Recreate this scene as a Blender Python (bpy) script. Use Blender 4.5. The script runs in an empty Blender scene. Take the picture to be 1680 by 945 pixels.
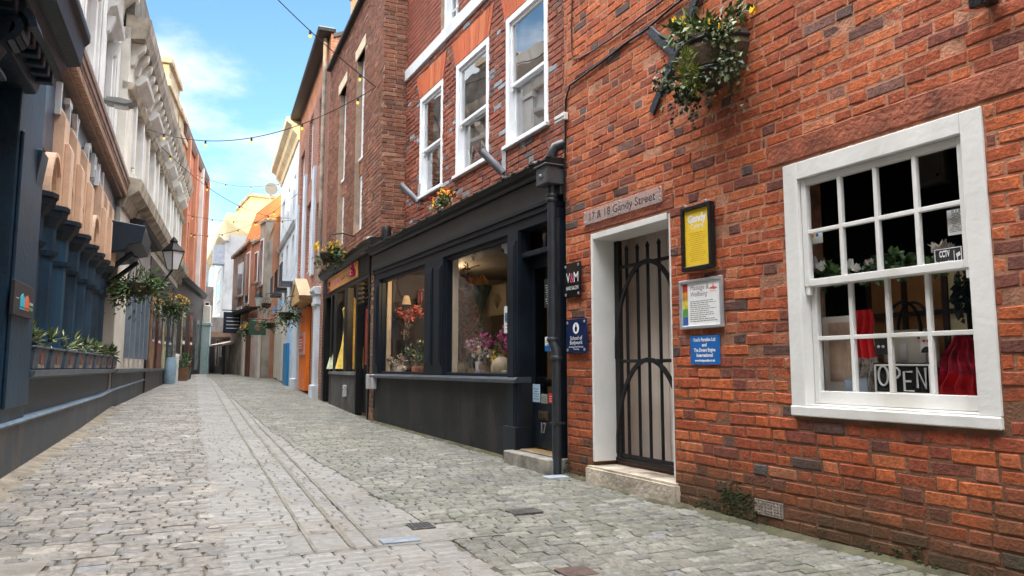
import bpy, bmesh, math, random
from mathutils import Vector, Matrix, noise
R = math.radians
random.seed(7)
scene = bpy.context.scene
COL = scene.collection

# ---------------------------------------------------------------- camera, sky, sun, exposure
FPX, PCX, PCY, HORIZON = 1213.0, 840.0, 472.5, 603.0
PITCH = math.atan((HORIZON - PCY) / FPX)
EYE = Vector((0, 0, 1.0))
cam_data = bpy.data.cameras.new('camera')
cam = bpy.data.objects.new('camera', cam_data)
COL.objects.link(cam)
cam.location = EYE
cam.rotation_euler = (R(90) + PITCH, 0, 0)
cam_data.sensor_width = 36
cam_data.lens = 36 * FPX / 1680
cam_data.clip_start = 0.05
cam_data.clip_end = 2000
scene.camera = cam

SUN_DIR = Vector((-0.136, -0.991, 0)).normalized()
SUN_EL = R(16)
world = bpy.data.worlds.new('World')
scene.world = world
world.use_nodes = True
def build_world():
    nt = world.node_tree
    nt.nodes.clear()
    N = nt.nodes.new; L = nt.links.new
    out = N('ShaderNodeOutputWorld'); bg = N('ShaderNodeBackground')
    bg.inputs['Strength'].default_value = 0.12
    L(bg.outputs[0], out.inputs[0])
    sky = N('ShaderNodeTexSky'); sky.sky_type = 'NISHITA'; sky.sun_disc = False
    sky.sun_elevation = SUN_EL
    sky.sun_rotation = math.atan2(SUN_DIR.x, SUN_DIR.y)
    sky.ozone_density = 2.0; sky.dust_density = 0.6
    tc = N('ShaderNodeTexCoord')
    sep = N('ShaderNodeSeparateXYZ'); L(tc.outputs['Generated'], sep.inputs[0])
    zz = N('ShaderNodeMath'); zz.operation = 'ADD'; zz.inputs[1].default_value = 0.22
    L(sep.outputs['Z'], zz.inputs[0])
    dv = N('ShaderNodeVectorMath'); dv.operation = 'DIVIDE'
    cb = N('ShaderNodeCombineXYZ')
    for k in range(3): L(zz.outputs[0], cb.inputs[k])
    L(tc.outputs['Generated'], dv.inputs[0]); L(cb.outputs[0], dv.inputs[1])
    mp = N('ShaderNodeMapping'); mp.inputs['Location'].default_value = (1.4, 2.15, 0)
    L(dv.outputs[0], mp.inputs[0])
    ns = N('ShaderNodeTexNoise'); ns.inputs['Scale'].default_value = 1.5
    ns.inputs['Detail'].default_value = 7; ns.inputs['Roughness'].default_value = 0.56
    L(mp.outputs[0], ns.inputs['Vector'])
    rp = N('ShaderNodeMapRange'); rp.interpolation_type = 'SMOOTHSTEP'
    rp.inputs['From Min'].default_value = 0.47; rp.inputs['From Max'].default_value = 0.66
    lowc = N('ShaderNodeMath'); lowc.operation = 'MULTIPLY_ADD'; lowc.inputs[1].default_value = -0.42; L(sep.outputs['Z'], lowc.inputs[0]); lowc.inputs[2].default_value = 0.17
    lad = N('ShaderNodeMath'); lad.operation = 'ADD'; L(lowc.outputs[0], lad.inputs[0]); L(ns.outputs['Fac'], lad.inputs[1])
    L(lad.outputs[0], rp.inputs['Value'])
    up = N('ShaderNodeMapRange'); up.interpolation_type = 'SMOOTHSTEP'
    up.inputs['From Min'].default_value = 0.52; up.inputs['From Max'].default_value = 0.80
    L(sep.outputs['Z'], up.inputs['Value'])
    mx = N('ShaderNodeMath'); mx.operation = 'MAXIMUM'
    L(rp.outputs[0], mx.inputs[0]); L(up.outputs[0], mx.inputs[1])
    # broken cloud near the horizon; brighter unseen cover overhead added for fill light
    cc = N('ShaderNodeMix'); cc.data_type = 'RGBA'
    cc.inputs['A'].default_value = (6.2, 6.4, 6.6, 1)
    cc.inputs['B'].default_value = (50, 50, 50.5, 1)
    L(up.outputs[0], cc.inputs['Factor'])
    tint = N('ShaderNodeMix'); tint.data_type = 'RGBA'; tint.blend_type = 'MULTIPLY'
    tint.inputs['Factor'].default_value = 1.0
    tint.inputs['B'].default_value = (1.02, 1.25, 1.28, 1)
    L(sky.outputs[0], tint.inputs['A'])
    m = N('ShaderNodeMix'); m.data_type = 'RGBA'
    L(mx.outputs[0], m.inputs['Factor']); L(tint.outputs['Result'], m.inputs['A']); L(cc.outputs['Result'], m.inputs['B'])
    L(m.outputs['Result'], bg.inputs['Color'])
build_world()

sun_data = bpy.data.lights.new('sun', 'SUN')
sun_data.energy = 4.0
sun_data.angle = R(0.5)
sun_data.color = (1.0, 0.78, 0.46)
sun = bpy.data.objects.new('sun', sun_data)
COL.objects.link(sun)
to_sun = Vector((SUN_DIR.x * math.cos(SUN_EL), SUN_DIR.y * math.cos(SUN_EL), math.sin(SUN_EL)))
sun.rotation_euler = (-to_sun).to_track_quat('-Z', 'Y').to_euler()
sun.location = to_sun * 60

scene.view_settings.view_transform = 'Standard'
scene.view_settings.look = 'None'
scene.view_settings.gamma = 1
scene.view_settings.use_curve_mapping = False
scene.view_settings.exposure = 0.95
scene.cycles.use_denoising = True
scene.cycles.max_bounces = 8
scene.cycles.transparent_max_bounces = 16
scene.cycles.sample_clamp_indirect = 8

# ---------------------------------------------------------------- geometry helpers
def ray(x, y):
    a = (x - PCX) / FPX; b = (PCY - y) / FPX
    return Vector((a, math.cos(PITCH) - b * math.sin(PITCH), math.sin(PITCH) + b * math.cos(PITCH)))

def az_of(xv): return math.atan((xv - PCX) / FPX * math.cos(PITCH))

def profile(t, pts):
    if t <= pts[0][0]: return pts[0][1]
    for (a, za), (b, zb) in zip(pts, pts[1:]):
        if t <= b:
            return za + (zb - za) * (t - a) / (b - a)
    return pts[-1][1]
ST_AZ = az_of(312)
ST_U = Vector((math.sin(ST_AZ), math.cos(ST_AZ)))          # along the street
ST_V = Vector((math.cos(ST_AZ), -math.sin(ST_AZ)))         # across it, to the right
GPROF = [(3.5, 0), (12, .12), (20, .32), (28, .52), (36, .68), (60, .74)]
def ground_z(x, y): return profile(x * ST_U.x + y * ST_U.y, GPROF)

class Frame:
    """A facade: local x runs along it, local y points out into the street, z up."""
    def __init__(s, O, az, side):
        s.O = Vector((O[0], O[1], 0)); s.az = az; s.side = side
        sg = 1 if side == 'R' else -1
        s.ux = Vector((math.sin(az), math.cos(az), 0)) * sg
        s.uy = Vector((-s.ux.y, s.ux.x, 0))
        s.rot = math.atan2(s.ux.y, s.ux.x)
    def w(s, x, y=0, z=0): return s.O + s.ux * x + s.uy * y + Vector((0, 0, z))
    def px(s, X, Y, d=0):
        r = ray(X, Y); P0 = s.O + s.uy * d
        t = (P0 - EYE).dot(s.uy) / r.dot(s.uy)
        P = EYE + r * t
        return (P - s.O).dot(s.ux), P.z
    def x_at(s, X, d=0, Y=603): return s.px(X, Y, d)[0]
    def g(s, x, d=0.0):
        P = s.w(x, d); return ground_z(P.x, P.y)

class MB:
    def __init__(s): s.v = []; s.f = []; s.m = []
    def quad(s, a, b, c, d, m=0):
        i = len(s.v); s.v += [a, b, c, d]; s.f.append((i, i+1, i+2, i+3)); s.m.append(m)
    def poly(s, pts, m=0):
        i = len(s.v); s.v += list(pts); s.f.append(tuple(range(i, i+len(pts)))); s.m.append(m)
    def box(s, x0, x1, y0, y1, z0, z1, m=0):
        if x0 > x1: x0, x1 = x1, x0
        if y0 > y1: y0, y1 = y1, y0
        if z0 > z1: z0, z1 = z1, z0
        i = len(s.v)
        s.v += [(x0,y0,z0),(x1,y0,z0),(x1,y1,z0),(x0,y1,z0),(x0,y0,z1),(x1,y0,z1),(x1,y1,z1),(x0,y1,z1)]
        for q in ((0,3,2,1),(4,5,6,7),(0,1,5,4),(1,2,6,5),(2,3,7,6),(3,0,4,7)):
            s.f.append(tuple(i+k for k in q)); s.m.append(m)
        return s
    def prism(s, poly, axis, a0, a1, m=0):
        def P(p, a):
            return (a, p[0], p[1]) if axis == 'x' else ((p[0], a, p[1]) if axis == 'y' else (p[0], p[1], a))
        i = len(s.v); n = len(poly)
        s.v += [P(p, a0) for p in poly] + [P(p, a1) for p in poly]
        s.f.append(tuple(i+k for k in range(n))[::-1]); s.m.append(m)
        s.f.append(tuple(i+n+k for k in range(n))); s.m.append(m)
        for k in range(n):
            s.f.append((i+k, i+(k+1)%n, i+n+(k+1)%n, i+n+k)); s.m.append(m)
        return s
    def bar(s, a, b, w, h, m=0, up=(0,0,1)):
        a = Vector(a); b = Vector(b); d = (b-a).normalized(); u = Vector(up)
        if abs(d.dot(u)) > .98: u = Vector((1,0,0))
        r = d.cross(u).normalized() * w/2; q = r.cross(d).normalized() * h/2
        i = len(s.v)
        s.v += [tuple(p + e) for p in (a, b) for e in (-r-q, r-q, r+q, -r+q)]
        for f in ((0,1,2,3),(7,6,5,4),(0,4,5,1),(1,5,6,2),(2,6,7,3),(3,7,4,0)):
            s.f.append(tuple(i+k for k in f)); s.m.append(m)
        return s
    def tube(s, pts, r, n=8, m=0, cap=True):
        pts = [Vector(p) for p in pts]; k = len(pts)
        rs = r if isinstance(r, (list, tuple)) else [r]*k
        i0 = len(s.v); prev = None
        for j, p in enumerate(pts):
            d = (pts[min(j+1, k-1)] - pts[max(j-1, 0)]).normalized()
            if prev is None:
                a = Vector((0,0,1)) if abs(d.z) < .9 else Vector((1,0,0))
                u = d.cross(a).normalized()
            else:
                u = (prev - d * prev.dot(d)).normalized()
            prev = u; w = d.cross(u)
            for q in range(n):
                t = 2*math.pi*q/n
                s.v.append(tuple(p + (u*math.cos(t) + w*math.sin(t))*rs[j]))
        for j in range(k-1):
            for q in range(n):
                a = i0+j*n+q; b = i0+j*n+(q+1)%n
                s.f.append((a, b, b+n, a+n)); s.m.append(m)
        if cap:
            s.f.append(tuple(i0+q for q in range(n))[::-1]); s.m.append(m)
            s.f.append(tuple(i0+(k-1)*n+q for q in range(n))); s.m.append(m)
        return s
    def lathe(s, prof, c=(0,0,0), n=16, m=0):
        i0 = len(s.v)
        for r, z in prof:
            for q in range(n):
                t = 2*math.pi*q/n
                s.v.append((c[0]+r*math.cos(t), c[1]+r*math.sin(t), c[2]+z))
        for j in range(len(prof)-1):
            for q in range(n):
                a = i0+j*n+q; b = i0+j*n+(q+1)%n
                s.f.append((a, b, b+n, a+n)); s.m.append(m)
        s.f.append(tuple(i0+q for q in range(n))[::-1]); s.m.append(m)
        s.f.append(tuple(i0+(len(prof)-1)*n+q for q in range(n))); s.m.append(m)
        return s
    def ball(s, c, r, n=10, m=0, sq=(1,1,1)):
        k = n//2; prof = []
        i0 = len(s.v)
        for j in range(k+1):
            a = -math.pi/2 + math.pi*j/k
            for q in range(n):
                t = 2*math.pi*q/n; cr = max(math.cos(a), .02)
                s.v.append((c[0]+r*sq[0]*cr*math.cos(t), c[1]+r*sq[1]*cr*math.sin(t), c[2]+r*sq[2]*math.sin(a)))
        for j in range(k):
            for q in range(n):
                a = i0+j*n+q; b = i0+j*n+(q+1)%n
                s.f.append((a, b, b+n, a+n)); s.m.append(m)
        return s
    def leaf(s, p, d, L, w, m=0, fold=.25):
        p = Vector(p); d = Vector(d).normalized()
        a = Vector((random.gauss(0,1), random.gauss(0,1), random.gauss(0,1)))
        u = d.cross(a).normalized(); nrm = u.cross(d)
        e = p + d*L; mid = p + d*L*.5 - nrm*L*.06; tip = e - nrm*L*.14
        i = len(s.v)
        s.v += [tuple(p), tuple(mid + u*w/2 + nrm*w*fold), tuple(tip), tuple(mid - u*w/2 + nrm*w*fold), tuple(mid)]
        s.f += [(i, i+1, i+4), (i+1, i+2, i+4), (i+2, i+3, i+4), (i+3, i, i+4)]; s.m += [m]*4
    def foliage(s, c, rad, n, L, w, mats=(0,), droop=0.2, hollow=.45, clumps=0, hang=0):
        """leaves spread through an ellipsoid, gathered into clumps so that gaps show"""
        cl = []
        for _ in range(clumps or max(5, n//45)):
            v = Vector((random.gauss(0,1), random.gauss(0,1), random.gauss(0,1))).normalized() * random.uniform(hollow, 1)
            cl.append(v)
        for _ in range(n):
            v = random.choice(cl) + Vector((random.gauss(0,.2), random.gauss(0,.2), random.gauss(0,.2)))
            p = Vector((c[0]+v.x*rad[0], c[1]+v.y*rad[1], c[2]+v.z*rad[2]-random.random()**3*hang))
            d = Vector((v.x, v.y, v.z+.2)) + Vector((random.gauss(0,.55), random.gauss(0,.55), random.gauss(0,.55)-droop))
            k = random.uniform(.6, 1.25)
            s.leaf(p, d, L*k, w*k, random.choice(mats))
        return s
    def text(s, body, size, x, z, y=0.0, m=0, align='CENTER', bold=0.0, shear=0.0, wide=1.0, depth=0.0, fit=None):
        """lettering on a face that looks along +y: reads towards -x"""
        cu = bpy.data.curves.new('lettering', 'FONT')
        cu.body = body; cu.size = size; cu.align_x = align; cu.align_y = 'CENTER'
        cu.offset = bold; cu.shear = shear; cu.resolution_u = 3; cu.extrude = depth
        ob = bpy.data.objects.new('lettering', cu)
        me = bpy.data.meshes.new_from_object(ob)
        sx = wide
        if fit and len(me.vertices):
            xs = [v.co.x for v in me.vertices]; sx = fit / max(max(xs)-min(xs), 1e-4)
        i = len(s.v)
        s.v += [(x - v.co.x*sx, y + depth + v.co.z, z + v.co.y) for v in me.vertices]
        for p in me.polygons:
            s.f.append(tuple(i+k for k in p.vertices)); s.m.append(m)
        bpy.data.objects.remove(ob); bpy.data.curves.remove(cu); bpy.data.meshes.remove(me)
        return s
    def build(s, name, mats, parent=None, bevel=0, smooth=False, normals=True, loc=None, rot=0, seg=1):
        me = bpy.data.meshes.new(name)
        me.from_pydata([tuple(p) for p in s.v], [], s.f)
        for mt in (mats if isinstance(mats, (list, tuple)) else [mats]): me.materials.append(mt)
        me.polygons.foreach_set('material_index', s.m)
        if normals or bevel:
            bm = bmesh.new(); bm.from_mesh(me)
            if normals: bmesh.ops.recalc_face_normals(bm, faces=bm.faces)
            if bevel:
                es = [e for e in bm.edges if len(e.link_faces) == 2 and e.calc_face_angle(0) > .5]
                bmesh.ops.bevel(bm, geom=es, offset=bevel, segments=seg, affect='EDGES', clamp_overlap=True)
            bm.to_mesh(me); bm.free()
        if smooth:
            me.polygons.foreach_set('use_smooth', [True]*len(me.polygons))
            me.set_sharp_from_angle(angle=R(40))
        o = bpy.data.objects.new(name, me); COL.objects.link(o)
        if parent: o.parent = parent
        if loc is not None: o.location = loc; o.rotation_euler = (0, 0, rot)
        return o

def tag(o, label=None, cat=None, group=None, kind=None):
    if label: o['label'] = label
    if cat: o['category'] = cat
    if group: o['group'] = group
    if kind: o['kind'] = kind
    return o
def thing(name, label, cat, loc=(0,0,0), rot=0, group=None):
    o = bpy.data.objects.new(name, None); COL.objects.link(o)
    o.location = loc; o.rotation_euler = (0, 0, rot); o.empty_display_size = .2
    return tag(o, label, cat, group)
def on(F, name, label, cat, x=0, d=0, z=0, group=None):
    """a thing standing on or hung on facade F at local (x, d, z)"""
    return thing(name, label, cat, F.w(x, d, z), F.rot, group)
def copy_tree(o, parent=None):
    c = o.copy(); COL.objects.link(c)
    if parent: c.parent = parent
    for ch in list(o.children): copy_tree(ch, c)
    return c

# ---------------------------------------------------------------- materials
MATS = {}
def mat(name, col, rough=.6, var=.12, scale=6, bump=.0, bscale=40, metal=0, spec=.5, emit=None, estr=0, streak=0, island=0, grime=None, coat=0):
    """plain surface with procedural tone variation; 'streak' adds vertical weathering, 'island' varies piece by piece"""
    if name in MATS: return MATS[name]
    m = bpy.data.materials.new(name); m.use_nodes = True; MATS[name] = m
    nt = m.node_tree; N = nt.nodes.new; L = nt.links.new
    b = nt.nodes['Principled BSDF']
    b.inputs['Roughness'].default_value = rough; b.inputs['Metallic'].default_value = metal
    b.inputs['Specular IOR Level'].default_value = spec
    b.inputs['Coat Weight'].default_value = coat
    tc = N('ShaderNodeTexCoord')
    ns = N('ShaderNodeTexNoise'); ns.inputs['Scale'].default_value = scale; ns.inputs['Detail'].default_value = 6
    ns.inputs['Roughness'].default_value = .62
    vec = tc.outputs['Object']
    if streak:
        mp = N('ShaderNodeMapping'); mp.inputs['Scale'].default_value = (1, 1, streak); L(vec, mp.inputs[0]); vec = mp.outputs[0]
    L(vec, ns.inputs['Vector'])
    rp = N('ShaderNodeValToRGB')
    lo = [max(0, c*(1-var*1.6)) for c in col[:3]]; hi = [min(1, c*(1+var)) for c in col[:3]]
    rp.color_ramp.elements[0].position = .3; rp.color_ramp.elements[0].color = (*lo, 1)
    rp.color_ramp.elements[1].position = .68; rp.color_ramp.elements[1].color = (*hi, 1)
    L(ns.outputs['Fac'], rp.inputs[0])
    c = rp.outputs[0]
    if island:
        g = N('ShaderNodeNewGeometry'); mr = N('ShaderNodeMapRange')
        mr.inputs['To Min'].default_value = 1-island; mr.inputs['To Max'].default_value = 1+island
        L(g.outputs['Random Per Island'], mr.inputs['Value'])
        mm = N('ShaderNodeVectorMath'); mm.operation = 'SCALE'; L(c, mm.inputs[0]); L(mr.outputs[0], mm.inputs['Scale']); c = mm.outputs[0]
    if grime:
        n2 = N('ShaderNodeTexNoise'); n2.inputs['Scale'].default_value = 1.7; n2.inputs['Detail'].default_value = 8
        mp2 = N('ShaderNodeMapping'); mp2.inputs['Scale'].default_value = (1.6, 1.6, .35); L(tc.outputs['Object'], mp2.inputs[0]); L(mp2.outputs[0], n2.inputs['Vector'])
        r2 = N('ShaderNodeMapRange'); r2.interpolation_type = 'SMOOTHSTEP'
        r2.inputs['From Min'].default_value = .5; r2.inputs['From Max'].default_value = .68; r2.inputs['To Max'].default_value = grime[3]
        L(n2.outputs['Fac'], r2.inputs['Value'])
        mx = N('ShaderNodeMix'); mx.data_type = 'RGBA'; mx.inputs['B'].default_value = (*grime[:3], 1)
        L(r2.outputs[0], mx.inputs['Factor']); L(c, mx.inputs['A']); c = mx.outputs['Result']
    L(c, b.inputs['Base Color'])
    if bump:
        nb = N('ShaderNodeTexNoise'); nb.inputs['Scale'].default_value = bscale; nb.inputs['Detail'].default_value = 4
        L(tc.outputs['Object'], nb.inputs['Vector'])
        bp = N('ShaderNodeBump'); bp.inputs['Strength'].default_value = bump; bp.inputs['Distance'].default_value = .02
        L(nb.outputs['Fac'], bp.inputs['Height']); L(bp.outputs[0], b.inputs['Normal'])
    if emit:
        b.inputs['Emission Color'].default_value = (*emit, 1); b.inputs['Emission Strength'].default_value = estr
    return m

def island_mat(name, stops, rough=.8, fine=.3, fscale=30, bump=.35, bscale=60, big=.18, dirt=None, spec=.3, mottle=()):
    """bricks or stones: each piece draws its own tone from the stops; dirt = (colour, z_low, z_high, amount)"""
    if name in MATS: return MATS[name]
    m = bpy.data.materials.new(name); m.use_nodes = True; MATS[name] = m
    nt = m.node_tree; N = nt.nodes.new; L = nt.links.new
    b = nt.nodes['Principled BSDF']; b.inputs['Roughness'].default_value = rough; b.inputs['Specular IOR Level'].default_value = spec
    g = N('ShaderNodeNewGeometry'); tc = N('ShaderNodeTexCoord')
    rp = N('ShaderNodeValToRGB'); el = rp.color_ramp.elements
    while len(el) > 1: el.remove(el[-1])
    el[0].position = stops[0][0]; el[0].color = (*stops[0][1], 1)
    for p, c in stops[1:]:
        e = el.new(p); e.color = (*c, 1)
    L(g.outputs['Random Per Island'], rp.inputs[0]); c = rp.outputs[0]
    def mulnoise(c, scale, amt, detail=6):
        ns = N('ShaderNodeTexNoise'); ns.inputs['Scale'].default_value = scale; ns.inputs['Detail'].default_value = detail
        ns.inputs['Roughness'].default_value = .65
        L(tc.outputs['Object'], ns.inputs['Vector'])
        mr = N('ShaderNodeMapRange'); mr.inputs['From Min'].default_value = .3; mr.inputs['From Max'].default_value = .7
        mr.inputs['To Min'].default_value = 1-amt; mr.inputs['To Max'].default_value = 1+amt
        L(ns.outputs['Fac'], mr.inputs['Value'])
        vm = N('ShaderNodeVectorMath'); vm.operation = 'SCALE'; L(c, vm.inputs[0]); L(mr.outputs[0], vm.inputs['Scale'])
        return vm.outputs[0]
    c = mulnoise(c, fscale, fine); c = mulnoise(c, 1.3, big)
    for mi, (mc, ms, lo, hi, amt) in enumerate(mottle):
        ns = N('ShaderNodeTexNoise'); ns.inputs['Scale'].default_value = ms; ns.inputs['Detail'].default_value = 7; ns.inputs['Roughness'].default_value = .68
        mp = N('ShaderNodeMapping'); mp.inputs['Location'].default_value = (3.7*mi+1, 5.1*mi, 2.3); L(tc.outputs['Object'], mp.inputs[0]); L(mp.outputs[0], ns.inputs['Vector'])
        mr = N('ShaderNodeMapRange'); mr.interpolation_type = 'SMOOTHSTEP'; mr.inputs['From Min'].default_value = lo; mr.inputs['From Max'].default_value = hi; mr.inputs['To Max'].default_value = amt
        L(ns.outputs['Fac'], mr.inputs['Value'])
        mx = N('ShaderNodeMix'); mx.data_type = 'RGBA'; mx.inputs['B'].default_value = (*mc, 1)
        L(mr.outputs[0], mx.inputs['Factor']); L(c, mx.inputs['A']); c = mx.outputs['Result']
    if dirt:
        col, z0, z1, amt = dirt
        sp = N('ShaderNodeSeparateXYZ'); L(tc.outputs['Object'], sp.inputs[0])
        n2 = N('ShaderNodeTexNoise'); n2.inputs['Scale'].default_value = 3.5; n2.inputs['Detail'].default_value = 7
        L(tc.outputs['Object'], n2.inputs['Vector'])
        ad = N('ShaderNodeMath'); ad.operation = 'MULTIPLY_ADD'; ad.inputs[1].default_value = -1.1*(z1-z0); L(n2.outputs['Fac'], ad.inputs[0])
        ad.inputs[2].default_value = .55*(z1-z0)
        a2 = N('ShaderNodeMath'); a2.operation = 'ADD'; L(ad.outputs[0], a2.inputs[0]); L(sp.outputs['Z'], a2.inputs[1])
        mr = N('ShaderNodeMapRange'); mr.interpolation_type = 'SMOOTHSTEP'
        mr.inputs['From Min'].default_value = z0; mr.inputs['From Max'].default_value = z1
        mr.inputs['To Min'].default_value = amt; mr.inputs['To Max'].default_value = 0
        L(a2.outputs[0], mr.inputs['Value'])
        mx = N('ShaderNodeMix'); mx.data_type = 'RGBA'; mx.inputs['B'].default_value = (*col, 1)
        L(mr.outputs[0], mx.inputs['Factor']); L(c, mx.inputs['A']); c = mx.outputs['Result']
    L(c, b.inputs['Base Color'])
    nb = N('ShaderNodeTexNoise'); nb.inputs['Scale'].default_value = bscale; nb.inputs['Detail'].default_value = 5
    L(tc.outputs['Object'], nb.inputs['Vector'])
    bp = N('ShaderNodeBump'); bp.inputs['Strength'].default_value = bump; bp.inputs['Distance'].default_value = .012
    L(nb.outputs['Fac'], bp.inputs['Height']); L(bp.outputs[0], b.inputs['Normal'])
    return m

def brickwork(name, c1, c2, mortar, var=.25, rough=.85, bw=.225, bh=.075, big=.25):
    """procedural brickwork for walls seen from farther off"""
    if name in MATS: return MATS[name]
    m = bpy.data.materials.new(name); m.use_nodes = True; MATS[name] = m
    nt = m.node_tree; N = nt.nodes.new; L = nt.links.new
    b = nt.nodes['Principled BSDF']; b.inputs['Roughness'].default_value = rough
    tc = N('ShaderNodeTexCoord'); sp = N('ShaderNodeSeparateXYZ'); L(tc.outputs['Object'], sp.inputs[0])
    ad = N('ShaderNodeMath'); ad.operation = 'ADD'; L(sp.outputs['X'], ad.inputs[0]); L(sp.outputs['Y'], ad.inputs[1])
    cb = N('ShaderNodeCombineXYZ'); L(ad.outputs[0], cb.inputs['X']); L(sp.outputs['Z'], cb.inputs['Y'])
    bt = N('ShaderNodeTexBrick'); bt.inputs['Scale'].default_value = 1
    bt.inputs['Brick Width'].default_value = bw; bt.inputs['Row Height'].default_value = bh
    bt.inputs['Mortar Size'].default_value = .007; bt.inputs['Mortar Smooth'].default_value = .3; bt.inputs['Bias'].default_value = -.1
    bt.inputs['Color1'].default_value = (*c1, 1); bt.inputs['Color2'].default_value = (*c2, 1); bt.inputs['Mortar'].default_value = (*mortar, 1)
    L(cb.outputs[0], bt.inputs['Vector'])
    c = bt.outputs['Color']
    for scale, amt in ((14, var), (.9, big)):
        ns = N('ShaderNodeTexNoise'); ns.inputs['Scale'].default_value = scale; ns.inputs['Detail'].default_value = 7
        L(tc.outputs['Object'], ns.inputs['Vector'])
        mr = N('ShaderNodeMapRange'); mr.inputs['From Min'].default_value = .3; mr.inputs['From Max'].default_value = .7
        mr.inputs['To Min'].default_value = 1-amt; mr.inputs['To Max'].default_value = 1+amt
        L(ns.outputs['Fac'], mr.inputs['Value'])
        vm = N('ShaderNodeVectorMath'); vm.operation = 'SCALE'; L(c, vm.inputs[0]); L(mr.outputs[0], vm.inputs['Scale']); c = vm.outputs[0]
    L(c, b.inputs['Base Color'])
    bp = N('ShaderNodeBump'); bp.inputs['Strength'].default_value = .5; bp.inputs['Distance'].default_value = .01; bp.invert = True
    L(bt.outputs['Fac'], bp.inputs['Height']); L(bp.outputs[0], b.inputs['Normal'])
    return m

def glass_mat(name, ior=1.5, tint=(1,1,1)):
    if name in MATS: return MATS[name]
    m = bpy.data.materials.new(name); m.use_nodes = True; MATS[name] = m
    nt = m.node_tree; N = nt.nodes.new; L = nt.links.new
    nt.nodes.clear()
    out = N('ShaderNodeOutputMaterial'); mx = N('ShaderNodeMixShader'); tr = N('ShaderNodeBsdfTransparent'); gl = N('ShaderNodeBsdfGlossy')
    tr.inputs[0].default_value = (*tint, 1); gl.inputs['Roughness'].default_value = 0.0
    ge = N('ShaderNodeNewGeometry'); dt = N('ShaderNodeVectorMath'); dt.operation = 'DOT_PRODUCT'
    L(ge.outputs['Incoming'], dt.inputs[0]); L(ge.outputs['Normal'], dt.inputs[1])
    f0 = ((ior-1)/(ior+1))**2
    ab = N('ShaderNodeMath'); ab.operation = 'ABSOLUTE'; L(dt.outputs['Value'], ab.inputs[0])
    om = N('ShaderNodeMath'); om.operation = 'SUBTRACT'; om.inputs[0].default_value = 1; L(ab.outputs[0], om.inputs[1])
    p5 = N('ShaderNodeMath'); p5.operation = 'POWER'; p5.inputs[1].default_value = 5; L(om.outputs[0], p5.inputs[0])
    fr = N('ShaderNodeMath'); fr.operation = 'MULTIPLY_ADD'; fr.inputs[1].default_value = 1-f0; fr.inputs[2].default_value = f0; L(p5.outputs[0], fr.inputs[0])
    tc = N('ShaderNodeTexCoord'); ns = N('ShaderNodeTexNoise'); ns.inputs['Scale'].default_value = 1.6; ns.inputs['Detail'].default_value = 1
    L(tc.outputs['Object'], ns.inputs['Vector'])
    bp = N('ShaderNodeBump'); bp.inputs['Strength'].default_value = .06; bp.inputs['Distance'].default_value = .05
    L(ns.outputs['Fac'], bp.inputs['Height']); L(bp.outputs[0], gl.inputs['Normal'])
    L(fr.outputs[0], mx.inputs[0]); L(tr.outputs[0], mx.inputs[1]); L(gl.outputs[0], mx.inputs[2]); L(mx.outputs[0], out.inputs[0])
    return m

GLASS = glass_mat('window_glass', 1.45)
GLASS_SKY = glass_mat('old_window_glass', 3.0)
GLASS_B = glass_mat('sky_lit_window_glass', 7.5)
WHITE = mat('white_gloss_paint', (.72,.71,.68), .38, .05, 3, .12, 25, grime=(.45,.40,.33,.35))
WHITE2 = mat('white_window_paint', (.78,.80,.82), .45, .06, 4, .1, 25)
BLACK = mat('black_iron_paint', (.009,.009,.010), .42, .3, 12, .3, 60, spec=.35)
DARK = mat('black_shopfront_paint', (.012,.0135,.016), .5, .35, 2.5, .12, 18, spec=.3, grime=(.04,.037,.033,.6))
DARKB = mat('blue_black_trim_paint', (.009,.014,.022), .42, .3, 4, .1, 20, spec=.32)
NAVY = mat('navy_render', (.006,.029,.056), .46, .35, 2.2, .25, 22, spec=.35, grime=(.012,.055,.10,.55))
NAVYD = mat('dark_navy_paint', (.005,.015,.028), .46, .3, 3, .2, 25, spec=.35)
PEACH = mat('peach_stone_paint', (.60,.40,.27), .6, .1, 5, .15, 30, grime=(.40,.26,.17,.45))
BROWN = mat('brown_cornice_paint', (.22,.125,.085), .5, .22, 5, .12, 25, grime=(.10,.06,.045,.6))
CREAM = mat('cream_stucco', (.62,.59,.52), .75, .12, 1.6, .12, 20, grime=(.36,.33,.27,.55))
STUCCO = mat('white_stucco', (.62,.62,.60), .7, .1, 1.6, .12, 20, grime=(.42,.41,.38,.5))
STONE = mat('weathered_stone', (.34,.29,.23), .85, .35, 3, .3, 25, grime=(.07,.06,.05,.8))
GREY = mat('grey_metal', (.22,.23,.25), .4, .2, 8, metal=.3)
STEEL = mat('bright_steel', (.6,.6,.6), .3, .1, 8, metal=.9)
SILVER = mat('silver_frame', (.55,.56,.58), .35, .1, 8, metal=.6)
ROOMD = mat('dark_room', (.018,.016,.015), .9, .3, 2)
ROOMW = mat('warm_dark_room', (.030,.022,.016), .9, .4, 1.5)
PAPER = mat('white_paper', (.78,.78,.76), .7, .04, 20)
INK = mat('black_ink', (.02,.02,.022), .6, .1)
LTEXT = mat('white_lettering', (.82,.82,.80), .5, .03)
LEAF = mat('green_leaf', (.055,.105,.022), .5, .35, 5, island=.55)
LEAFD = mat('dark_ivy_leaf', (.022,.05,.016), .45, .35, 5, island=.6)
LEAFV = mat('pale_variegated_leaf', (.30,.33,.17), .5, .25, 5, island=.4)
YELLOWF = mat('yellow_petal', (.80,.52,.02), .5, .1, 20, island=.15)
REDF = mat('red_petal', (.55,.05,.02), .5, .2, 20, island=.3)
PINKF = mat('pink_petal', (.62,.12,.30), .5, .2, 20, island=.35)
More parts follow.
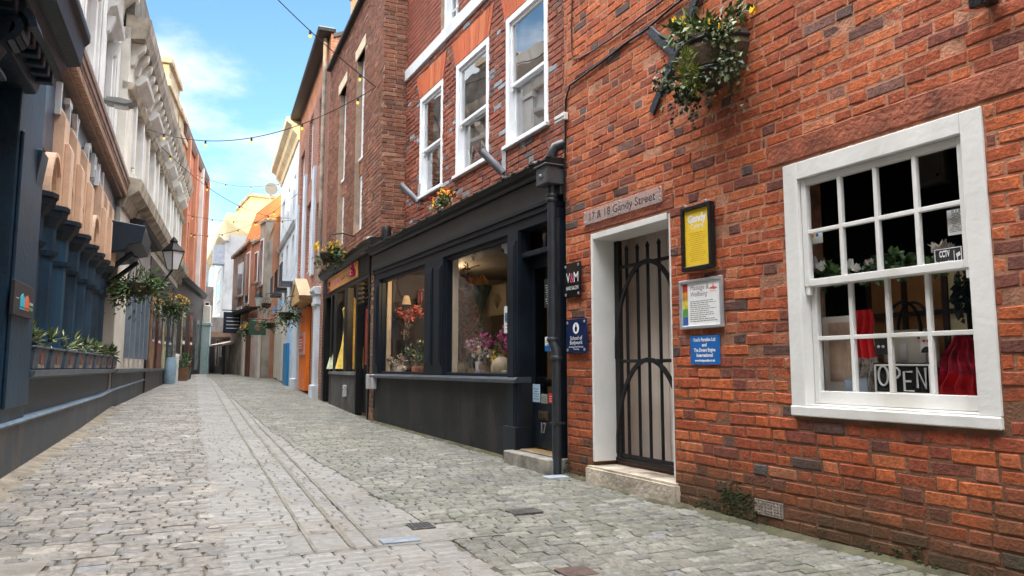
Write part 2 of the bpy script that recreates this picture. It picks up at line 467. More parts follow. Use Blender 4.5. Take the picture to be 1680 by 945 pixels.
CORALF = mat('coral_petal', (.62,.16,.09), .55, .2, 20, island=.35)
PALEF = mat('pale_petal', (.72,.62,.55), .55, .15, 20, island=.2)
TERRA = mat('terracotta', (.42,.15,.06), .75, .2, 8, .15)
SLATE = mat('dark_slate', (.05,.05,.055), .7, .3, 5, .3, 30)

BRICK_A = island_mat('orange_red_brick', [(0,(.47,.122,.040)),(.15,(.41,.096,.032)),(.30,(.33,.070,.027)),(.42,(.45,.130,.050)),(.56,(.28,.064,.029)),(.68,(.39,.095,.036)),(.79,(.23,.055,.032)),(.87,(.14,.055,.04)),(.905,(.09,.060,.052)),(.915,(.10,.085,.085)),(.93,(.52,.135,.045)),(.97,(.45,.16,.08)),(1,(.33,.10,.055))],
    fine=.45, fscale=26, bump=.55, bscale=60, big=.28, dirt=((.062,.048,.026), .04, .58, .85), mottle=(((.065,.030,.022), 34, .55, .68, .6), ((.20,.058,.032), 5, .52, .68, .5), ((.50,.30,.20), 48, .66, .74, .4)))
BRICK_B = island_mat('brown_red_brick', [(0,(.26,.075,.045)),(.2,(.20,.055,.035)),(.45,(.30,.09,.05)),(.65,(.15,.05,.038)),(.8,(.34,.11,.06)),(.92,(.10,.06,.055)),(.97,(.26,.28,.32)),(1,(.3,.31,.34))],
    fine=.3, fscale=26, bump=.6, bscale=60, big=.18)
MORTAR_A = island_mat('sandy_pink_mortar', [(0,(.40,.19,.115)),(1,(.40,.19,.115))], rough=.9, fine=.45, fscale=9, bump=.6, bscale=70, big=.3, dirt=((.12,.062,.036), .1, 2.1, .9), mottle=(((.13,.07,.045), 7, .52, .68, .7),))
MORTAR_B = mat('buff_mortar', (.36,.26,.19), .9, .2, 6, .4, 60)
BRICK_C = island_mat('weathered_brown_brick', [(0,(.24,.095,.055)),(.3,(.17,.07,.045)),(.6,(.29,.12,.07)),(.85,(.12,.055,.04)),(1,(.33,.17,.11))],
    fine=.3, fscale=26, bump=.6, bscale=60, big=.28)
RUBBED = island_mat('rubbed_orange_brick', [(0,(.52,.13,.05)),(.5,(.44,.10,.04)),(1,(.56,.17,.07))], fine=.12, fscale=30, bump=.3)

# ---------------------------------------------------------------- brick laying
def minus(r, holes):
    out = [r]
    for h in holes:
        nxt = []
        for (a, b, c, d) in out:
            if b <= h[0] or a >= h[1] or d <= h[2] or c >= h[3]: nxt.append((a, b, c, d)); continue
            if a < h[0]: nxt.append((a, h[0], c, d))
            if b > h[1]: nxt.append((h[1], b, c, d))
            l, r2 = max(a, h[0]), min(b, h[1])
            if c < h[2]: nxt.append((l, r2, c, h[2]))
            if d > h[3]: nxt.append((l, r2, h[3], d))
        out = nxt
    return out
def lay_bricks(mb, x0, x1, z0, z1, holes=(), y=0.0, m=0, L=.225, Hc=.075, joint=.011, rough=.003, proud=.004, axis='x', base=None, bond='flemish', wob=0.0):
    """individual bricks with worn corners; axis 'y' lays them on a return wall"""
    nrow = int(math.ceil((z1 - z0)/Hc))
    half = joint/2
    for r in range(nrow):
        za = z0 + r*Hc; zb = min(za + Hc, z1)
        if bond == 'flemish': pat = (L, L/2); off = -(L*.375 + L*.5)*(r % 2) - random.random()*.02
        else: pat = (L,) if r % 2 else (L/2,); off = -(L/4)*(r % 2)
        x = x0 + off; k = 0
        while x < x1:
            w = pat[k % len(pat)]*random.uniform(.94, 1.06); k += 1
            a, b = max(x, x0), min(x + w, x1); x += w
            if b - a < .03: continue
            dz = wob*(noise.noise(Vector((a*.55, za*.5, 3.3))) + .35*noise.noise(Vector((a*3.1, za*2.3, 7.7))))
            if base and base(a) > zb: continue
            for (p, q, c, d) in minus((a, b, za+dz, zb+dz), holes):
                if q - p < .03 or d - c < .03: continue
                p2, q2, c2, d2 = p+half, q-half, c+half, d-half
                if base and base(p) > c2: c2 = min(base(p) + .002, d2-.01)
                yy = y + random.uniform(-proud, proud)*(2.2 if random.random() < .12 else 1)
                j = lambda s=1.0: random.uniform(-rough, rough)*s
                ch = min(.006, (q2-p2)*.2, (d2-c2)*.2)
                O = [(p2+j(),c2+j()),(q2+j(),c2+j()),(q2+j(),d2+j()),(p2+j(),d2+j())]
                I = [(O[0][0]+ch,O[0][1]+ch),(O[1][0]-ch,O[1][1]+ch),(O[2][0]-ch,O[2][1]-ch),(O[3][0]+ch,O[3][1]-ch)]
                i = len(mb.v)
                def P(u, yv, z): return (u, yv, z) if axis == 'x' else (-yv, u, z)
                tl = [random.uniform(-proud*.4, proud*.4) for _ in range(4)]
                mb.v += [P(u, y-.03, z) for u, z in O] + [P(u, yy-.005, z) for u, z in O] + [P(u, yy+tl[n], z) for n, (u, z) in enumerate(I)]
                for n in range(4):
                    e = (n+1) % 4
                    mb.f += [(i+n, i+e, i+4+e, i+4+n), (i+4+n, i+4+e, i+8+e, i+8+n)]; mb.m += [m, m]
                mb.f.append((i+8, i+9, i+10, i+11)); mb.m.append(m)
def panel(mb, x0, x1, z0, z1, holes, y0, y1, m=0, mr=None, ends=True):
    """a wall slab from y0 (front) back to y1 with rectangular openings and their reveals"""
    mr = m if mr is None else mr
    xs = sorted({x0, x1, *[v for h in holes for v in h[:2] if x0 < v < x1]})
    zs = sorted({z0, z1, *[v for h in holes for v in h[2:4] if z0 < v < z1]})
    for a, b in zip(xs, xs[1:]):
        for c, d in zip(zs, zs[1:]):
            cx_, cz_ = (a+b)/2, (c+d)/2
            if any(h[0] < cx_ < h[1] and h[2] < cz_ < h[3] for h in holes): continue
            mb.quad((a,y0,c),(b,y0,c),(b,y0,d),(a,y0,d), m)
            mb.quad((a,y1,c),(a,y1,d),(b,y1,d),(b,y1,c), m)
    for h in holes:
        a, b, c, d = max(h[0],x0), min(h[1],x1), max(h[2],z0), min(h[3],z1)
        mb.quad((a,y0,c),(a,y1,c),(a,y1,d),(a,y0,d), mr); mb.quad((b,y0,c),(b,y0,d),(b,y1,d),(b,y1,c), mr)
        mb.quad((a,y0,d),(a,y1,d),(b,y1,d),(b,y0,d), mr); mb.quad((a,y0,c),(b,y0,c),(b,y1,c),(a,y1,c), mr)
    if ends:
        mb.quad((x0,y0,z0),(x0,y0,z1),(x0,y1,z1),(x0,y1,z0), m); mb.quad((x1,y0,z0),(x1,y1,z0),(x1,y1,z1),(x1,y0,z1), m)
        mb.quad((x0,y0,z1),(x1,y0,z1),(x1,y1,z1),(x0,y1,z1), m)
    return mb
def room(mb, x0, x1, y0, y1, z0, z1, m=0):
    """inside faces of a room open towards the street at y1"""
    mb.quad((x0,y0,z0),(x1,y0,z0),(x1,y0,z1),(x0,y0,z1), m)
    mb.quad((x0,y0,z0),(x0,y0,z1),(x0,y1,z1),(x0,y1,z0), m); mb.quad((x1,y0,z0),(x1,y1,z0),(x1,y1,z1),(x1,y0,z1), m)
    mb.quad((x0,y0,z0),(x0,y1,z0),(x1,y1,z0),(x1,y0,z0), m); mb.quad((x0,y0,z1),(x1,y0,z1),(x1,y1,z1),(x0,y1,z1), m)
    return mb

# ---------------------------------------------------------------- the facades of the street
def gpt(x, y, z=0.0):
    r = ray(x, y); t = (z - EYE.z)/r.z; return EYE + r*t
FA = Frame(gpt(1240, 865).xy, az_of(214), 'R')             # near brick wall and florist
FC = Frame(FA.w(8.12).xy, az_of(313), 'R')
c_end = FC.x_at(529)
FD = Frame(FC.w(c_end).xy, az_of(349), 'R')
d_end = FD.x_at(478)
e_end = FD.x_at(452)
FF = Frame(FD.w(e_end, .55).xy, az_of(100), 'R')
f_end = FF.x_at(375)
FL = Frame(gpt(2, 800).xy, az_of(318), 'L')                # navy pub on the left
pub_far = FL.x_at(186)
FM = Frame(FL.w(pub_far).xy, az_of(392), 'L')
m_end = FM.x_at(287)
FN = Frame(FM.w(m_end).xy, az_of(470), 'L')
n_end = FN.x_at(326)
for nm, F_, e_ in (('C',FC,c_end),('D',FD,d_end),('E',FD,e_end),('F',FF,f_end),('L',FL,pub_far),('M',FM,m_end),('N',FN,n_end)):
    print('FRAME', nm, 'origin', tuple(round(v,2) for v in F_.O[:2]), 'end', round(e_,2), tuple(round(v,2) for v in F_.w(e_)[:2]))

# ---------------------------------------------------------------- ground and paving
def to_q(P): return P.x*ST_V.x + P.y*ST_V.y, P.x*ST_U.x + P.y*ST_U.y
LEFT_LINE = sorted([to_q(p)[::-1] for p in (FL.w(14), FL.w(0), FL.w(pub_far), FM.w(m_end), FN.w(n_end))])
RIGHT_LINE = sorted([to_q(p)[::-1] for p in (FA.w(-8), FA.w(0), FA.w(8.1), FC.w(c_end), FD.w(e_end), FF.w(f_end))])
def q_left(t): return profile(t, LEFT_LINE)
def q_right(t): return profile(t, RIGHT_LINE)
def stw(q, t): return (ST_V.x*q + ST_U.x*t, ST_V.y*q + ST_U.y*t)
GROUND = mat('gritty_joint_sand', (.10,.085,.062), .95, .35, 5, .5, 60)
FARGR = mat('far_paving', (.36,.34,.31), .8, .2, 2, .3, 15)
SETT_L = island_mat('left_granite_sett', [(0,(.192,.175,.147)),(.3,(.150,.140,.124)),(.55,(.22,.20,.168)),(.8,(.122,.117,.108)),(.93,(.275,.25,.21)),(1,(.18,.183,.188))], rough=.6, fine=.4, fscale=24, bump=.9, bscale=34, big=.25, spec=.5, mottle=(((.275,.275,.275), 17, .56, .69, .7), ((.155,.118,.075), 9, .56, .70, .6), ((.055,.05,.045), 30, .6, .70, .7)))
SETT_R = island_mat('right_granite_sett', [(0,(.163,.157,.128)),(.3,(.132,.128,.108)),(.55,(.188,.181,.150)),(.8,(.112,.110,.097)),(.94,(.23,.222,.188)),(1,(.160,.162,.160))], rough=.66, fine=.4, fscale=26, bump=.85, bscale=36, big=.28, spec=.42, mottle=(((.26,.26,.24), 20, .57, .70, .6), ((.085,.095,.05), 3, .5, .68, .55), ((.05,.05,.042), 32, .6, .70, .7)))
SLAB_M = island_mat('pale_paving_slab', [(0,(.190,.183,.168)),(.35,(.208,.198,.18)),(.7,(.172,.167,.156)),(1,(.216,.204,.18))], rough=.54, fine=.25, fscale=26, bump=.35, bscale=44, big=.22, spec=.5, mottle=(((.14,.115,.08), 2.2, .5, .66, .5), ((.27,.265,.25), 14, .57, .70, .5), ((.08,.075,.065), 34, .62, .72, .6)))
CHAN = mat('drain_channel_stone', (.17,.155,.125), .75, .3, 6, .4, 40)
def ground_sheet():
    mb = MB(); ts = [-40, -12, 0, 2, 4, 6, 8, 10, 12, 14, 16, 18, 20, 22, 24, 26, 28, 32, 36, 40, 45, 52, 60, 70, 80, 140, 400]
    qs = [-300, -40, -12, -6, -4, -2, 0, 2, 4, 6, 12, 40, 300]
    for a, b in zip(ts, ts[1:]):
        for c, d in zip(qs, qs[1:]):
            P = [(*stw(q, t), profile(t, GPROF) - .012) for q, t in ((c,a),(d,a),(d,b),(c,b))]
            mb.quad(*P)
    tag(mb.build('ground', GROUND), kind='structure')
ground_sheet()
# bands of the paving across the street, as (q at t) lines: they converge only slightly
def qline(pts):
    o = []
    for X, Y in pts:
        P = gpt(X, Y, 0)
        for _ in range(6): P = gpt(X, Y, ground_z(P.x, P.y))
        o.append(to_q(P)[::-1])
    return sorted(o)
STRIP_L = profile(5, qline([(375,900),(354,792)]))
LINES = [sum(p[1] for p in qline(l))/2 for l in ([(365,680),(545,895)], [(385,682),(610,890)], [(400,683),(600,850)])]
STRIP_R = qline([(417,662),(542,725),(700,800),(900,930)])
print('STRIP', STRIP_L, LINES, STRIP_R)
SR0 = 1.15
def stone(mb, q0, q1, t0, t1, gap, lift, rough, m=0, tilt=.003):
    a, b, c, d = q0+gap/2, q1-gap/2, t0+gap/2, t1-gap/2
    if b-a < .02 or d-c < .02: return
    J = lambda: random.uniform(-rough, rough)
    O = [(a+J(),c+J()),(b+J(),c+J()),(b+J(),d+J()),(a+J(),d+J())]
    ch = min(.012, (b-a)*.2, (d-c)*.2)
    I = [(O[0][0]+ch,O[0][1]+ch),(O[1][0]-ch,O[1][1]+ch),(O[2][0]-ch,O[2][1]-ch),(O[3][0]+ch,O[3][1]-ch)]
    z = profile((c+d)/2, GPROF) + lift*random.uniform(-.4, 1)
    sl = (profile(d, GPROF) - profile(c, GPROF))/2
    i = len(mb.v)
    for k, (q, t) in enumerate(O): mb.v.append((*stw(q,t), z-.03))
    for k, (q, t) in enumerate(O): mb.v.append((*stw(q,t), z-ch*.55 + (sl if k > 1 else -sl)))
    for k, (q, t) in enumerate(I): mb.v.append((*stw(q,t), z + (sl if k > 1 else -sl) + random.uniform(-tilt, tilt)))
    for n in range(4):
        e = (n+1) % 4
        mb.f += [(i+n,i+e,i+4+e,i+4+n),(i+4+n,i+4+e,i+8+e,i+8+n)]; mb.m += [m, m]
    mb.f.append((i+8,i+9,i+10,i+11)); mb.m.append(m)
def pave(name, qa, qb, t0, t1, row, wid, gap, lift, rough, m, tilt=.004):
    mb = MB(); t = t0
    while t < t1:
        h = random.uniform(*row)*(1 if t < 14 else 1.4 if t < 26 else 2.2)
        lo, hi = qa(t+h/2), qb(t+h/2); q = lo - random.random()*wid[0]*.5
        k = 1 if t < 14 else 1.4 if t < 26 else 2.2
        while q < hi:
            w = random.uniform(*wid)*k
            a, b = max(q, lo), min(q+w, hi); q += w
            if b - a > .04: stone(mb, a, b, t, t+h, gap, lift, rough, 0, tilt)
        t += h
    return tag(mb.build(name, m, normals=False), kind='structure')
SJ = lambda t: .09*noise.noise(Vector((t*1.3, .7, 2.1)))
MID_R = lambda t: SJ(t+40)*.6 + min(profile(t, [(4, 1.45), (9, 1.15), (20, .9), (40, .6)]), q_right(t)-.05)
pave('left_setts', lambda t: q_left(t)+.02, lambda t: max(STRIP_L+SJ(t), q_left(t)+.1), 1.2, 50, (.072,.115), (.09,.21), .010, .006, .007, SETT_L, .003)
pave('centre_slabs', lambda t: STRIP_L+SJ(t)-.05, MID_R, 1.2, 50, (.082,.098), (.12,.24), .0045, .0015, .0015, SLAB_M, .0008)
pave('right_setts', MID_R, lambda t: max(q_right(t)-.01, MID_R(t)+.02), 1.2, 50, (.068,.10), (.085,.17), .008, .0045, .005, SETT_R, .0022)
mb = MB()
for qc, wd in ((LINES[0], .022), (LINES[1], .034), (LINES[2], .022)):
    t = 4.2
    while t < 34:
        P = [(*stw(q, tt), profile(tt, GPROF)+.0065) for q, tt in ((qc-wd/2,t),(qc+wd/2,t),(qc+wd/2,t+.99),(qc-wd/2,t+.99))]
        mb.quad(*P); t += 1.0
tag(mb.build('drain_channel', CHAN), kind='structure')
mb = MB()                                                   # cross joint and dressed slabs where the channels end
for tt, q0, q1 in ((4.17, .50, 1.75), (4.62, .55, 1.70)):
    mb.quad(*[(*stw(q, t), profile(t, GPROF)+.0062) for q, t in ((q0,tt),(q1,tt),(q1,tt+.022),(q0,tt+.022))])
tag(mb.build('slab_joint', CHAN), kind='structure')
mb = MB()
for k, (q0, q1) in enumerate(((.52,.86),(.87,1.22),(1.23,1.62))): stone(mb, q0, q1, 4.2, 4.6, .006, .002, .002)
tag(mb.build('dressed_slabs', SLAB_M, normals=False), kind='structure')

# ---------------------------------------------------------------- shared builders
def sash_window(parent, x0, x1, z0, z1, y, cas=.07, meet=None, cols=1, rows=1, frame=WHITE2, glass=GLASS, sill=.06, depth=.05, bar=.022, lab=None, blind=None, back=None, ears=(.03,.045)):
    """sliding sash window: casing, two sashes with their own glazing bars and panes, sill"""
    meet = meet or (z0+z1)/2
    m = MB()
    m.box(x0, x0+cas, y-.12, y, z0+sill, z1); m.box(x1-cas, x1, y-.12, y, z0+sill, z1)
    m.box(x0+cas, x1-cas, y-.12, y-.001, z1-cas, z1); m.box(x0+cas, x1-cas, y-.12, y-.03, z0+sill, z0+sill+.012)
    w = m.build('window', frame, parent, bevel=.004)
    if lab: w['label'] = lab
    MB().box(x0-ears[0], x1+ears[0], y-.13, y+ears[1], z0, z0+sill).build('sill', frame, w, bevel=.006)
    a, b = x0+cas+.002, x1-cas-.002
    for top, (c, d, yy) in ((True, (meet-.02, z1-cas-.002, y-.03)), (False, (z0+sill+.014, meet+.02, y-.03-depth))):
        s = MB(); st = .038; br = .075 if not top else .042
        s.box(a, a+st, yy-.04, yy, c, d); s.box(b-st, b, yy-.04, yy, c, d)
        s.box(a+st, b-st, yy-.04, yy-.001, d-.04, d); s.box(a+st, b-st, yy-.04, yy-.001, c, c+br)
        ga, gb, gc, gd = a+st, b-st, c+br, d-.04
        for k in range(1, cols):
            xx = ga+(gb-ga)*k/cols; s.box(xx-bar/2, xx+bar/2, yy-.034, yy-.004, gc, gd)
        for k in range(1, rows):
            zz = gc+(gd-gc)*k/rows; s.box(ga, gb, yy-.034, yy-.006, zz-bar/2, zz+bar/2)
        if top:
            for xx in (a, b-st): s.box(xx+.004, xx+st-.004, yy-.036, yy-.006, c-.05, c)
        s.build('sash', frame, w, bevel=.003)
        g = MB(); g.quad((ga-.005,yy-.022,gc-.005),(gb+.005,yy-.022,gc-.005),(gb+.005,yy-.022,gd+.005),(ga-.005,yy-.022,gd+.005))
        g.build('glass', glass, w, normals=False)
    if back:
        bk = MB(); room(bk, x0+cas*.5, x1-cas*.5, y-1.0, y-.125, z0+sill*.5, z1-cas*.5); bk.build('interior', back, w, normals=False)
    if blind:
        bl = MB(); n = int((z1-z0)/.045)
        for k in range(n): bl.box(x0+cas+.02, x1-cas-.02, y-.16, y-.135, z0+.1+k*.045, z0+.1+k*.045+.028)
        bl.build('blind', blind, w)
    return w
def shell(parent, x0, x1, d0, d1, z0, z1, m, ridge=2.0, roof=SLATE, open_front=True, eave=.25, front=0.0):
    """side and back walls of a building with its pitched roof"""
    b = MB()
    b.quad((x0,d1,z0),(x0,d0,z0),(x0,d0,z1),(x0,d1,z1)); b.quad((x1,d1,z0),(x1,d1,z1),(x1,d0,z1),(x1,d0,z0))
    b.quad((x0,d1,z0),(x0,d1,z1),(x1,d1,z1),(x1,d1,z0))
    mid = (d0+d1)/2
    b.poly([(x0,d0,z1),(x0,d1,z1),(x0,mid,z1+ridge)]); b.poly([(x1,d0,z1),(x1,mid,z1+ridge),(x1,d1,z1)])
    b.build('rear_walls', m, parent, normals=False)
    r = MB(); t = .1
    for y0, y1 in ((d0+eave, mid), (d1-eave, mid)):
        k = ridge/abs(mid-d0); za = z1-eave*k
        r.prism([(y0, za), (y1, z1+ridge), (y1, z1+ridge+t), (y0, za+t)], 'x', x0-.05, x1+.05)
    r.build('roof', roof, parent)
def sign_screws(mb, xs, zs, y, m, r=.012):
    for x in xs:
        for z in zs: mb.ball((x, y, z), r, 8, m, (1, .6, 1))

# ---------------------------------------------------------------- near brick building with sash window and gateway
A = on(FA, 'brick_building', 'orange red brick building with a white many paned shop window and a gated doorway', 'building')
WIN = (-1.545, -.335, .715, 2.24); GATE = (.77, 1.845, -.1, 2.17); AEND = 2.27
mb = MB()
panel(mb, -24, AEND, -.1, 9.2, [WIN, GATE], -.0045, -.32, 0)
gA = lambda x: FA.g(x) - .03
LINT = (-2.6, -.20, 2.262, 2.40)
VENT = tuple(sorted((FA.px(1239,823)[0], FA.px(1285,852)[0]))) + (FA.px(1285,852)[1], FA.px(1285,827)[1])
GLINT = (.72, 1.93, 2.19, 2.30)
lay_bricks(mb, -4.2, AEND, -.05, 7.0, [WIN, GATE, LINT, VENT, GLINT], 0, 1, .225, .0745, .0115, .0042, .003, base=gA, wob=.026)
wallA = mb.build('wall', [MORTAR_A, BRICK_A], A, normals=False)
m = MB(); lay_bricks(m, -.14, AEND, -.02, 7.0, [], 0, 0, .228, .0745, .012, .004, .004, axis='y') if False else None
shell(A, -24, AEND, -.32, -7, -.1, 9.2, MORTAR_A, 2.2)
m = MB(); m.box(LINT[0], LINT[1], -.02, .006, LINT[2], LINT[3]); m.build('lintel', mat('red_painted_timber', (.30,.080,.036), .8, .4, 5, .7, 34, streak=1, grime=(.12,.05,.03,.75)), A, bevel=.006)
m = MB(); m.box(GLINT[0], GLINT[1], -.02, .004, GLINT[2], GLINT[3]); m.build('lintel', MATS['red_painted_timber'], A, bevel=.006)
# iron air brick
m = MB(); x0, x1, z0, z1 = VENT
panel(m, x0, x1, z0, z1, [(x0+(x1-x0)*(i+.22)/9, x0+(x1-x0)*(i+.78)/9, z0+(z1-z0)*(j+.22)/5, z0+(z1-z0)*(j+.78)/5) for i in range(9) for j in range(5)], .006, -.02)
m.build('air_brick', mat('rusty_grey_iron', (.30,.25,.21), .7, .3, 20, .3), A, normals=False)
MB().box(x0, x1, -.05, -.022, z0, z1).build('air_brick_backing', INK, A)
# shop window
sash_window(A, *WIN, .012, cas=.105, meet=1.5, cols=4, rows=2, frame=WHITE, sill=.06, depth=.05, bar=.024, ears=(0,.012), lab='large white sixteen pane sash window of the shop')
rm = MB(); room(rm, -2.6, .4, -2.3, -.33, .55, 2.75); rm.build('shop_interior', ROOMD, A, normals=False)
m = MB(); m.box(-1.6, -.3, -.75, -.13, .82, .845); m.build('display_shelf', mat('dark_shelf', (.05,.04,.035), .6), A)
# gateway
GD = -.24
m = MB(); x0, x1, z0, z1 = GATE
gs = .205
m.box(x1-.035, x1-.002, -.26, .004, gs, z1-.002); m.box(x0+.002, x0+.03, -.26, -.012, gs, z1-.002); m.box(x0+.03, x1-.035, -.26, .003, z1-.055, z1-.003)
m.build('door_frame', WHITE, A, bevel=.004)
m = MB(); m.box(x0-.05, x1+.06, -.30, .05, -.1, gs-.035); 
st = m.build('doorstep', mat('limewashed_step', (.50,.43,.34), .85, .3, 5, .7, 30, grime=(.12,.08,.05,.85)), A, bevel=.018, seg=2)
m = MB(); m.box(x0+.01, x1-.01, -.5, -.24, gs-.03, gs); m.build('passage_floor', mat('worn_red_tile', (.16,.09,.07), .7, .3, 6), A)
m = MB()
n_ = 9
for k in range(n_):
    a, b = x0-.1+(x1-x0+.2)*k/n_, x0-.1+(x1-x0+.2)*(k+1)/n_; m.box(a+.004, b-.004, -.52, -.46, gs, 2.6)
m.box(x0-.1, x1+.1, -.54, -.50, gs, 2.6)
m.quad((x1+.004,-.32,gs),(x1+.004,-.32,2.5),(x1+.1,-.5,2.5),(x1+.1,-.5,gs)); m.quad((x0-.1,-.5,gs),(x0-.1,-.5,2.5),(x0-.002,-.32,2.5),(x0-.002,-.32,gs)); m.quad((x0-.1,-.32,2.4),(x0-.1,-.5,2.4),(x1+.1,-.5,2.4),(x1+.1,-.32,2.4))
m.build('passage', mat('cream_passage_paint', (.80,.69,.60), .7, .06, 3), A, normals=False)
g = MB()
L0, L1, GT = FA.px(1013, 600, GD)[0], x0+.03, 2.02
g.box(x1-.10, x1-.036, GD-.02, GD+.02, gs+.01, z1-.06)                       # hanging post
lx = L0; zt = FA.px(1013, 440, GD)[1]
g.box(lx-.02, lx+.02, GD-.012, GD+.012, gs+.03, zt); g.box(L1, L1+.03, GD-.012, GD+.012, gs+.03, zt)
zl = FA.px(1063, 592, GD)[1]
for zz in (gs+.05, zl, zt): g.box(L1, lx+.02, GD-.011, GD+.011, zz-.014, zz+.014)
g.box(L1, x1-.036, GD-.03, GD+.03, gs+.003, gs+.03)
gate = g.build('gate', BLACK, A); gate['label'] = 'black iron gate of spear topped bars and pointed arches'
for X, yt in ((1029,402),(1047,399),(1064,395),(1083,390)):
    bx = FA.px(X, 500, GD)[0]; tz = FA.px(X, yt, GD)[1]
    b = MB(); b.tube([(bx, GD, gs+.05), (bx, GD, tz-.06)], .0135, 8); b.tube([(bx, GD, tz-.06), (bx, GD, tz-.035), (bx, GD, tz)], [.012, .019, .003], 8)
    b.build('bar', BLACK, gate, smooth=True)
def pointed_arch(xl, xr, zb, zap, rise):
    pts = []; mid = (xl+xr)/2; w = (xl-xr)/2
    for k in range(11):
        t = k/10; pts.append((xl - w*(1-math.cos(t*math.pi/2))*1.0, zb + (zap-zb)*math.sin(t*math.pi/2)**.95))
    return pts + [(2*mid - x, z) for x, z in pts[::-1][1:]]
apx = FA.px(1064, 500, GD)[0]
for zb, za in ((zl+.02, FA.px(1064,428,GD)[1]), (gs+.06, zl+.01)):
    pts = pointed_arch(lx-.01, 2*apx-lx, zb, za, 0)
    a = MB()
    for p, q in zip(pts, pts[1:]):
        if min(p[0], q[0]) < L1+.005: continue
        a.bar((p[0], GD+.016, p[1]), (q[0], GD+.016, q[1]), .036, .02, up=(0,1,0))
    a.build('arch', BLACK, gate)

# ---------------------------------------------------------------- signs on the near wall
def plate(F, name, label, cat, X0, Y0, X1, Y1, d, th, mats, rx=None, bevel=.002, group=None):
    """flat sign whose top left and bottom right corners are given in the picture; returns thing, w, h"""
    xa, za = F.px(X0, Y0, d); xb, zb = F.px(X1, Y1, d)
    x = (xa+xb)/2; t = on(F, name, label, cat, x, d-th, min(za, zb), group)
    return t, abs(xa-xb), abs(za-zb)
def lines_of_print(mb, x0, x1, z0, z1, n, y, m, h=.006, centre=False):
    for k in range(n):
        z = z1 - (z1-z0)*(k+.5)/n; L = (x1-x0)*random.uniform(.55, 1)
        x = x1
        if centre: x = (x0+x1)/2 + L/2
        while L > .01:
            w = min(L, random.uniform(.012, .04)); mb.box(x-w, x, y, y+.0008, z-h/2, z+h/2, m); x -= w+.007; L -= w+.007
def scribble(mb, x0, x1, z, h, y, m=0, n=8, w=.008, lean=.15):
    """writing too small to read: a row of irregular pen strokes"""
    for k in range(n):
        x = x1 - (x1-x0)*(k+.5)/n; a = h*random.uniform(.6, 1); s_ = random.choice((-1, 0, 1))*lean*h
        mb.bar((x+s_, y, z-h*.45), (x-s_*.4, y, z-h*.45+a), w, .002, m, up=(0,1,0))
        if random.random() < .6: mb.bar((x+s_, y, z-h*.45+a*random.random()), (x-(x1-x0)/n*.8, y, z-h*.45+a*random.random()), w*.8, .002, m, up=(0,1,0))
# acrylic street plate
def acrylic_mat(name):
    m = bpy.data.materials.new(name); m.use_nodes = True; nt = m.node_tree; nt.nodes.clear(); N = nt.nodes.new; L = nt.links.new
    o = N('ShaderNodeOutputMaterial'); a = N('ShaderNodeMixShader'); tr = N('ShaderNodeBsdfTransparent'); df = N('ShaderNodeBsdfPrincipled')
    df.inputs['Base Color'].default_value = (.55,.47,.45,1); df.inputs['Roughness'].default_value = .12; a.inputs[0].default_value = .38
    L(tr.outputs[0], a.inputs[1]); L(df.outputs[0], a.inputs[2]); L(a.outputs[0], o.inputs[0]); return m
t, w, h = plate(FA, 'address_plate', 'clear acrylic plate with a street name in dark letters above the gateway', 'sign', 957,360, 1085,318, .03, .012, None)
h = .125; t.location = FA.w((FA.px(957,349,.03)[0]+FA.px(1084,305,.03)[0])/2, .018, FA.px(1020,338,.03)[1]-h/2); 
MB().box(-w/2, w/2, 0, .008, 0, h).build('plate', acrylic_mat('acrylic'), t)
MB().text('17 & 18 Gandy Street', .098, 0, h*.47, .009, 0, fit=w*.84).build('lettering', INK, t, normals=False)
m = MB(); sign_screws(m, (-w/2+.02, 0, w/2-.02), (.018, h-.018), .012, 0, .011); m.build('screw', STEEL, t, smooth=True)
# yellow board
t, w, h = plate(FA, 'notice_board', 'yellow notice in a black glazed frame, topmost sign right of the gateway', 'sign', 1116,343, 1168,438, .05, .04, None)
m = MB(); fr = .028
m.box(-w/2, w/2, 0, .02, 0, h); m.box(-w/2, -w/2+fr, .02, .045, 0, h); m.box(w/2-fr, w/2, .02, .045, 0, h); m.box(-w/2+fr, w/2-fr, .02, .0445, 0, fr); m.box(-w/2+fr, w/2-fr, .02, .0445, h-fr, h)
m.build('frame', BLACK, t, bevel=.003)
m = MB(); m.box(-w/2+fr+.001, w/2-fr-.001, .021, .026, fr+.001, h-fr-.001); m.build('notice', mat('yellow_print', (.86,.58,.03), .55, .05, 5), t)
m = MB(); m.text('Gandy', .075, 0, h-.095, .0265, 0, bold=.004, fit=w*.62); m.text('Centre', .055, 0, h-.15, .0265, 0, fit=w*.42); m.build('heading', LTEXT, t, normals=False)
m = MB(); lines_of_print(m, -w*.32, w*.32, .06, h-.19, 15, .0263, 0, .0034, True); m.build('small_print', mat('ochre_print', (.52,.33,.03), .6), t, normals=False)
m = MB(); sign_screws(m, (-w/2+.06, w/2-.04), (h+.012,), .03, 0, .012); m.build('screw', STEEL, t, smooth=True)
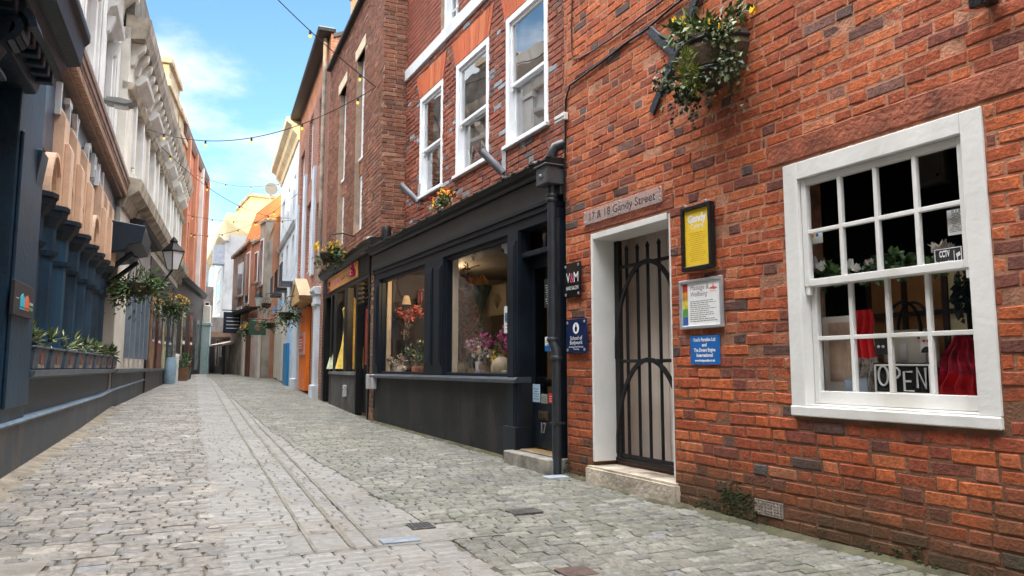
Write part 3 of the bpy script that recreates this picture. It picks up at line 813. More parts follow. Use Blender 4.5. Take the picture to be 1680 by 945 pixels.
# silver framed board
t, w, h = plate(FA, 'notice_board', 'white wellbeing notice in a silver frame, middle sign right of the gateway', 'sign', 1113,462, 1185,536, .03, .025, None)
m = MB(); fr = .022
m.box(-w/2, -w/2+fr, 0, .025, 0, h); m.box(w/2-fr, w/2, 0, .025, 0, h); m.box(-w/2+fr, w/2-fr, 0, .0245, 0, fr); m.box(-w/2+fr, w/2-fr, 0, .0245, h-fr, h)
m.build('frame', SILVER, t, bevel=.003)
m = MB(); m.box(-w/2+fr+.001, w/2-fr-.001, .004, .012, fr+.001, h-fr-.001); m.build('notice', PAPER, t)
m = MB(); cw = w-2*fr; hx = w/2-fr
m.text('Massage &', .05, hx-cw*.46, h-.062, .0125, 0, shear=.25, fit=cw*.48); m.text('Wellbeing', .05, hx-cw*.44, h-.108, .0125, 0, shear=.25, fit=cw*.44)
m.build('heading', mat('mauve_print', (.16,.07,.13), .6), t, normals=False)
m = MB(); lines_of_print(m, -hx+.03, hx-.085, .045, h-.15, 11, .0123, 0, .0034); m.build('small_print', INK, t, normals=False)
m = MB(); st = [(.45,.03,.02),(.6,.25,.02),(.6,.5,.04),(.10,.32,.06),(.03,.10,.35)]
for k in range(5): m.box(hx-.06, hx-.006, .0121, .0128, h-fr-.004-(h-2*fr-.008)*(k+1)/5, h-fr-.004-(h-2*fr-.008)*k/5, k)
m.build('colour_stripe', [mat('stripe_%s' % n, c, .6, .3, 20) for n, c in zip(('red','orange','yellow','green','blue'), st)], t)
m = MB(); ex = -hx+.07
m.prism([(ex-.045,h-.075),(ex-.02,h-.088),(ex+.05,h-.078),(ex+.02,h-.07),(ex+.004,h-.066),(ex,h-.035),(ex-.006,h-.066),(ex-.02,h-.07)], 'y', .0121, .0128)
m.text('Wellbeing', .015, ex, h-.098, .0125, 0); m.build('emblem', mat('red_print', (.6,.10,.05), .6), t)
# blue plate
t, w, h = plate(FA, 'name_plate', 'bright blue plate with white lettering, lowest sign right of the gateway', 'sign', 1132,552, 1181,598, .012, .01, None)
MB().box(-w/2, w/2, 0, .01, 0, h).build('plate', mat('bright_blue_enamel', (.015,.13,.42), .35, .04, 5), t, bevel=.002)
m = MB()
for k, (s_, f_) in enumerate((("Fool's Paradise Ltd",.74), ('and',.16), ('The Dream Engine',.74), ('International',.56), ('www.foolsparadise.co.uk',.70))):
    m.text(s_, .034 if k < 4 else .022, 0, h*(.86-.18*k), .0105, 0, bold=.001, fit=w*f_)
m.build('lettering', LTEXT, t, normals=False)
# black acrylic hair salon plate, navy bodywork plate
t, w, h = plate(FA, 'name_plate', 'black acrylic hair salon plate beside the drainpipe', 'sign', 925,434, 952,486, .035, .015, None)
MB().box(-w/2, w/2, 0, .012, 0, h).build('plate', mat('black_acrylic', (.012,.012,.013), .12, .1), t, bevel=.003)
m = MB(); m.text('V', .13, w*.25, h*.56, .0125, 0, fit=w*.23); m.text('M', .13, -w*.24, h*.56, .0125, 0, fit=w*.27); m.text('HAIR SALON', .05, 0, h*.27, .0125, 0, fit=w*.74); m.build('lettering', LTEXT, t, normals=False)
m = MB(); m.text('&', .125, w*.02, h*.55, .0127, 0, fit=w*.22); m.build('ampersand', mat('pink_lettering', (.65,.08,.20), .5), t, normals=False)
m = MB(); sign_screws(m, (-w/2+.03, w/2-.03), (.03, h-.03), .015, 0, .014); m.build('screw', STEEL, t, smooth=True)
t, w, h = plate(FA, 'name_plate', 'navy blue plate with a white oval emblem, under the black plate by the drainpipe', 'sign', 928,525, 962,579, .035, .015, None)
MB().box(-w/2, w/2, 0, .012, 0, h).build('plate', mat('navy_acrylic', (.012,.022,.075), .2, .1), t, bevel=.003)
m = MB(); m.text('School of', .05, 0, h*.44, .0125, 0, fit=w*.58); m.text('Bodywork', .05, 0, h*.31, .0125, 0, fit=w*.60); m.text('Professional Massage', .02, 0, h*.185, .0125, 0, fit=w*.7); m.text('Training', .02, 0, h*.12, .0125, 0, fit=w*.28)
m.prism([(w*.15*math.cos(a*math.pi/10), h*.73+h*.165*math.sin(a*math.pi/10)) for a in range(20)], 'y', .0121, .0126)
m.build('lettering', LTEXT, t, normals=False)
m = MB(); m.prism([(w*.06*math.cos(a*math.pi/6), h*.71+h*.085*math.sin(a*math.pi/6)) for a in range(12)], 'y', .0127, .0131); m.box(-w*.02, w*.02, .0127, .0131, h*.78, h*.85); m.build('emblem', MATS['navy_acrylic'], t)
m = MB(); sign_screws(m, (-w/2+.03, w/2-.03), (.03, h-.03), .015, 0, .014); m.build('screw', STEEL, t, smooth=True)

# ---------------------------------------------------------------- iron wall tie, cables, half barrel of flowers
t = on(FA, 'wall_tie', 'crossed grey iron wall tie behind the hanging flower basket', 'wall tie', FA.px(1120,100)[0], .004, FA.px(1120,100)[1])
cx_, cz_ = FA.px(1120, 100)
def rel(X, Y, d=0): x, z = FA.px(X, Y, d); return (x-cx_, z-cz_)
IRON = mat('blue_grey_iron', (.035,.042,.055), .45, .35, 8, .3, 50, metal=.3)
for P, Q in (((1068,50),(1175,150)), ((1072,186),(1156,-22))):
    p, q = rel(*P), rel(*Q); MB().bar((p[0], .012, p[1]), (q[0], .012 if P[0] == 1068 else .03, q[1]), .072, .02, up=(0,1,0)).build('strap', IRON, t, bevel=.004)
def cable(F, label, pts, d, r=.008, m=BLACK, name='wall_cable', sag=0):
    P = []
    for X, Y in pts:
        x, z = F.px(X, Y, d); P.append((x, z))
    x0, z0 = P[0]; t = on(F, name, label, 'cable', x0, d, z0)
    out = []
    for (a, b), (c, e) in zip(P, P[1:]):
        for k in range(4): out.append((a+(c-a)*k/4-x0, random.uniform(-.003,.003), b+(e-b)*k/4-z0))
    out.append((P[-1][0]-x0, 0, P[-1][1]-z0))
    MB().tube(out, r, 6).build('cord', m, t, smooth=True)
    return t
cable(FA, 'black cable looping down the orange brick corner and up to the iron tie', [(926,330),(927,250),(928,165),(935,140),(960,122),(1000,92),(1030,68),(1062,47),(1090,22),(1125,-5),(1160,-40)], .016, .010)
cable(FA, 'thin dark cable dropping beside the brick corner then rising across the wall', [(938,-60),(938,0),(938,85),(941,97),(952,95),(975,82),(1010,58),(1050,28),(1085,2),(1120,-30)], .012, .007)
cable(FA, 'hair thin cable running just above the black cable on the orange wall', [(945,125),(975,108),(1005,85),(1040,60),(1064,42)], .010, .005)
t = on(FA, 'junction_box', 'small white box on the brick corner above the florist cornice', 'box', FA.px(920,194,.03)[0], .0, FA.px(920,200,.03)[1])
MB().box(-.09, .09, 0, .05, 0, .07).build('casing', WHITE, t, bevel=.006); MB().box(-.09, .09, .05, .056, .03, .034).build('lid_seam', GREY, t)
t = on(FA, 'hanging_basket', 'half barrel basket of daffodils and trailing ivy on the orange brick wall', 'hanging basket', FA.px(1150,120,.2)[0], 0, FA.px(1150,120,.2)[1]-.06)
WOODB = mat('weathered_barrel_wood', (.075,.048,.026), .8, .35, 6, .5, 30)
m = MB(); prof = []
n = 14; rows_ = [(-.02,.13,.18),(.08,.235,.25),(.2,.285,.275),(.3,.27,.26)]
i0 = len(m.v)
for z, rx, ry in rows_:
    for k in range(n+1):
        a = math.pi*k/n; m.v.append((rx*math.cos(a), .03+ry*math.sin(a), z))
for j in range(len(rows_)-1):
    for k in range(n):
        a = i0+j*(n+1)+k; m.f.append((a, a+1, a+n+2, a+n+1)); m.m.append(0)
m.f.append(tuple(i0+k for k in range(n+1))); m.m.append(0)
m.f.append(tuple(i0+2*(n+1)+k for k in range(n+1))); m.m.append(0)
bk = m.build('barrel', WOODB, t)
m = MB()
for z, rx, ry in ((.06,.222,.243),(.255,.288,.278)):
    m.tube([(rx*math.cos(math.pi*k/n), .03+ry*math.sin(math.pi*k/n), z) for k in range(n+1)], .011, 6)
m.build('hoop', IRON, bk)
m = MB(); m.foliage((0,.15,.37), (.28,.2,.10), 420, .075, .035, (0,0,1), .1, .3); m.build('foliage', [LEAF, LEAFV], t, normals=False)
m = MB()
m.foliage((.24,.2,.12), (.10,.15,.20), 360, .042, .032, (0,0,0,1), .7, .4); m.foliage((-.24,.2,.06), (.10,.15,.22), 380, .042, .032, (0,0,1), .7, .4)
m.foliage((.07,.30,-.02), (.17,.1,.10), 300, .042, .032, (0,0,1), .7, .4)
for k in range(14):
    x = random.uniform(-.3,.3); y = random.uniform(.05,.3); z = random.uniform(-.08,.1)
    for q in range(8):
        z -= .026; x += random.uniform(-.012,.012); m.leaf((x, y, z), (random.gauss(0,1), random.random(), -.7), .04, .03, random.choice((0,0,1)))
m.build('ivy', [LEAFD, LEAFV], t, normals=False)
m = MB(); m.foliage((-.03,.33,.03), (.08,.07,.13), 320, .07, .012, (0,), .0, .2); m.build('heather', mat('lime_heather', (.17,.20,.03), .6, .2, 8, island=.4), t, normals=False)
def daffodil(parent, base, head, r=.034):
    m = MB(); b, h = Vector(base), Vector(head)
    m.tube([b, b.lerp(h, .5)+Vector((0,.01,0)), h], .004, 5, 1)
    for k in range(6):
        a = k*math.pi/3; d = Vector((math.cos(a), .25, math.sin(a))); m.leaf(h, d, r*1.25, r*.9, 0, .1)
    m.lathe([(r*.25,0),(r*.42,r*.35),(r*.5,r*.62)], (0,0,0), 8, 0)
    for j in range(len(m.v)-24, len(m.v)):
        v = m.v[j]; m.v[j] = (h.x+v[0], h.y+v[2], h.z+v[1])
    m.build('daffodil', [YELLOWF, LEAF], parent, normals=False)
for X, Y in ((1124,35),(1127,40),(1146,44),(1172,37),(1188,46),(1130,60),(1110,37),(1240,19)):
    xq, zq = FA.px(X, Y, .22); bx = FA.px(1150,120,.2)[0]; bz = FA.px(1150,120,.2)[1]-.06
    daffodil(t, ((xq-bx)*.6 - (.08 if X == 1240 else 0), .2, .32), (xq-bx, .24, zq-bz))
t = on(FA, 'floodlight', 'dark floodlight head fixed high on the orange brick wall', 'lamp', FA.px(1608,5,.1)[0], 0, FA.px(1608,5,.1)[1])
MB().box(-.03,.03,0,.08,.01,.05).build('bracket', BLACK, t, bevel=.004); MB().prism([(.04,.0),(.11,-.015),(.115,.04),(.04,.06)], 'x', -.05, .05).build('housing', BLACK, t, bevel=.008)

# ---------------------------------------------------------------- florist: brown brick house over a black shopfront
FB = Frame(FA.w(0, -.4).xy, az_of(214), 'R')
B = on(FB, 'shop_building', 'brown brick house with tall white sash windows over a black florist shopfront', 'building')
def pxr(F, X0, Y0, X1, Y1, d=0):
    a = F.px(X0, Y0, d); b = F.px(X1, Y1, d); return (min(a[0], b[0]), max(a[0], b[0]), min(a[1], b[1]), max(a[1], b[1]))
BW = []
for (xl, xr, yt, yb) in ((683,722,172,335), (744,800,112,296), (829,901,28,245)):
    a, b = FB.x_at(xr), FB.x_at(xl); zt = FB.px(xl, yt)[1]; zb = FB.px(xl, yb)[1]
    BW.append((a, b, zb, zt))
zt_ = sum(w[3] for w in BW)/3; zb_ = sum(w[2] for w in BW)/3
BW = [(w[0], w[1], zb_, zt_) for w in BW]
print('BW', [tuple(round(v,2) for v in w) for w in BW])
BX0, BX1 = 2.27, 8.25
BAND = (BX0, BX1, FB.px(664,138)[1], FB.px(664,121)[1])
UW = pxr(FB, 724, -90, 752, 22); UW = (UW[0], UW[1]+.0, BAND[3]+.02, BAND[3]+1.5)
arches = [(w[0]-.06, w[1]+.06, w[3], w[3]+.38) for w in BW]
mb = MB(); panel(mb, BX0, BX1, 2.75, 9.0, BW+[UW], -.009, -.32, 0)
lay_bricks(mb, BX0, BX1, 2.8, BAND[2], BW+arches, 0, 1, .225, .075, .012, .003, .004, wob=.01)
lay_bricks(mb, BX0, BX1, BAND[3], 8.3, [UW], 0, 2, .225, .075, .008, .002, .002, wob=.01)
BRICK_B2 = island_mat('smooth_red_brick', [(0,(.27,.085,.055)),(.5,(.22,.07,.045)),(1,(.31,.10,.065))], fine=.2, fscale=26, bump=.3)
mb.build('wall', [MORTAR_B, BRICK_B, BRICK_B2], B, normals=False)
for a, b, c, d in arches:                                   # flat arches of rubbed brick, splayed
    m = MB(); n = 13; mid = (a+b)/2
    for k in range(n):
        p, q = a+(b-a)*k/n+.003, a+(b-a)*(k+1)/n-.003
        sp = lambda x: x + (x-mid)*.16
        i = len(m.v)
        lo = lambda x: mid + (x-mid)*.93
        for y in (-.05, .004+random.uniform(-.002,.002)): m.v += [(lo(p),y,c+.004),(lo(q),y,c+.004),(sp(q),y,d),(sp(p),y,d)]
        for f in ((0,3,2,1),(4,5,6,7),(0,1,5,4),(1,2,6,5),(2,3,7,6),(3,0,4,7)): m.f.append(tuple(i+v for v in f)); m.m.append(0)
    m.build('flat_arch', RUBBED, B)
m = MB(); m.box(BAND[0], BAND[1], -.1, .035, BAND[2], BAND[3]); m.build('string_course', mat('pale_blue_white_paint', (.70,.73,.76), .5, .06, 3, grime=(.4,.4,.38,.35)), B, bevel=.006)
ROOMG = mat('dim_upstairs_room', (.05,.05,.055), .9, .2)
for k, w in enumerate(BW):
    sash_window(B, *w, .0, cas=.085, meet=w[2]+(w[3]-w[2])*.47, glass=GLASS_B, sill=.05, depth=.045, back=ROOMG, blind=None)
sash_window(B, *UW, -.06, cas=.07, cols=3, rows=3, glass=GLASS_SKY, back=ROOMG)
shell(B, BX0, BX1, -.32, -6.5, 2.75, 9.0, BRICK_B2, 2.4)
w = BW[1]; t = on(FB, 'window_sign', 'white salon initials stuck inside the middle sash window above the florist', 'sign', (w[0]+w[1])/2, -.112, w[2]+.15)
m = MB(); m.text('V', .34, .27, .13, 0, 0); m.text('M', .34, -.19, .13, 0, 0); m.build('lettering', LTEXT, t, normals=False)
m = MB(); m.text('&', .33, .04, .13, 0, 0); m.build('ampersand', mat('rose_lettering', (.70,.25,.35), .5), t, normals=False)
for (X, Y, lab) in ((828,272,'grey flagpole socket on a bracket between two upper windows of the florist'), (688,322,'grey flagpole socket beside the flower pot, leftmost above the florist')):
    x, z = FB.px(X, Y); t = on(FB, 'flagpole_socket', lab, 'bracket', x, 0, z, 'flagpole sockets on the florist house')
    MB().box(-.05, .05, 0, .015, -.18, .2).build('plate', SILVER, t, bevel=.004)
    MB().tube([(-.02,.03,-.1), (.1,.27,.18)], .048, 10).build('socket', GREY, t, smooth=True)
# --- shopfront (facade plane of the near wall)
FGX = FB.w(0).xy
S = .4                                                      # local y of the shopfront plane in B's own frame
gb = lambda x: FA.g(x)
W2 = (3.40, 5.27, .91, 2.41); W1 = (5.93, 8.04, .91, 2.41)
m = MB(); N_ = 10
for k in range(N_):
    a, b = 3.16+(8.32-3.16)*k/N_, 3.16+(8.32-3.16)*(k+1)/N_
    m.prism([(a, gb(a)-.08), (b, gb(b)-.08), (b, .84), (a, .84)], 'y', S-.14, S)
m.build('stall_riser', DARK, B)
for k, X in enumerate((765, 725, 690, 660)):                # dark vents at the foot of the riser
    x = FA.px(X, 700)[0]; m = MB(); m.box(x-.11, x+.11, S+.0005, S+.004, gb(x)+.03, gb(x)+.10); m.build('vent', INK, B)
m = MB(); m.prism([(S-.12,.84),(S+.07,.84),(S+.075,.875),(S+.05,.90),(S-.12,.905)], 'x', 3.16, 5.60); m.prism([(S-.12,.838),(S+.069,.838),(S+.074,.873),(S+.049,.898),(S-.12,.903)], 'x', 5.603, 8.32)
m.build('window_sill', mat('worn_blue_black_sill', (.05,.06,.075), .35, .25, 5), B, bevel=.004)
def post(x0, x1, z0, z1, d=.03, plinth=None):
    m = MB(); m.box(x0, x1, S-.12, S+d, z0, z1)
    e = .035; m.box(x0+e, x1-e, S+d-.001, S+d+.012, z0+.12, z1-.1)
    m.box(x0+e+.03, x1-e-.03, S+d+.0105, S+d+.02, z0+.16, z1-.14)
    if plinth: m.box(x0-.015, x1+.015, S-.1, S+d+.04, plinth[0], plinth[1])
    return m.build('pilaster', DARKB, B, bevel=.004)
post(3.17, 3.42, gb(3.3)-.05, 2.42, .03, (gb(3.3)-.05, .40)); post(5.26, 5.58, .906, 2.42); post(5.585, 5.935, .906, 2.42, .028); post(8.03, 8.32, .906, 2.42)
m = MB()                                                    # window heads with stepped mouldings, fascia, cornice
m.box(2.36, 8.36, S-.12, S+.02, 2.42, 2.52); m.box(2.36, 8.36, S-.12, S+.045, 2.52, 2.575); m.box(2.36, 8.36, S-.12, S+.07, 2.575, 2.62)
m.build('window_head', DARKB, B, bevel=.005)
m = MB(); m.box(2.30, 8.40, S-.12, S+.035, 2.622, 2.86); m.build('fascia', mat('charcoal_fascia', (.032,.032,.031), .45, .25, 2, .1, 18), B, bevel=.004)
m = MB(); m.prism([(S-.5,2.862),(S+.06,2.862),(S+.09,2.89),(S+.15,2.91),(S+.17,2.95),(S+.17,2.965),(S-.5,2.985)], 'x', 2.28, 8.42); m.build('cornice', BLACK, B, bevel=.003)
m = MB()
for k in range(260):
    x = random.uniform(2.3, 8.3); m.ball((x, S+.12+random.uniform(-.05,.05), 2.968), random.uniform(.012,.034), 6, random.choice((0,0,1)), (1.6,1,.5))
tag(m.build('moss', [mat('dark_moss', (.025,.03,.012), .95, .4, 20), mat('black_crust', (.02,.018,.015), .95, .3, 20)], B), kind='stuff')
for w_ in (W2, W1):
    m = MB(); a, b, c, d = w_; e = .024
    m.box(a, a+e, S-.1, S-.02, c, d+.02); m.box(b-e, b, S-.1, S-.02, c, d+.02); m.box(a+e, b-e, S-.1, S-.021, d-.035, d+.02); m.box(a+e, b-e, S-.1, S-.021, c-.004, c+.03)
    f = m.build('window', DARKB, B, bevel=.004)
    g = MB(); g.quad((a+e-.005,S-.045,c),(b-e+.005,S-.045,c),(b-e+.005,S-.045,d),(a+e-.005,S-.045,d)); g.build('glass', GLASS, f, normals=False)
    g = MB(); g.box(b-e-.035, b-e+.03, S-.17, S-.105, c+.02, d-.01); g.build('inner_jamb', mat('cream_inner_jamb', (.62,.50,.36), .6, .08), f)
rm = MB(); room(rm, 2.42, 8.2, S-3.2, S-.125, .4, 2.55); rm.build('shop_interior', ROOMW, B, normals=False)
m = MB(); m.box(3.3, 8.1, S-.75, S-.13, .80, .875); m.build('display_shelf', mat('brown_shelf', (.10,.06,.035), .6, .25, 6), B)
m = MB(); m.box(2.9, 4.9, S-2.6, S-2.56, 1.75, 2.5); m.box(6.2, 7.6, S-2.9, S-2.86, .5, 2.5); m.build('partition', mat('pale_partition', (.30,.26,.19), .8, .15), B)
# door number 17
DX0, DX1 = 2.46, 3.165; dz0 = gb(2.8)+.16
m = MB(); m.box(DX1-.001, DX1+.03, S-.3, S+.01, dz0-.2, 2.42); m.box(2.36, DX0, S-.3, S+.012, gb(2.4)-.05, 2.42); m.box(DX0, DX1, S-.2, S-.01, 2.13, 2.18); m.build('door_frame', DARKB, B, bevel=.004)
g = MB(); g.quad((DX0,S-.12,2.18),(DX1,S-.12,2.18),(DX1,S-.12,2.42),(DX0,S-.12,2.42)); g.build('transom_light', glass_mat('dark_transom', 1.6, (.12,.13,.14)), B, normals=False)
dy = S-.13
m = MB(); gl = (FA.px(914,500,-.13)[0], FA.px(876,500,-.13)[0], .72, 2.02)
panel(m, DX0+.004, DX1-.004, dz0, 2.125, [gl], dy, dy-.045); door = m.build('door', DARKB, B, normals=False)
g = MB(); g.quad((gl[0],dy-.02,gl[2]),(gl[1],dy-.02,gl[2]),(gl[1],dy-.02,gl[3]),(gl[0],dy-.02,gl[3])); g.build('glass', glass_mat('dim_door_glass', 1.5, (.5,.5,.5)), door, normals=False)
m = MB(); x, z = FA.px(893,682,-.13); m.box(x-.10, x+.10, dy, dy+.012, z-.045, z+.045); m.box(x-.085, x+.085, dy+.012, dy+.02, z-.025, z+.03); m.build('letterbox', mat('aged_brass', (.10,.075,.04), .4, .3, 20, metal=.6), door, bevel=.003)
x, z = FA.px(892,703,-.13); MB().text('17', .15, x, z, dy+.002, 0, depth=.004, wide=.8).build('house_number', SILVER, door, normals=False)
x, z = FA.px(865,490,-.13); m = MB(); m.tube([(x,dy,z-.1),(x,dy+.05,z-.08),(x,dy+.055,z),(x,dy+.05,z+.08),(x,dy,z+.1)], .011, 8); m.build('handle', STEEL, door, smooth=True)
m = MB(); m.box(DX0-.14, DX1+.06, S-.14, S+.17, gb(2.8)-.06, dz0-.03); m.box(DX0-.06, DX1-.06, S-.14, S+.05, dz0-.03, dz0-.012, 1); m.build('doorstep', [mat('grey_stone_step', (.26,.24,.20), .8, .35, 6, .5, 30), mat('worn_brass_tread', (.42,.27,.12), .45, .3, 10, metal=.5)], B, bevel=.012)
# --- papers on the door and windows
def paper(label, X0, Y0, X1, Y1, d, m_, print_=None, name='paper_notice', cat='notice', body=None, lm=None):
    t, w, h = plate(FA, name, label, cat, X0, Y0, X1, Y1, d, .002, None)
    MB().box(-w/2, w/2, 0, .002, 0, h).build('sheet', m_, t)
    m = MB()
    if print_: lines_of_print(m, -w*.4, w*.4, h*.10, h*.80, print_, .0022, 0, h/print_*.17, True)
    for (s_, sz, z_, f_) in (body or ()): m.text(s_, sz, 0, h*z_, .0023, 0, fit=w*f_)
    if m.v: m.build('lettering', lm or INK, t, normals=False)
    return t, w, h
paper('black framed chalk notice hanging inside the glass of door 17', 893,458, 909,503, -.128, INK, 9, lm=LTEXT)
t, w, h = paper('small white and blue opening notice on the glass of door 17', 894,553, 903,576, -.128, PAPER, 5)
MB().box(-w/2, w/2, .0021, .003, 0, h*.4).build('blue_block', MATS['bright_blue_enamel'], t)
t, w, h = paper('tall green and white defibrillator strip on the right edge of door 17', 911,592, 920,662, .02, PAPER, 12)
m = MB(); m.box(-w/2, w/2, .0021, .003, h*.68, h); m.build('green_block', mat('bright_green_print', (.06,.38,.10), .5, .1), t)
MB().text('AED', .05, 0, h*.76, .0032, 0, fit=w*.7).build('lettering', LTEXT, t, normals=False)
t, w, h = paper('pale blue sticker at the foot of the glass of door 17', 874,630, 886,660, -.128, mat('pale_blue_print', (.42,.58,.72), .5, .1), 5)
paper('small red sticker at the foot of the glass of door 17', 900,645, 908,662, -.128, mat('red_sticker', (.55,.03,.02), .5, .1), 3, lm=LTEXT)
paper('grey payment sticker between the blue and red stickers of door 17', 888,646, 898,662, -.128, mat('grey_sticker', (.28,.30,.26), .5, .3, 30), 3)
t, w, h = paper('tall white leaflet with a blue picture on the wide florist window', 827,503, 837,546, -.055, PAPER, 6)
MB().box(-w*.35, w*.35, .0024, .003, h*.42, h*.72).build('picture', mat('blue_photo_print', (.10,.22,.30), .5, .6, 30), t)
# --- drainpipe
dpx = 2.325; gz = gb(dpx)
t = on(FA, 'drainpipe', 'dark grey drainpipe with a hopper beside the florist door', 'drainpipe', dpx, .075, gz)
PIPE = mat('dark_grey_pipe_paint', (.026,.030,.036), .38, .25, 8)
zj = FA.px(905,575,.08)[1]-gz; zh = FA.px(905,290,.1)[1]-gz; ztop = FA.px(915,240,.1)[1]-gz
m = MB(); m.tube([(0,0,-.03),(0,0,zj-.06)], .042, 12); m.tube([(0,0,zj-.06),(.0,.0,zj),(.05,.01,zj+.08),(.05,.01,zj+.14)], .044, 12); m.tube([(.05,.01,zj+.14),(.05,.01,zh)], .042, 12)
m.tube([(.05,.01,zh+.05),(.05,.01,ztop-.05),(.03,-.02,ztop+.03),(-.02,-.09,ztop+.06)], .05, 12); m.build('pipe', PIPE, t, smooth=True)
for z in (zj+.10, zj-.07, zh-.18, zh-.22, ztop-.12): MB().lathe([(.05,-.018),(.054,-.012),(.054,.012),(.05,.018)], (.05 if z > zj else 0, .01 if z > zj else 0, z), 12).build('collar', PIPE, t, smooth=True)
m = MB(); m.box(-.04, .16, -.08, .12, zh-.08, zh+.09); m.box(-.06, .18, -.08, .14, zh+.09, zh+.11); hop = m.build('hopper', mat('grey_hopper_paint', (.055,.06,.065), .4, .25, 8), t, bevel=.008); MB().ball((.06,.122,zh), .022, 10).build('bolt', GREY, hop)
m = MB(); m.box(-.05, .05, -.06, .045, .45, .47); m.build('bracket', PIPE, t)
# --- things in the florist's windows
def at(X, Y, d=-.4):
    x, z = FA.px(X, Y, d); return FA, x, d, z
def item(name, label, cat, X, Y, d=-.4, group=None):
    x, z = FA.px(X, Y, d); return on(FA, name, label, cat, x, d, z, group)
SH = .875
def vase_of(name, label, X, d, prof, vm, flowers, cat='vase', stems=True, Y=None, z=SH, n=14, fname='flowers'):
    x = FA.px(X, 600, d)[0]; t = on(FA, name, label, cat, x, d, z)
    v = MB().lathe(prof, (0,0,0), n).build('pot', vm, t, smooth=True)
    for (c, rad, k, L_, w_, mats) in flowers:
        f = MB(); 
        for q in range(8 if stems else 0): f.tube([(0,0,prof[-1][1]-.03), (c[0]+random.uniform(-.6,.6)*rad[0], c[1], c[2]+random.uniform(-.5,.3)*rad[2])], .003, 4, 0)
        f.foliage(c, rad, k, L_, w_, tuple(range(len(mats))), .0, .25); f.build(fname, mats, t, normals=False)
    return t
STEM = mat('dry_brown_stem', (.26,.12,.075), .7, .3, 10, island=.4)
vase_of('flower_vase', 'tall copper vase of dried dark red sprays in the wide florist window', 755, -.42, [(.07,0),(.085,.05),(.07,.3),(.05,.5),(.06,.58)], mat('aged_copper', (.32,.13,.06), .35, .25, 8, metal=.5), [((0,0,.88),(.28,.2,.28),520,.06,.02,[STEM, CORALF, mat('deep_red_dry_petal', (.42,.07,.07), .6, .3, 10, island=.4)])])
vase_of('flower_vase', 'round pale vase of magenta orchids in the wide florist window', 799, -.42, [(.07,0),(.12,.06),(.14,.14),(.09,.24),(.08,.27)], mat('grey_beige_ceramic', (.33,.27,.21), .5, .15, 6), [((0,0,.40),(.15,.12,.10),70,.055,.05,[PINKF, mat('magenta_petal', (.60,.06,.28), .5, .2, 10, island=.3)]), ((-.02,.0,.42),(.18,.14,.14),60,.07,.02,[LEAF]), ((.12,.05,.23),(.1,.08,.06),60,.045,.04,[PALEF, CORALF])], z=SH+.08)
vase_of('flower_vase', 'slim stand of blush pink blooms left of the orchids in the florist window', 774, -.36, [(.045,0),(.05,.03),(.03,.2),(.035,.26)], mat('dark_bottle', (.03,.03,.03), .2), [((0,0,.36),(.09,.08,.07),90,.055,.05,[PALEF, PINKF])], z=SH+.05)
vase_of('flower_vase', 'tall vase of bright pink blooms at the right end of the wide florist window', 830, -.34, [(.05,0),(.06,.1),(.045,.25),(.05,.3)], mat('amber_glass', (.25,.12,.03), .2), [((0,0,.46),(.11,.1,.15),80,.055,.05,[PINKF, MATS['magenta_petal']]), ((0,0,.46),(.13,.1,.2),50,.08,.02,[LEAF]), ((0,.0,.15),(.13,.1,.2),120,.12,.008,[STEM])], z=SH+.03)
vase_of('stoneware_jar', 'big beige stoneware jar with a narrow neck in the wide florist window', 823, -.24, [(.09,0),(.125,.05),(.13,.14),(.10,.21),(.035,.25),(.04,.28)], mat('beige_stoneware', (.34,.26,.17), .6, .15, 8, .2), [], 'jar')
for X, r, h, lab in ((757,.115,.19,'largest woven basket in the wide florist window'), (778,.085,.12,'low woven basket between two others in the wide florist window'), (795,.075,.16,'narrow woven basket nearest the orchids in the florist window')):
    t = on(FA, 'woven_basket', lab, 'basket', FA.px(X,600,-.25)[0], -.25, SH, 'woven baskets in the florist window')
    m = MB(); m.lathe([(r*.85,0),(r,h*.3),(r,h*.95),(r*1.04,h),(r*.9,h),(r*.85,h*.6)], (0,0,0), 16); m.build('body', mat('wicker_weave', (.26,.18,.10), .75, .35, 60, .6, 90), t)
    m = MB(); m.foliage((0,0,h+.04), (r*.8,r*.8,.06), 40, .05, .012, (0,)); m.build('foliage', LEAFD, t, normals=False)
for X, lab, c in ((628,'small pale blue box at the left end of the florist windows', (.35,.42,.48)), (790,'small lilac box among the baskets of the florist window', (.36,.28,.36)), (833,'small striped box right of the stoneware jar', (.42,.38,.28))):
    t = on(FA, 'gift_box', lab, 'box', FA.px(X,610,-.2)[0]+.02, -.2, SH); m = MB(); m.box(-.06,.06,-.04,.04,0,.075); m.build('carton', mat('box_%s' % lab.split()[1], c, .6, .1), t, bevel=.003)
    MB().box(-.063,.063,-.043,.043,.0755,.095).build('lid', mat('box_lid_%s' % lab.split()[1], tuple(v*1.25 for v in c), .6, .1), t, bevel=.003)
vase_of('flower_vase', 'dark jug of russet leaves and berries in the wide florist window', 766, -.55, [(.06,0),(.09,.08),(.07,.2),(.05,.26)], mat('dark_green_jug', (.04,.06,.04), .3, .2), [((0,0,.56),(.24,.16,.30),380,.07,.035,[mat('russet_leaf', (.50,.14,.05), .6, .25, 8, island=.4), CORALF, LEAFD])], z=SH)
vase_of('flower_vase', 'white enamel jug of cream roses between the baskets of the florist window', 786, -.28, [(.04,0),(.055,.04),(.045,.15),(.055,.2)], WHITE, [((0,0,.28),(.10,.08,.07),90,.045,.04,[PALEF, PALEF, LEAF])], z=SH)
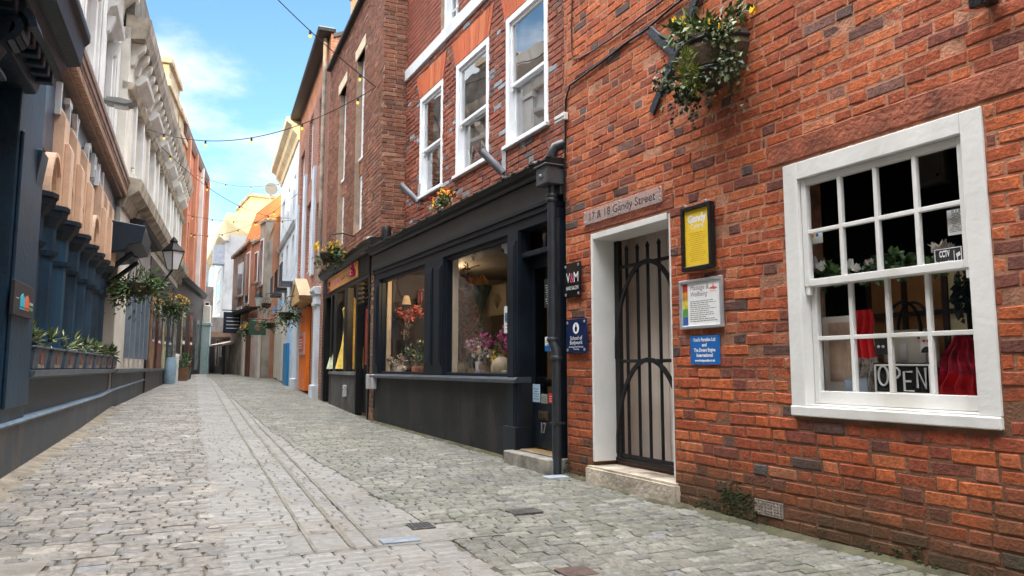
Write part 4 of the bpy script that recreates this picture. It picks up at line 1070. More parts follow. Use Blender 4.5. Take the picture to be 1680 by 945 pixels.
vase_of('flower_vase', 'small amber bottle of yellow flowers left of the stoneware jar', 809, -.2, [(.035,0),(.04,.08),(.015,.14),(.018,.18)], mat('amber_bottle', (.22,.09,.02), .2), [((0,0,.25),(.07,.06,.06),60,.04,.03,[YELLOWF, LEAF])], z=SH)
vase_of('flower_vase', 'tall black vase of magenta stems at the back of the left florist window', 678, -.9, [(.07,0),(.08,.3),(.07,.6)], BLACK, [((0,0,.85),(.2,.16,.22),150,.06,.04,[PINKF, LEAF])], z=SH)
t = item('dried_flower_garland', 'brown and crimson dried bunches hanging from the ceiling of the wide florist window', 'flowers', 762, 470, -.6)
m = MB()
for x, z in ((-.25,.0),(-.05,.12),(.18,-.03),(.36,.14)): m.foliage((x,0,z), (.09,.09,.16), 90, .08, .02, (0,1), .7, .2)
m.build('flowers', [STEM, mat('deep_red_dry_petal', (.22,.035,.035), .6, .3, 10, island=.4)], t, normals=False)
MB().tube([(-.5,0,.24),(.55,0,.24)], .008, 6).build('rail', STEM, t)
t = item('botanical_print', 'tan framed botanical print standing in the wide florist window', 'picture', 816, 517, -.55)
_, w, h = 0, abs(FA.px(801,490,-.55)[0]-FA.px(832,490,-.55)[0]), FA.px(816,469,-.55)[1]-FA.px(816,519,-.55)[1]
MB().box(-w/2, w/2, -.02, 0, 0, h).build('sheet', mat('tan_print_paper', (.50,.34,.16), .7, .12, 6), t)
m = MB(); e=.015
m.box(-w/2,-w/2+e,0,.01,0,h); m.box(w/2-e,w/2,0,.01,0,h); m.box(-w/2+e,w/2-e,0,.0095,0,e); m.box(-w/2+e,w/2-e,0,.0095,h-e,h); m.build('frame', mat('ochre_frame', (.40,.24,.09), .6, .2), t)
m = MB()
for k in range(9):
    a = math.pi*(.2+.6*k/8); m.bar((0,.002,h*.2),(math.cos(a)*w*.26,.002,h*.25+math.sin(a)*h*.45), .006, .002)
m.foliage((0,.003,h*.6),(w*.22,.0005,h*.2),30,.03,.012,(0,)); m.build('drawing', mat('brown_drawing', (.18,.11,.04), .7), t, normals=False)
t = item('wrapped_bouquet', 'hanging bouquet cone in black and orange paper in the florist window', 'bouquet', 790, 512, -.45)
m = MB(); m.lathe([(.03,0),(.06,.12),(.12,.28),(.15,.34)], (0,0,0), 11); m.build('wrapping', mat('black_wrap_paper', (.02,.02,.022), .6, .3), t)
m = MB()
for k in range(9):
    a = k*.7; m.leaf((math.cos(a)*.07,.02+math.sin(a)*.05,.29), (math.cos(a)*.5,.3,1), .2, .15, 0, .15)
m.build('tissue', mat('orange_tissue', (.62,.26,.06), .7, .2, 10), t, normals=False)
t = item('hanging_heart', 'small wooden heart hanging at the top of the wide florist window', 'ornament', 777, 428, -.3)
MB().prism([(0,0),(.05,.06),(.05,.1),(.025,.115),(0,.095),(-.025,.115),(-.05,.1),(-.05,.06)], 'y', -.01, .01).build('heart', mat('pale_wood', (.55,.33,.15), .6, .2), t); MB().tube([(0,0,.095),(0,0,.24)], .003, 5).build('string', STEM, t)
t = item('security_camera', 'white dome camera at the top right of the wide florist window', 'camera', 834, 408, -.22)
m = MB(); m.lathe([(.075,.06),(.08,.03),(.075,0)], (0,0,0), 16); m.build('base', WHITE, t, smooth=True); m = MB(); m.ball((0,0,0), .07, 14, 0, (1,1,.9)); d_ = m.build('dome', WHITE, t, smooth=True); MB().ball((.01,.055,-.02), .026, 10).build('lens', INK, d_, smooth=True)
def pendant(label, X, Y, d, top):
    t = item('pendant_lamp', label, 'lamp', X, Y, d); h = top - t.location.z
    MB().lathe([(.10,0),(.085,.10),(.07,.15)], (0,0,0), 16).build('lamp_shade', mat('cream_lamp_shade', (.72,.62,.48), .7, .1), t, smooth=True)
    m = MB(); m.tube([(-.06,0,.15),(0,0,h)], .003, 4); m.tube([(.06,0,.15),(0,0,h)], .003, 4); m.build('cord', STEM, t)
pendant('cream hanging shade in the left florist window above the dried flowers', 665, 500, -.5, 2.53)
pendant('white paper shade hanging at the left of the wide florist window', 754, 474, -.5, 2.53)
bulbs = []
for X, Y, lab in ((661,463,'glowing ceiling bulb, left of the pair in the left florist window'), (676,458,'glowing ceiling bulb, right of the pair in the left florist window'), (743,438,'glowing ceiling spot in the wide florist window')):
    t = item('ceiling_bulb', lab, 'lamp', X, Y, -.8, 'ceiling bulbs in the florist'); top = 2.54 - t.location.z
    MB().ball((0,0,0), .038, 10).build('bulb', mat('glowing_bulb', (1,.8,.5), .4, emit=(1,.66,.30), estr=28), t, smooth=True); MB().tube([(0,0,.03),(0,0,max(top,.06))], .012, 6).build('fitting', BLACK, t)
    l = bpy.data.lights.new('bulb_light', 'POINT'); l.energy = 38; l.color = (1,.68,.36); l.shadow_soft_size = .05
    lo = bpy.data.objects.new('bulb_light', l); COL.objects.link(lo); lo.parent = t; lo.location = (0,.0,-.09)
t = item('dried_flower_garland', 'coral red dried flowers hanging in a row in the left florist window', 'flowers', 664, 518, -.4)
m = MB()
for x in (-.62,-.28,-.08,.15,.3): m.foliage((x*1.0,0,random.uniform(-.03,.03)), (.11,.1,.085), 90, .06, .03, (0,1), .3, .2)
m.build('flowers', [CORALF, mat('rose_dry_petal', (.50,.14,.12), .6, .2, 10, island=.35)], t, normals=False)
MB().tube([(-.75,0,.1),(0,0,.06),(.45,0,.1)], .005, 5).build('rail', STEM, t)
vase_of('flower_vase', 'clear tapering vase under the coral flowers in the left florist window', 662, -.45, [(.11,0),(.13,.12),(.10,.35),(.09,.5),(.10,.58)], glass_mat('vase_glass', 1.6, (.6,.6,.58)), [((0,0,.72),(.12,.1,.14),70,.07,.012,[PALEF, STEM])])
vase_of('flower_vase', 'white and green posy at the left of the left florist window', 652, -.3, [(.08,0),(.1,.08),(.09,.14)], WHITE, [((0,0,.24),(.22,.14,.14),230,.05,.035,[LEAF, PALEF, PALEF])])
vase_of('flower_vase', 'leafy green pot plant at the right of the left florist window', 686, -.3, [(.09,0),(.1,.1),(.09,.15)], TERRA, [((0,0,.30),(.26,.15,.22),330,.06,.035,[LEAF, LEAFD, LEAFV])])
t = item('letter_sign', 'small red and blue cut out letters hanging in the left florist window', 'sign', 690, 487, -.7)
for x0, c_ in ((.22, REDF), (.06, REDF), (-.08, CORALF), (-.24, mat('teal_letter', (.05,.40,.50), .5))):
    m = MB(); q = [(x0+.055,-.1),(x0+.055,.1),(x0-.03,.1),(x0-.055,.05),(x0-.055,-.06),(x0-.03,-.1)]
    for a, b in zip(q, q[1:]+(q[:1] if x0 < 0 else [])): m.bar((a[0],0,a[1]), (b[0],0,b[1]), .032, .02, up=(0,1,0))
    m.build('letter', c_, t)

# --- things in the near shop window
def item2(name, label, cat, X, Y, d=-.28, z=None, group=None):
    x, zz = FA.px(X, Y, d); return on(FA, name, label, cat, x, d, zz if z is None else z, group)
NS = .846
def wh(X0, Y0, X1, Y1, d): a = FA.px(X0, Y0, d); b = FA.px(X1, Y1, d); return abs(a[0]-b[0]), abs(a[1]-b[1])
t = item2('flower_garland', 'white magnolias and eucalyptus leaves along the middle rail of the white sash window', 'flowers', 1450, 447, -.2)
m = MB(); tx = t.location
for X, Y, rx, n in ((1340,450,.10,60),(1365,447,.08,40),(1400,448,.09,60),(1425,448,.06,40),(1462,434,.11,120),(1490,440,.07,60),(1535,438,.07,50),(1575,440,.06,40)):
    x, z = FA.px(X, Y, -.2); x0 = FA.px(1450,447,-.2)[0]; z0 = FA.px(1450,447,-.2)[1]
    m.foliage((x-x0,0,z-z0), (rx,.05,.06), n, .055, .042, (0,0,1), .1, .2)
m.build('foliage', [LEAF, mat('eucalyptus_leaf', (.10,.17,.09), .5, .25, 6, island=.4)], t, normals=False)
for X, Y, r in ((1337,437,.06),(1352,440,.045),(1398,436,.04),(1410,442,.035),(1432,433,.03),(1548,411,.055),(1562,412,.04)):
    x, z = FA.px(X, Y, -.17); m = MB()
    for k in range(9):
        a = k*2.4; m.leaf((0,0,-r*.5), (math.cos(a)*.6, .35+math.sin(a)*.4, 1), r*1.6, r*.95, 0, .3)
    m.build('blossom', PALEF if X > 1420 else mat('white_petal', (.80,.78,.73), .5, .06), t, normals=False, loc=(x-FA.px(1450,447,-.2)[0], .05, z-FA.px(1450,447,-.2)[1]))
w, h = wh(1350,512,1438,638,-.24); t = item2('fashion_poster', 'cream bordered fashion poster leaning at the left of the white sash window', 'poster', 1394, 640, -.24, NS)
MB().box(-w/2, w/2, -.012, 0, 0, h).build('card', mat('cream_card', (.82,.76,.66), .6, .05), t)
MB().box(-w*.30, w*.38, .0005, .002, h*.15, h*.92).build('photo', mat('sepia_room_print', (.62,.44,.32), .6, .3, 5), t)
m = MB(); fx = -w*.14
m.prism([(fx-.06,h*.18),(fx+.06,h*.18),(fx+.045,h*.5),(fx+.055,h*.66),(fx+.02,h*.74),(fx-.02,h*.74),(fx-.055,h*.66),(fx-.045,h*.5)], 'y', .0022, .0028); m.build('coat', mat('beige_coat_print', (.62,.46,.33), .6, .15, 20), t)
m = MB(); m.prism([(fx+.022*math.cos(a),h*.79+.032*math.sin(a)) for a in [k*math.pi/5 for k in range(10)]], 'y', .0022, .003); m.build('head', mat('dark_hair_print', (.06,.035,.025), .6), t)
def drape(name, label, X, Ytop, wtop, wbot, h, mats, d=-.22, fold=5, cat='scarf', z=NS, split=None):
    t = item2(name, label, cat, X, Ytop, d, z); m = MB(); nx, nz = 22, 14
    for j in range(nz):
        for i in range(nx):
            q = []
            for (u, v) in ((i,j),(i+1,j),(i+1,j+1),(i,j+1)):
                a, b = u/nx-.5, v/nz; w_ = wtop+(wbot-wtop)*(1-b)**.8
                q.append((a*w_ + .01*math.sin(v*.9), .028*math.sin(a*fold*2*math.pi+b*2)*(1-b*.4) - .02*b, h*b + .01*math.sin(a*9)*(1-b)))
            m.quad(*q, m=(1 if split and (j/nz) < split else 0))
    m.build('cloth', mats, t, smooth=True)
    return t
z_top = FA.px(1413,508,-.2)[1]
ZEB = mat('zebra_print', (.3,.26,.22), .7, .9, 26)
drape('silk_scarf', 'plain red scarf with a striped hem over the poster in the white sash window', 1413, 508, .115, .14, z_top-NS, [mat('scarlet_silk', (.62,.015,.02), .45, .15, 3), ZEB], -.2, 2.5, split=.36)
zt2 = FA.px(1578,548,-.24)[1]
drape('patterned_scarf', 'crimson scarf with black floral pattern draped at the right of the white sash window', 1574, 548, .06, .34, zt2-NS, [mat('crimson_pattern', (.33,.012,.03), .5, .8, 20), MATS['scarlet_silk']], -.24, 4, split=.30)
t = item2('scarf_stand', 'black leaf garland stand behind the crimson scarf in the white sash window', 'stand', 1592, 545, -.36, NS)
MB().tube([(0,0,0),(0,0,.72)], .012, 8).build('pole', BLACK, t); m = MB(); m.foliage((-.01,.03,.6), (.05,.04,.22), 90, .05, .04, (0,), .4, .3); m.build('leaves', mat('black_leaf', (.015,.018,.012), .4), t, normals=False)
# handbag
t = item2('handbag', 'white and black handbag with black loop handles behind the open sign', 'handbag', 1496, 600, -.42, NS)
zb0 = FA.px(1496,597,-.42)[1]-NS; zb1 = FA.px(1496,541,-.42)[1]-NS; bw = wh(1462,560,1545,560,-.42)[0]
m = MB(); m.prism([(-bw*.5,0),(bw*.5,0),(bw*.46,zb1),(-bw*.46,zb1)], 'y', -.06, .06); m.build('body', mat('white_leather', (.74,.68,.58), .45, .06, 5), t, bevel=.02, seg=2)
m = MB(); m.box(-bw*.51, bw*.51, -.063, .063, 0, zb1*.42); m.build('base_panel', BLACK, t, bevel=.01)
for y in (-.04, .05):
    m = MB(); hw = bw*.33; m.tube([(hw*math.cos(a), y, zb1-.03+.19*math.sin(a)**.8 if math.sin(a) > 0 else zb1-.03) for a in [math.pi*k/14 for k in range(15)]], .009, 8); m.build('handle', BLACK, t, smooth=True)
m = MB()
for x in (-bw*.33, bw*.33): m.ball((x,.062,zb1-.04), .018, 8)
m.build('buckle', INK, t); m = MB(); m.box(-.02,.02,.065,.068,zb1-.17,zb1-.08); m.build('swing_tag', PAPER, t)
# open sign
w, h = wh(1433,585,1532,640,-.2); t = item2('open_sign', 'dark sign with white outlined OPEN letters at the foot of the white sash window', 'sign', 1482, 642, -.19, NS)
MB().box(-w/2, w/2, -.012, 0, 0, h).build('board', mat('clear_dark_board', (.02,.018,.016), .25, .2), t)
NEON = mat('white_neon_tube', (.85,.85,.80), .4, .02)
m = MB(); rr = [(-w/2+.012,.015),(w/2-.012,.015),(w/2-.012,h-.012),(-w/2+.012,h-.012)]
for p, q in zip(rr, rr[1:]+rr[:1]): m.tube([(p[0],.006,p[1]),(q[0],.006,q[1])], .0055, 6)
m.build('border_tube', NEON, t); 
lw = w*.17
def stroke(pts):
    m = MB(); m.tube([(x,.007,z) for x, z in pts], .006, 6); m.build('letter_tube', NEON, t, smooth=True)
cz = h*.55; hh = h*.30
cx0 = w*.32; stroke([(cx0+lw*.5*math.cos(a), cz+.01+hh*math.sin(a)) for a in [k*math.pi/8 for k in range(17)]])
cx0 = w*.11; stroke([(cx0+lw*.4,cz-hh),(cx0+lw*.4,cz+hh),(cx0-lw*.2,cz+hh),(cx0-lw*.45,cz+hh*.7),(cx0-lw*.45,cz+hh*.3),(cx0-lw*.2,cz),(cx0+lw*.4,cz)])
cx0 = -w*.11; stroke([(cx0-lw*.4,cz+hh*.6),(cx0+lw*.4,cz+hh*.6),(cx0+lw*.4,cz-hh*1.3),(cx0-lw*.5,cz-hh*1.3)]); stroke([(cx0+lw*.4,cz-hh*.35),(cx0-lw*.25,cz-hh*.35)])
cx0 = -w*.33; stroke([(cx0+lw*.4,cz-hh),(cx0+lw*.4,cz+hh),(cx0-lw*.4,cz-hh),(cx0-lw*.4,cz+hh)])
t = item2('earring_card', 'small black card with a pair of white earrings left of the handbag', 'jewellery card', 1447, 590, -.2, FA.px(1447,582,-.2)[1])
MB().box(-.04,.04,-.004,0,0,.09).build('card', INK, t)
m = MB(); m.ball((-.014,.004,.045), .009, 8); m.ball((.014,.004,.045), .009, 8); m.build('earrings', LTEXT, t)
t = item2('earring_card', 'white card with red earrings on a black half disc right of the handbag', 'jewellery card', 1521, 580, -.25, FA.px(1521,580,-.25)[1])
MB().box(-.036,.036,-.004,0,0,.1).build('card', PAPER, t); m = MB(); m.prism([(.032*math.cos(math.pi*k/8),.004+.034*math.sin(math.pi*k/8)) for k in range(9)], 'y', .0005, .002); m.build('half_disc', INK, t)
m = MB(); m.ball((-.012,.004,.068), .008, 8); m.ball((.012,.004,.068), .008, 8); m.build('earrings', REDF, t)
t = item2('price_box', 'pale blue grey card box at the foot of the poster in the white sash window', 'box', 1404, 640, -.17, NS); MB().box(-.075,.075,-.05,0,0,.085).build('carton', mat('blue_grey_card', (.30,.36,.42), .6, .08), t, bevel=.003); MB().box(-.077,.077,-.052,.002,.0855,.092).build('lid', MATS['blue_grey_card'], t)
paper('white appointment notice taped in the upper right pane of the white sash window', 1553,346, 1587,382, -.075, PAPER, 11, body=(('BOOK', .05, .92, .5),))
t, w, h = paper('black camera warning sticker in the upper right pane of the white sash window', 1531,409, 1581,436, -.073, INK, None, body=None, lm=LTEXT)
m = MB(); m.text('CCTV', .045, w*.12, h*.68, .0023, 0, bold=.0015, fit=w*.36); m.text('in operation', .03, w*.13, h*.28, .0023, 0, bold=.0008, fit=w*.58)
e=.004; m.box(-w/2+.005,w/2-.005,.0021,.0026,.004,.004+e); m.box(-w/2+.005,w/2-.005,.0021,.0026,h-.004-e,h-.004); m.box(w/2-.005-e,w/2-.005,.0021,.0026,.004,h-.004); m.box(-w/2+.005,-w/2+.005+e,.0021,.0026,.004,h-.004); m.box(-w*.22,-w*.22+.003,.0021,.0026,.02,h-.02)
m.prism([(-w*.27,h*.62),(-w*.40,h*.72),(-w*.43,h*.55),(-w*.30,h*.45)], 'y', .0021, .0026); m.box(-w*.33,-w*.31,.0021,.0026,h*.2,h*.5); m.build('lettering', LTEXT, t, normals=False)
t, w, h = paper('small white payment sticker in the left pane of the white sash window', 1324,382, 1350,398, -.073, PAPER, None)
m = MB()
for k in range(3): m.box(w*.3-.03*k, w*.3-.03*k+.018, .0021, .0026, h*.55, h*.85, k)
m.build('logos', [MATS['red_sticker'], mat('orange_sticker', (.7,.3,.03), .5), MATS['bright_blue_enamel']], t)
t = item2('wall_box', 'cream plastic box high on the dark rear wall inside the white sash window', 'box', 1524, 303, -1.6); MB().box(-.11,.11,-.1,0,0,.24).build('casing', mat('cream_plastic', (.55,.50,.40), .5), t, bevel=.008); MB().ball((-.07,.0,.06), .012, 6).build('switch', INK, t)
t = item2('room_screen', 'brown folding screen with a panel coloured as lamp lit cream behind the handbag in the near shop', 'screen', 1548, 545, -.55, .86)
m = MB(); m.box(-.42,-.02,-.02,0,0,.72); m.build('lamplit_tint_panel', mat('lamplit_cream_tint', (.82,.70,.40), .8, .08, 5), t); m = MB(); m.box(.0,.46,-.02,.0,0,.72); m.build('timber_panel', mat('orange_timber', (.42,.19,.06), .6, .3, 5, .2), t)  # pale yellow panel added; its colour carries the glow of a lit lampshade
m = MB()
for x in (-.44,-.03,.22,.46): m.box(x-.014,x+.014,.001,.02,0,.73)
m.box(-.45,.47,.0005,.018,.44,.47); m.build('frame', mat('dark_timber', (.04,.025,.015), .6), t)
t = item2('potted_palm', 'dark spiky palm behind the poster in the near shop', 'plant', 1410, 520, -.7, .86)
MB().lathe([(.07,0),(.09,.12),(.095,.15)], (0,0,0), 12).build('pot', BLACK, t, smooth=True)
m = MB()
for k in range(11):
    a = random.uniform(.15,2.9); b = random.uniform(-.5,.5); L_ = random.uniform(.4,.75); P = [(math.cos(a)*L_*q*.8, b*.2*q, .15+math.sin(a)*L_*q - .22*q*q) for q in (0,.25,.5,.75,1)]
    for p, q in zip(P, P[1:]):
        for j in range(3):
            c_ = Vector(p).lerp(Vector(q), j/3)
            for sd in (-1, 1): m.leaf(c_, (math.cos(a)*.5+sd*math.sin(a), .1, math.sin(a)*.5-sd*math.cos(a)), .13, .014, 0, .1)
m.build('fronds', LEAFD, t, normals=False)
# --- things on the florist's cornice
x, z = FA.px(733, 345, -.15); x = FA.px(728, 345, -.15)[0]
t = on(FA, 'flower_pot', 'orange trough of red and yellow spring flowers on the florist cornice', 'flower pot', x, -.2, 2.985)
m = MB(); m.prism([(-.075,0),(.075,0),(.09,.17),(-.09,.17)], 'x', -.36, .36); m.build('trough', TERRA, t, bevel=.008)
m = MB(); m.foliage((0,.03,.22), (.42,.13,.13), 420, .07, .03, (0,0,1), .1, .3); m.build('foliage', [LEAF, LEAFV], t, normals=False)
for k in range(26):
    c_ = Vector((random.uniform(-.38,.38), random.uniform(0,.14), random.uniform(.26,.42))); m = MB()
    for q in range(7): m.leaf((0,0,0), (random.gauss(0,1), random.gauss(.4,1), random.gauss(.3,1)), .04, .035)
    m.build('flower', (YELLOWF, REDF, mat('orange_petal', (.70,.22,.02), .5, .1, 10, island=.2))[k % 3], t, normals=False, loc=c_)
t = on(FA, 'cylinder_lamp', 'black upright cylinder lamp on the far end of the florist cornice', 'lamp', FA.px(631,390,-.05)[0], -.08, 2.985)
MB().lathe([(.075,0),(.08,.02),(.08,.30),(.07,.32)], (0,0,0), 16).build('housing', BLACK, t, smooth=True); MB().box(-.05,.05,-.05,.05,-.0,.006).build('foot', GREY, t)
t = on(FA, 'security_light', 'white angled sensor light next to the black cylinder on the florist cornice', 'lamp', FA.px(606,388,-.02)[0], -.06, 2.985)
MB().box(-.1,.35,-.12,.1,0,.05).build('base', STONE, t, bevel=.01); MB().prism([(-.05,.05),(.06,.08),(.09,.26),(-.02,.27)], 'x', -.05, .05).build('head', WHITE, t, bevel=.015)
for X, lab in ((608,'pale grey meter box low on the brick strip, left of a pair'), (617,'pale grey meter box low on the florist riser, right of a pair')):
    x, z = FA.px(X, 628, .0); t = on(FA, 'meter_box', lab, 'box', x, .0, z); MB().box(-.05,.05,0,.07,-.1,.14).build('casing', mat('pale_grey_plastic', (.5,.5,.5), .5), t, bevel=.01); MB().tube([(0,.03,-.1),(0,.03,-.4)], .01, 6).build('conduit', BLACK, t)

# ---------------------------------------------------------------- brown brick house beyond the florist
C = on(FC, 'brick_house', 'weathered brown brick house with tall narrow windows and a wooden signed shop below', 'building')
CE = c_end; CZ = 8.03
def cw(xl, xr, zt, zb): return (FC.x_at(xr), FC.x_at(xl), zb, zt)
CWIN = [(1.55, 2.30, 3.55, 7.05), (3.35, 4.15, 3.55, 7.0)]
m = MB(); panel(m, .0, CE, 2.7, CZ, CWIN, -.009, -.3, 0)
lay_bricks(m, 0, CE, 2.75, CZ, CWIN+[(w[0]-.08,w[1]+.08,w[3],w[3]+.22) for w in CWIN], 0, 1, .225, .075, .010, .003, .004)
lay_bricks(m, -.55, .01, 3.0, 10.4, [], .02, 1, .225, .075, .012, .003, .004, axis='y')
BRICK_R = island_mat('dark_red_brown_brick', [(0,(.22,.07,.04)),(.3,(.15,.05,.032)),(.6,(.26,.09,.05)),(.8,(.10,.045,.035)),(1,(.30,.13,.08))], fine=.3, fscale=26, bump=.6, big=.3)
m.box(-.009, .3, -.6, -.012, 2.7, 10.4, 0)
m.build('wall', [MORTAR_B, BRICK_C], C, normals=False)
m = MB(); lay_bricks(m, -.011, .62, 8.03, 10.6, [], .0, 1, .225, .075, .010, .003, .004); m.box(-.009,.6,-.6,-.01,8.0,10.6,0)
m.build('corner_pier', [MORTAR_B, BRICK_R], C, normals=False)
for w in CWIN:
    m = MB(); m.box(w[0]-.08, w[1]+.08, -.1, .012, w[3], w[3]+.22); m.build('lintel', mat('buff_stone_lintel', (.62,.52,.36), .75, .1, 4), C, bevel=.006)
    sash_window(C, w[0]+.02, w[1]-.02, 5.0, w[3]-.02, -.12, cas=.08, glass=GLASS_SKY, back=ROOMG); m = MB(); m.box(w[0], w[1], -.22, -.10, 4.72, 5.0); m.build('spandrel', BRICK_C, C)
    sash_window(C, w[0]+.02, w[1]-.02, 3.56, 4.72, -.12, cas=.08, glass=GLASS_SKY, back=ROOMG)
shell(C, 0, CE, -.3, -6.5, 2.7, CZ, BRICK_C, 1.6)
m = MB(); m.box(-.02, CE, -.1, .10, CZ, CZ+.09); m.build('gutter', BLACK, C, bevel=.02)
chx0, chx1 = FC.px(592, 40, -1.3)[0], FC.px(546, 40, -1.3)[0]; chx1 = min(chx1, chx0+1.6)
m = MB(); m.box(chx0, chx1, -2.3, -1.3, CZ-.3, 12.3, 0); m.box(chx0-.06, chx1+.06, -2.36, -1.24, 12.3, 12.55, 0)
ch = m.build('chimney', brickwork('ochre_chimney_brick', (.40,.22,.08), (.32,.14,.06), (.42,.34,.22)), C)
for k in range(3): MB().lathe([(.13,0),(.10,.1),(.09,.45),(.11,.5)], (chx0+.3+.5*k, -1.8, 12.55), 10).build('chimney_pot', TERRA, ch, smooth=True)
# its shop
m = MB(); gc = lambda x: FC.g(x)
for k in range(6):
    a, b = 1.62+(4.4-1.62)*k/6, 1.62+(4.4-1.62)*(k+1)/6; m.prism([(a,gc(a)-.1),(b,gc(b)-.1),(b,.86),(a,.86)], 'y', -.1, .02)
m.build('stall_riser', mat('grey_brown_riser', (.075,.07,.065), .6, .3, 3, grime=(.03,.03,.03,.5)), C)
m = MB(); m.box(1.62, 4.4, -.1, .05, .86, .92); m.build('window_sill', GREY, C, bevel=.005)
m = MB()
for x0, x1 in ((1.60,1.74),(2.55,2.85),(3.66,4.0),(4.25,4.42),(5.2,CE)): m.box(x0, x1, -.1, .025, .1 if x0 in (1.6,4.25,5.2) else .92, 2.6)
m.box(.62, CE, -.1, .03, 2.55, 2.62); m.box(.62, .72, -.1, .02, .1, 2.6); m.build('shop_frame', BLACK, C, bevel=.004)
m = MB()
lay_bricks(m, .22, .62, .1, 2.9, [], .0, 1, .225, .075, .01, .003, .004); m.box(.22,.62,-.2,-.009,.05,2.9,0); m.build('brick_pier', [MORTAR_B, mat('tan_brown_pier_brick', (.20,.11,.065), .85, .3, 12, .4, island=.4)], C, normals=False)
for x0, x1 in ((1.74,2.55),(2.85,3.66)):
    g = MB(); g.quad((x0,-.05,.92),(x1,-.05,.92),(x1,-.05,2.56),(x0,-.05,2.56)); g.build('shop_window', GLASS, C, normals=False)
rm = MB(); room(rm, .72, 5.2, -2.5, -.1, .1, 2.7); rm.build('shop_interior', ROOMW, C, normals=False)
m = MB(); m.box(.74, 1.58, -.14, -.1, gc(1.2)+.05, 2.15); m.box(.74,1.58,-.16,-.09,2.15,2.2); d = m.build('door', BLACK, C, bevel=.004)
m = MB(); m.box(.92, 1.42, -.099, -.092, 1.05, 2.05); m.build('red_panel', mat('dull_red_door_panel', (.30,.05,.03), .5, .2, 5), d)
for k in range(4): MB().box(.76, 1.56, -.12, -.06, 2.23+.08*k, 2.26+.08*k).build('louvre', BLACK, d)
m = MB(); m.box(4.42, 5.2, -.2, -.14, gc(4.8)+.05, 2.55); d2 = m.build('door', BLACK, C); MB().box(4.55,5.05,-.139,-.13,1.2,2.2).build('door_glass', glass_mat('dark_transom'), d2)
m = MB(); m.prism([(-.3,2.97),(.06,2.97),(.16,3.05),(.18,3.12),(-.3,3.16)], 'x', -.05, CE-.1); m.build('cornice', BLACK, C)
m = MB(); m.box(.6, CE, -.1, .035, 2.62, 2.97); m.build('fascia', DARK, C)
sx0, sx1 = FC.px(587,440,.05)[0], FC.px(538,470,.05)[0]
t = on(FC, 'shop_sign', 'tan wooden fascia sign with pink lettering over the brown brick shop', 'sign', (sx0+sx1)/2, .036, 2.64)
w = sx1-sx0; MB().box(-w/2, w/2, 0, .02, 0, .31).build('board', mat('tan_sign_board', (.60,.27,.08), .55, .15, 4), t, bevel=.004)
m = MB(); scribble(m, w*.04, w*.30, .14, .15, .022, 0, 6, .028, .3); m.build('pink_lettering', PINKF, t, normals=False)
m = MB(); scribble(m, -w*.28, w*.02, .15, .10, .022, 0, 8, .014, .1); m.build('lettering', INK, t, normals=False)
m = MB(); m.foliage((-w*.42,.025,.17),(.13,.004,.1),40,.09,.06,(0,)); m.foliage((w*.43,.025,.12),(.1,.004,.07),30,.08,.05,(0,)); m.build('painted_flowers', mat('crimson_paint', (.40,.03,.09), .5), t, normals=False)
# window display
def stand(F, X, d, z, name, label, cat, h, w, m_, m2=None):
    t = on(F, name, label, cat, F.px(X, 600, d)[0], d, z)
    MB().tube([(0,0,0),(0,0,h*.35)], .02, 8).build('pole', BLACK, t); MB().lathe([(w*.75,-h*.3),(w*.62,-h*.15),(w*.5,.0),(w*.46,h*.1),(w*.34,h*.28),(w*.48,h*.5),(w*.2,h*.6),(w*.08,h*.66)], (0,0,h*.35), 18).build('torso', m_, t, smooth=True)
    return t
stand(FC, 577, -.22, .9, 'mannequin', 'yellow draped dress form in the window beside the red door', 'mannequin', 1.5, .44, mat('yellow_cloth', (.78,.55,.10), .7, .2, 6))
stand(FC, 560, -.22, .9, 'mannequin', 'pale green and orange dress form in the far window of the brown brick shop', 'mannequin', 1.4, .42, mat('pale_green_cloth', (.55,.60,.40), .7, .25, 6))
t = on(FC, 'price_board', 'small yellow card standing at the foot of the far shop window', 'notice', 3.3, -.25, .92); MB().prism([(-.1,0),(.1,0),(.1,.26),(-.1,.26)], 'y', -.01, .01).build('card', mat('yellow_card', (.6,.45,.1), .6), t); MB().bar((0,-.01,.2),(0,-.1,0),.02,.01).build('strut', BLACK, t)
x, z = FC.px(568, 642, .03); t = on(FC, 'meter_box', 'pale grey meter box low on the riser under the brown brick shop window', 'box', x, .025, z); MB().box(-.05,.05,0,.07,-.1,.12).build('casing', MATS['pale_grey_plastic'], t, bevel=.01); MB().box(-.03,.03,.0705,.074,.02,.05).build('dial', INK, t)
x, z = FC.px(556, 420, .1); t = on(FC, 'flagpole_socket', 'black flagpole socket on the brown brick house beside a flower basket', 'bracket', x, 0, z, None); MB().box(-.05,.05,0,.015,-.15,.15).build('plate', BLACK, t); MB().tube([(.1,.03,-.02),(-.15,.35,.22)], .05, 10).build('socket', BLACK, t, smooth=True)

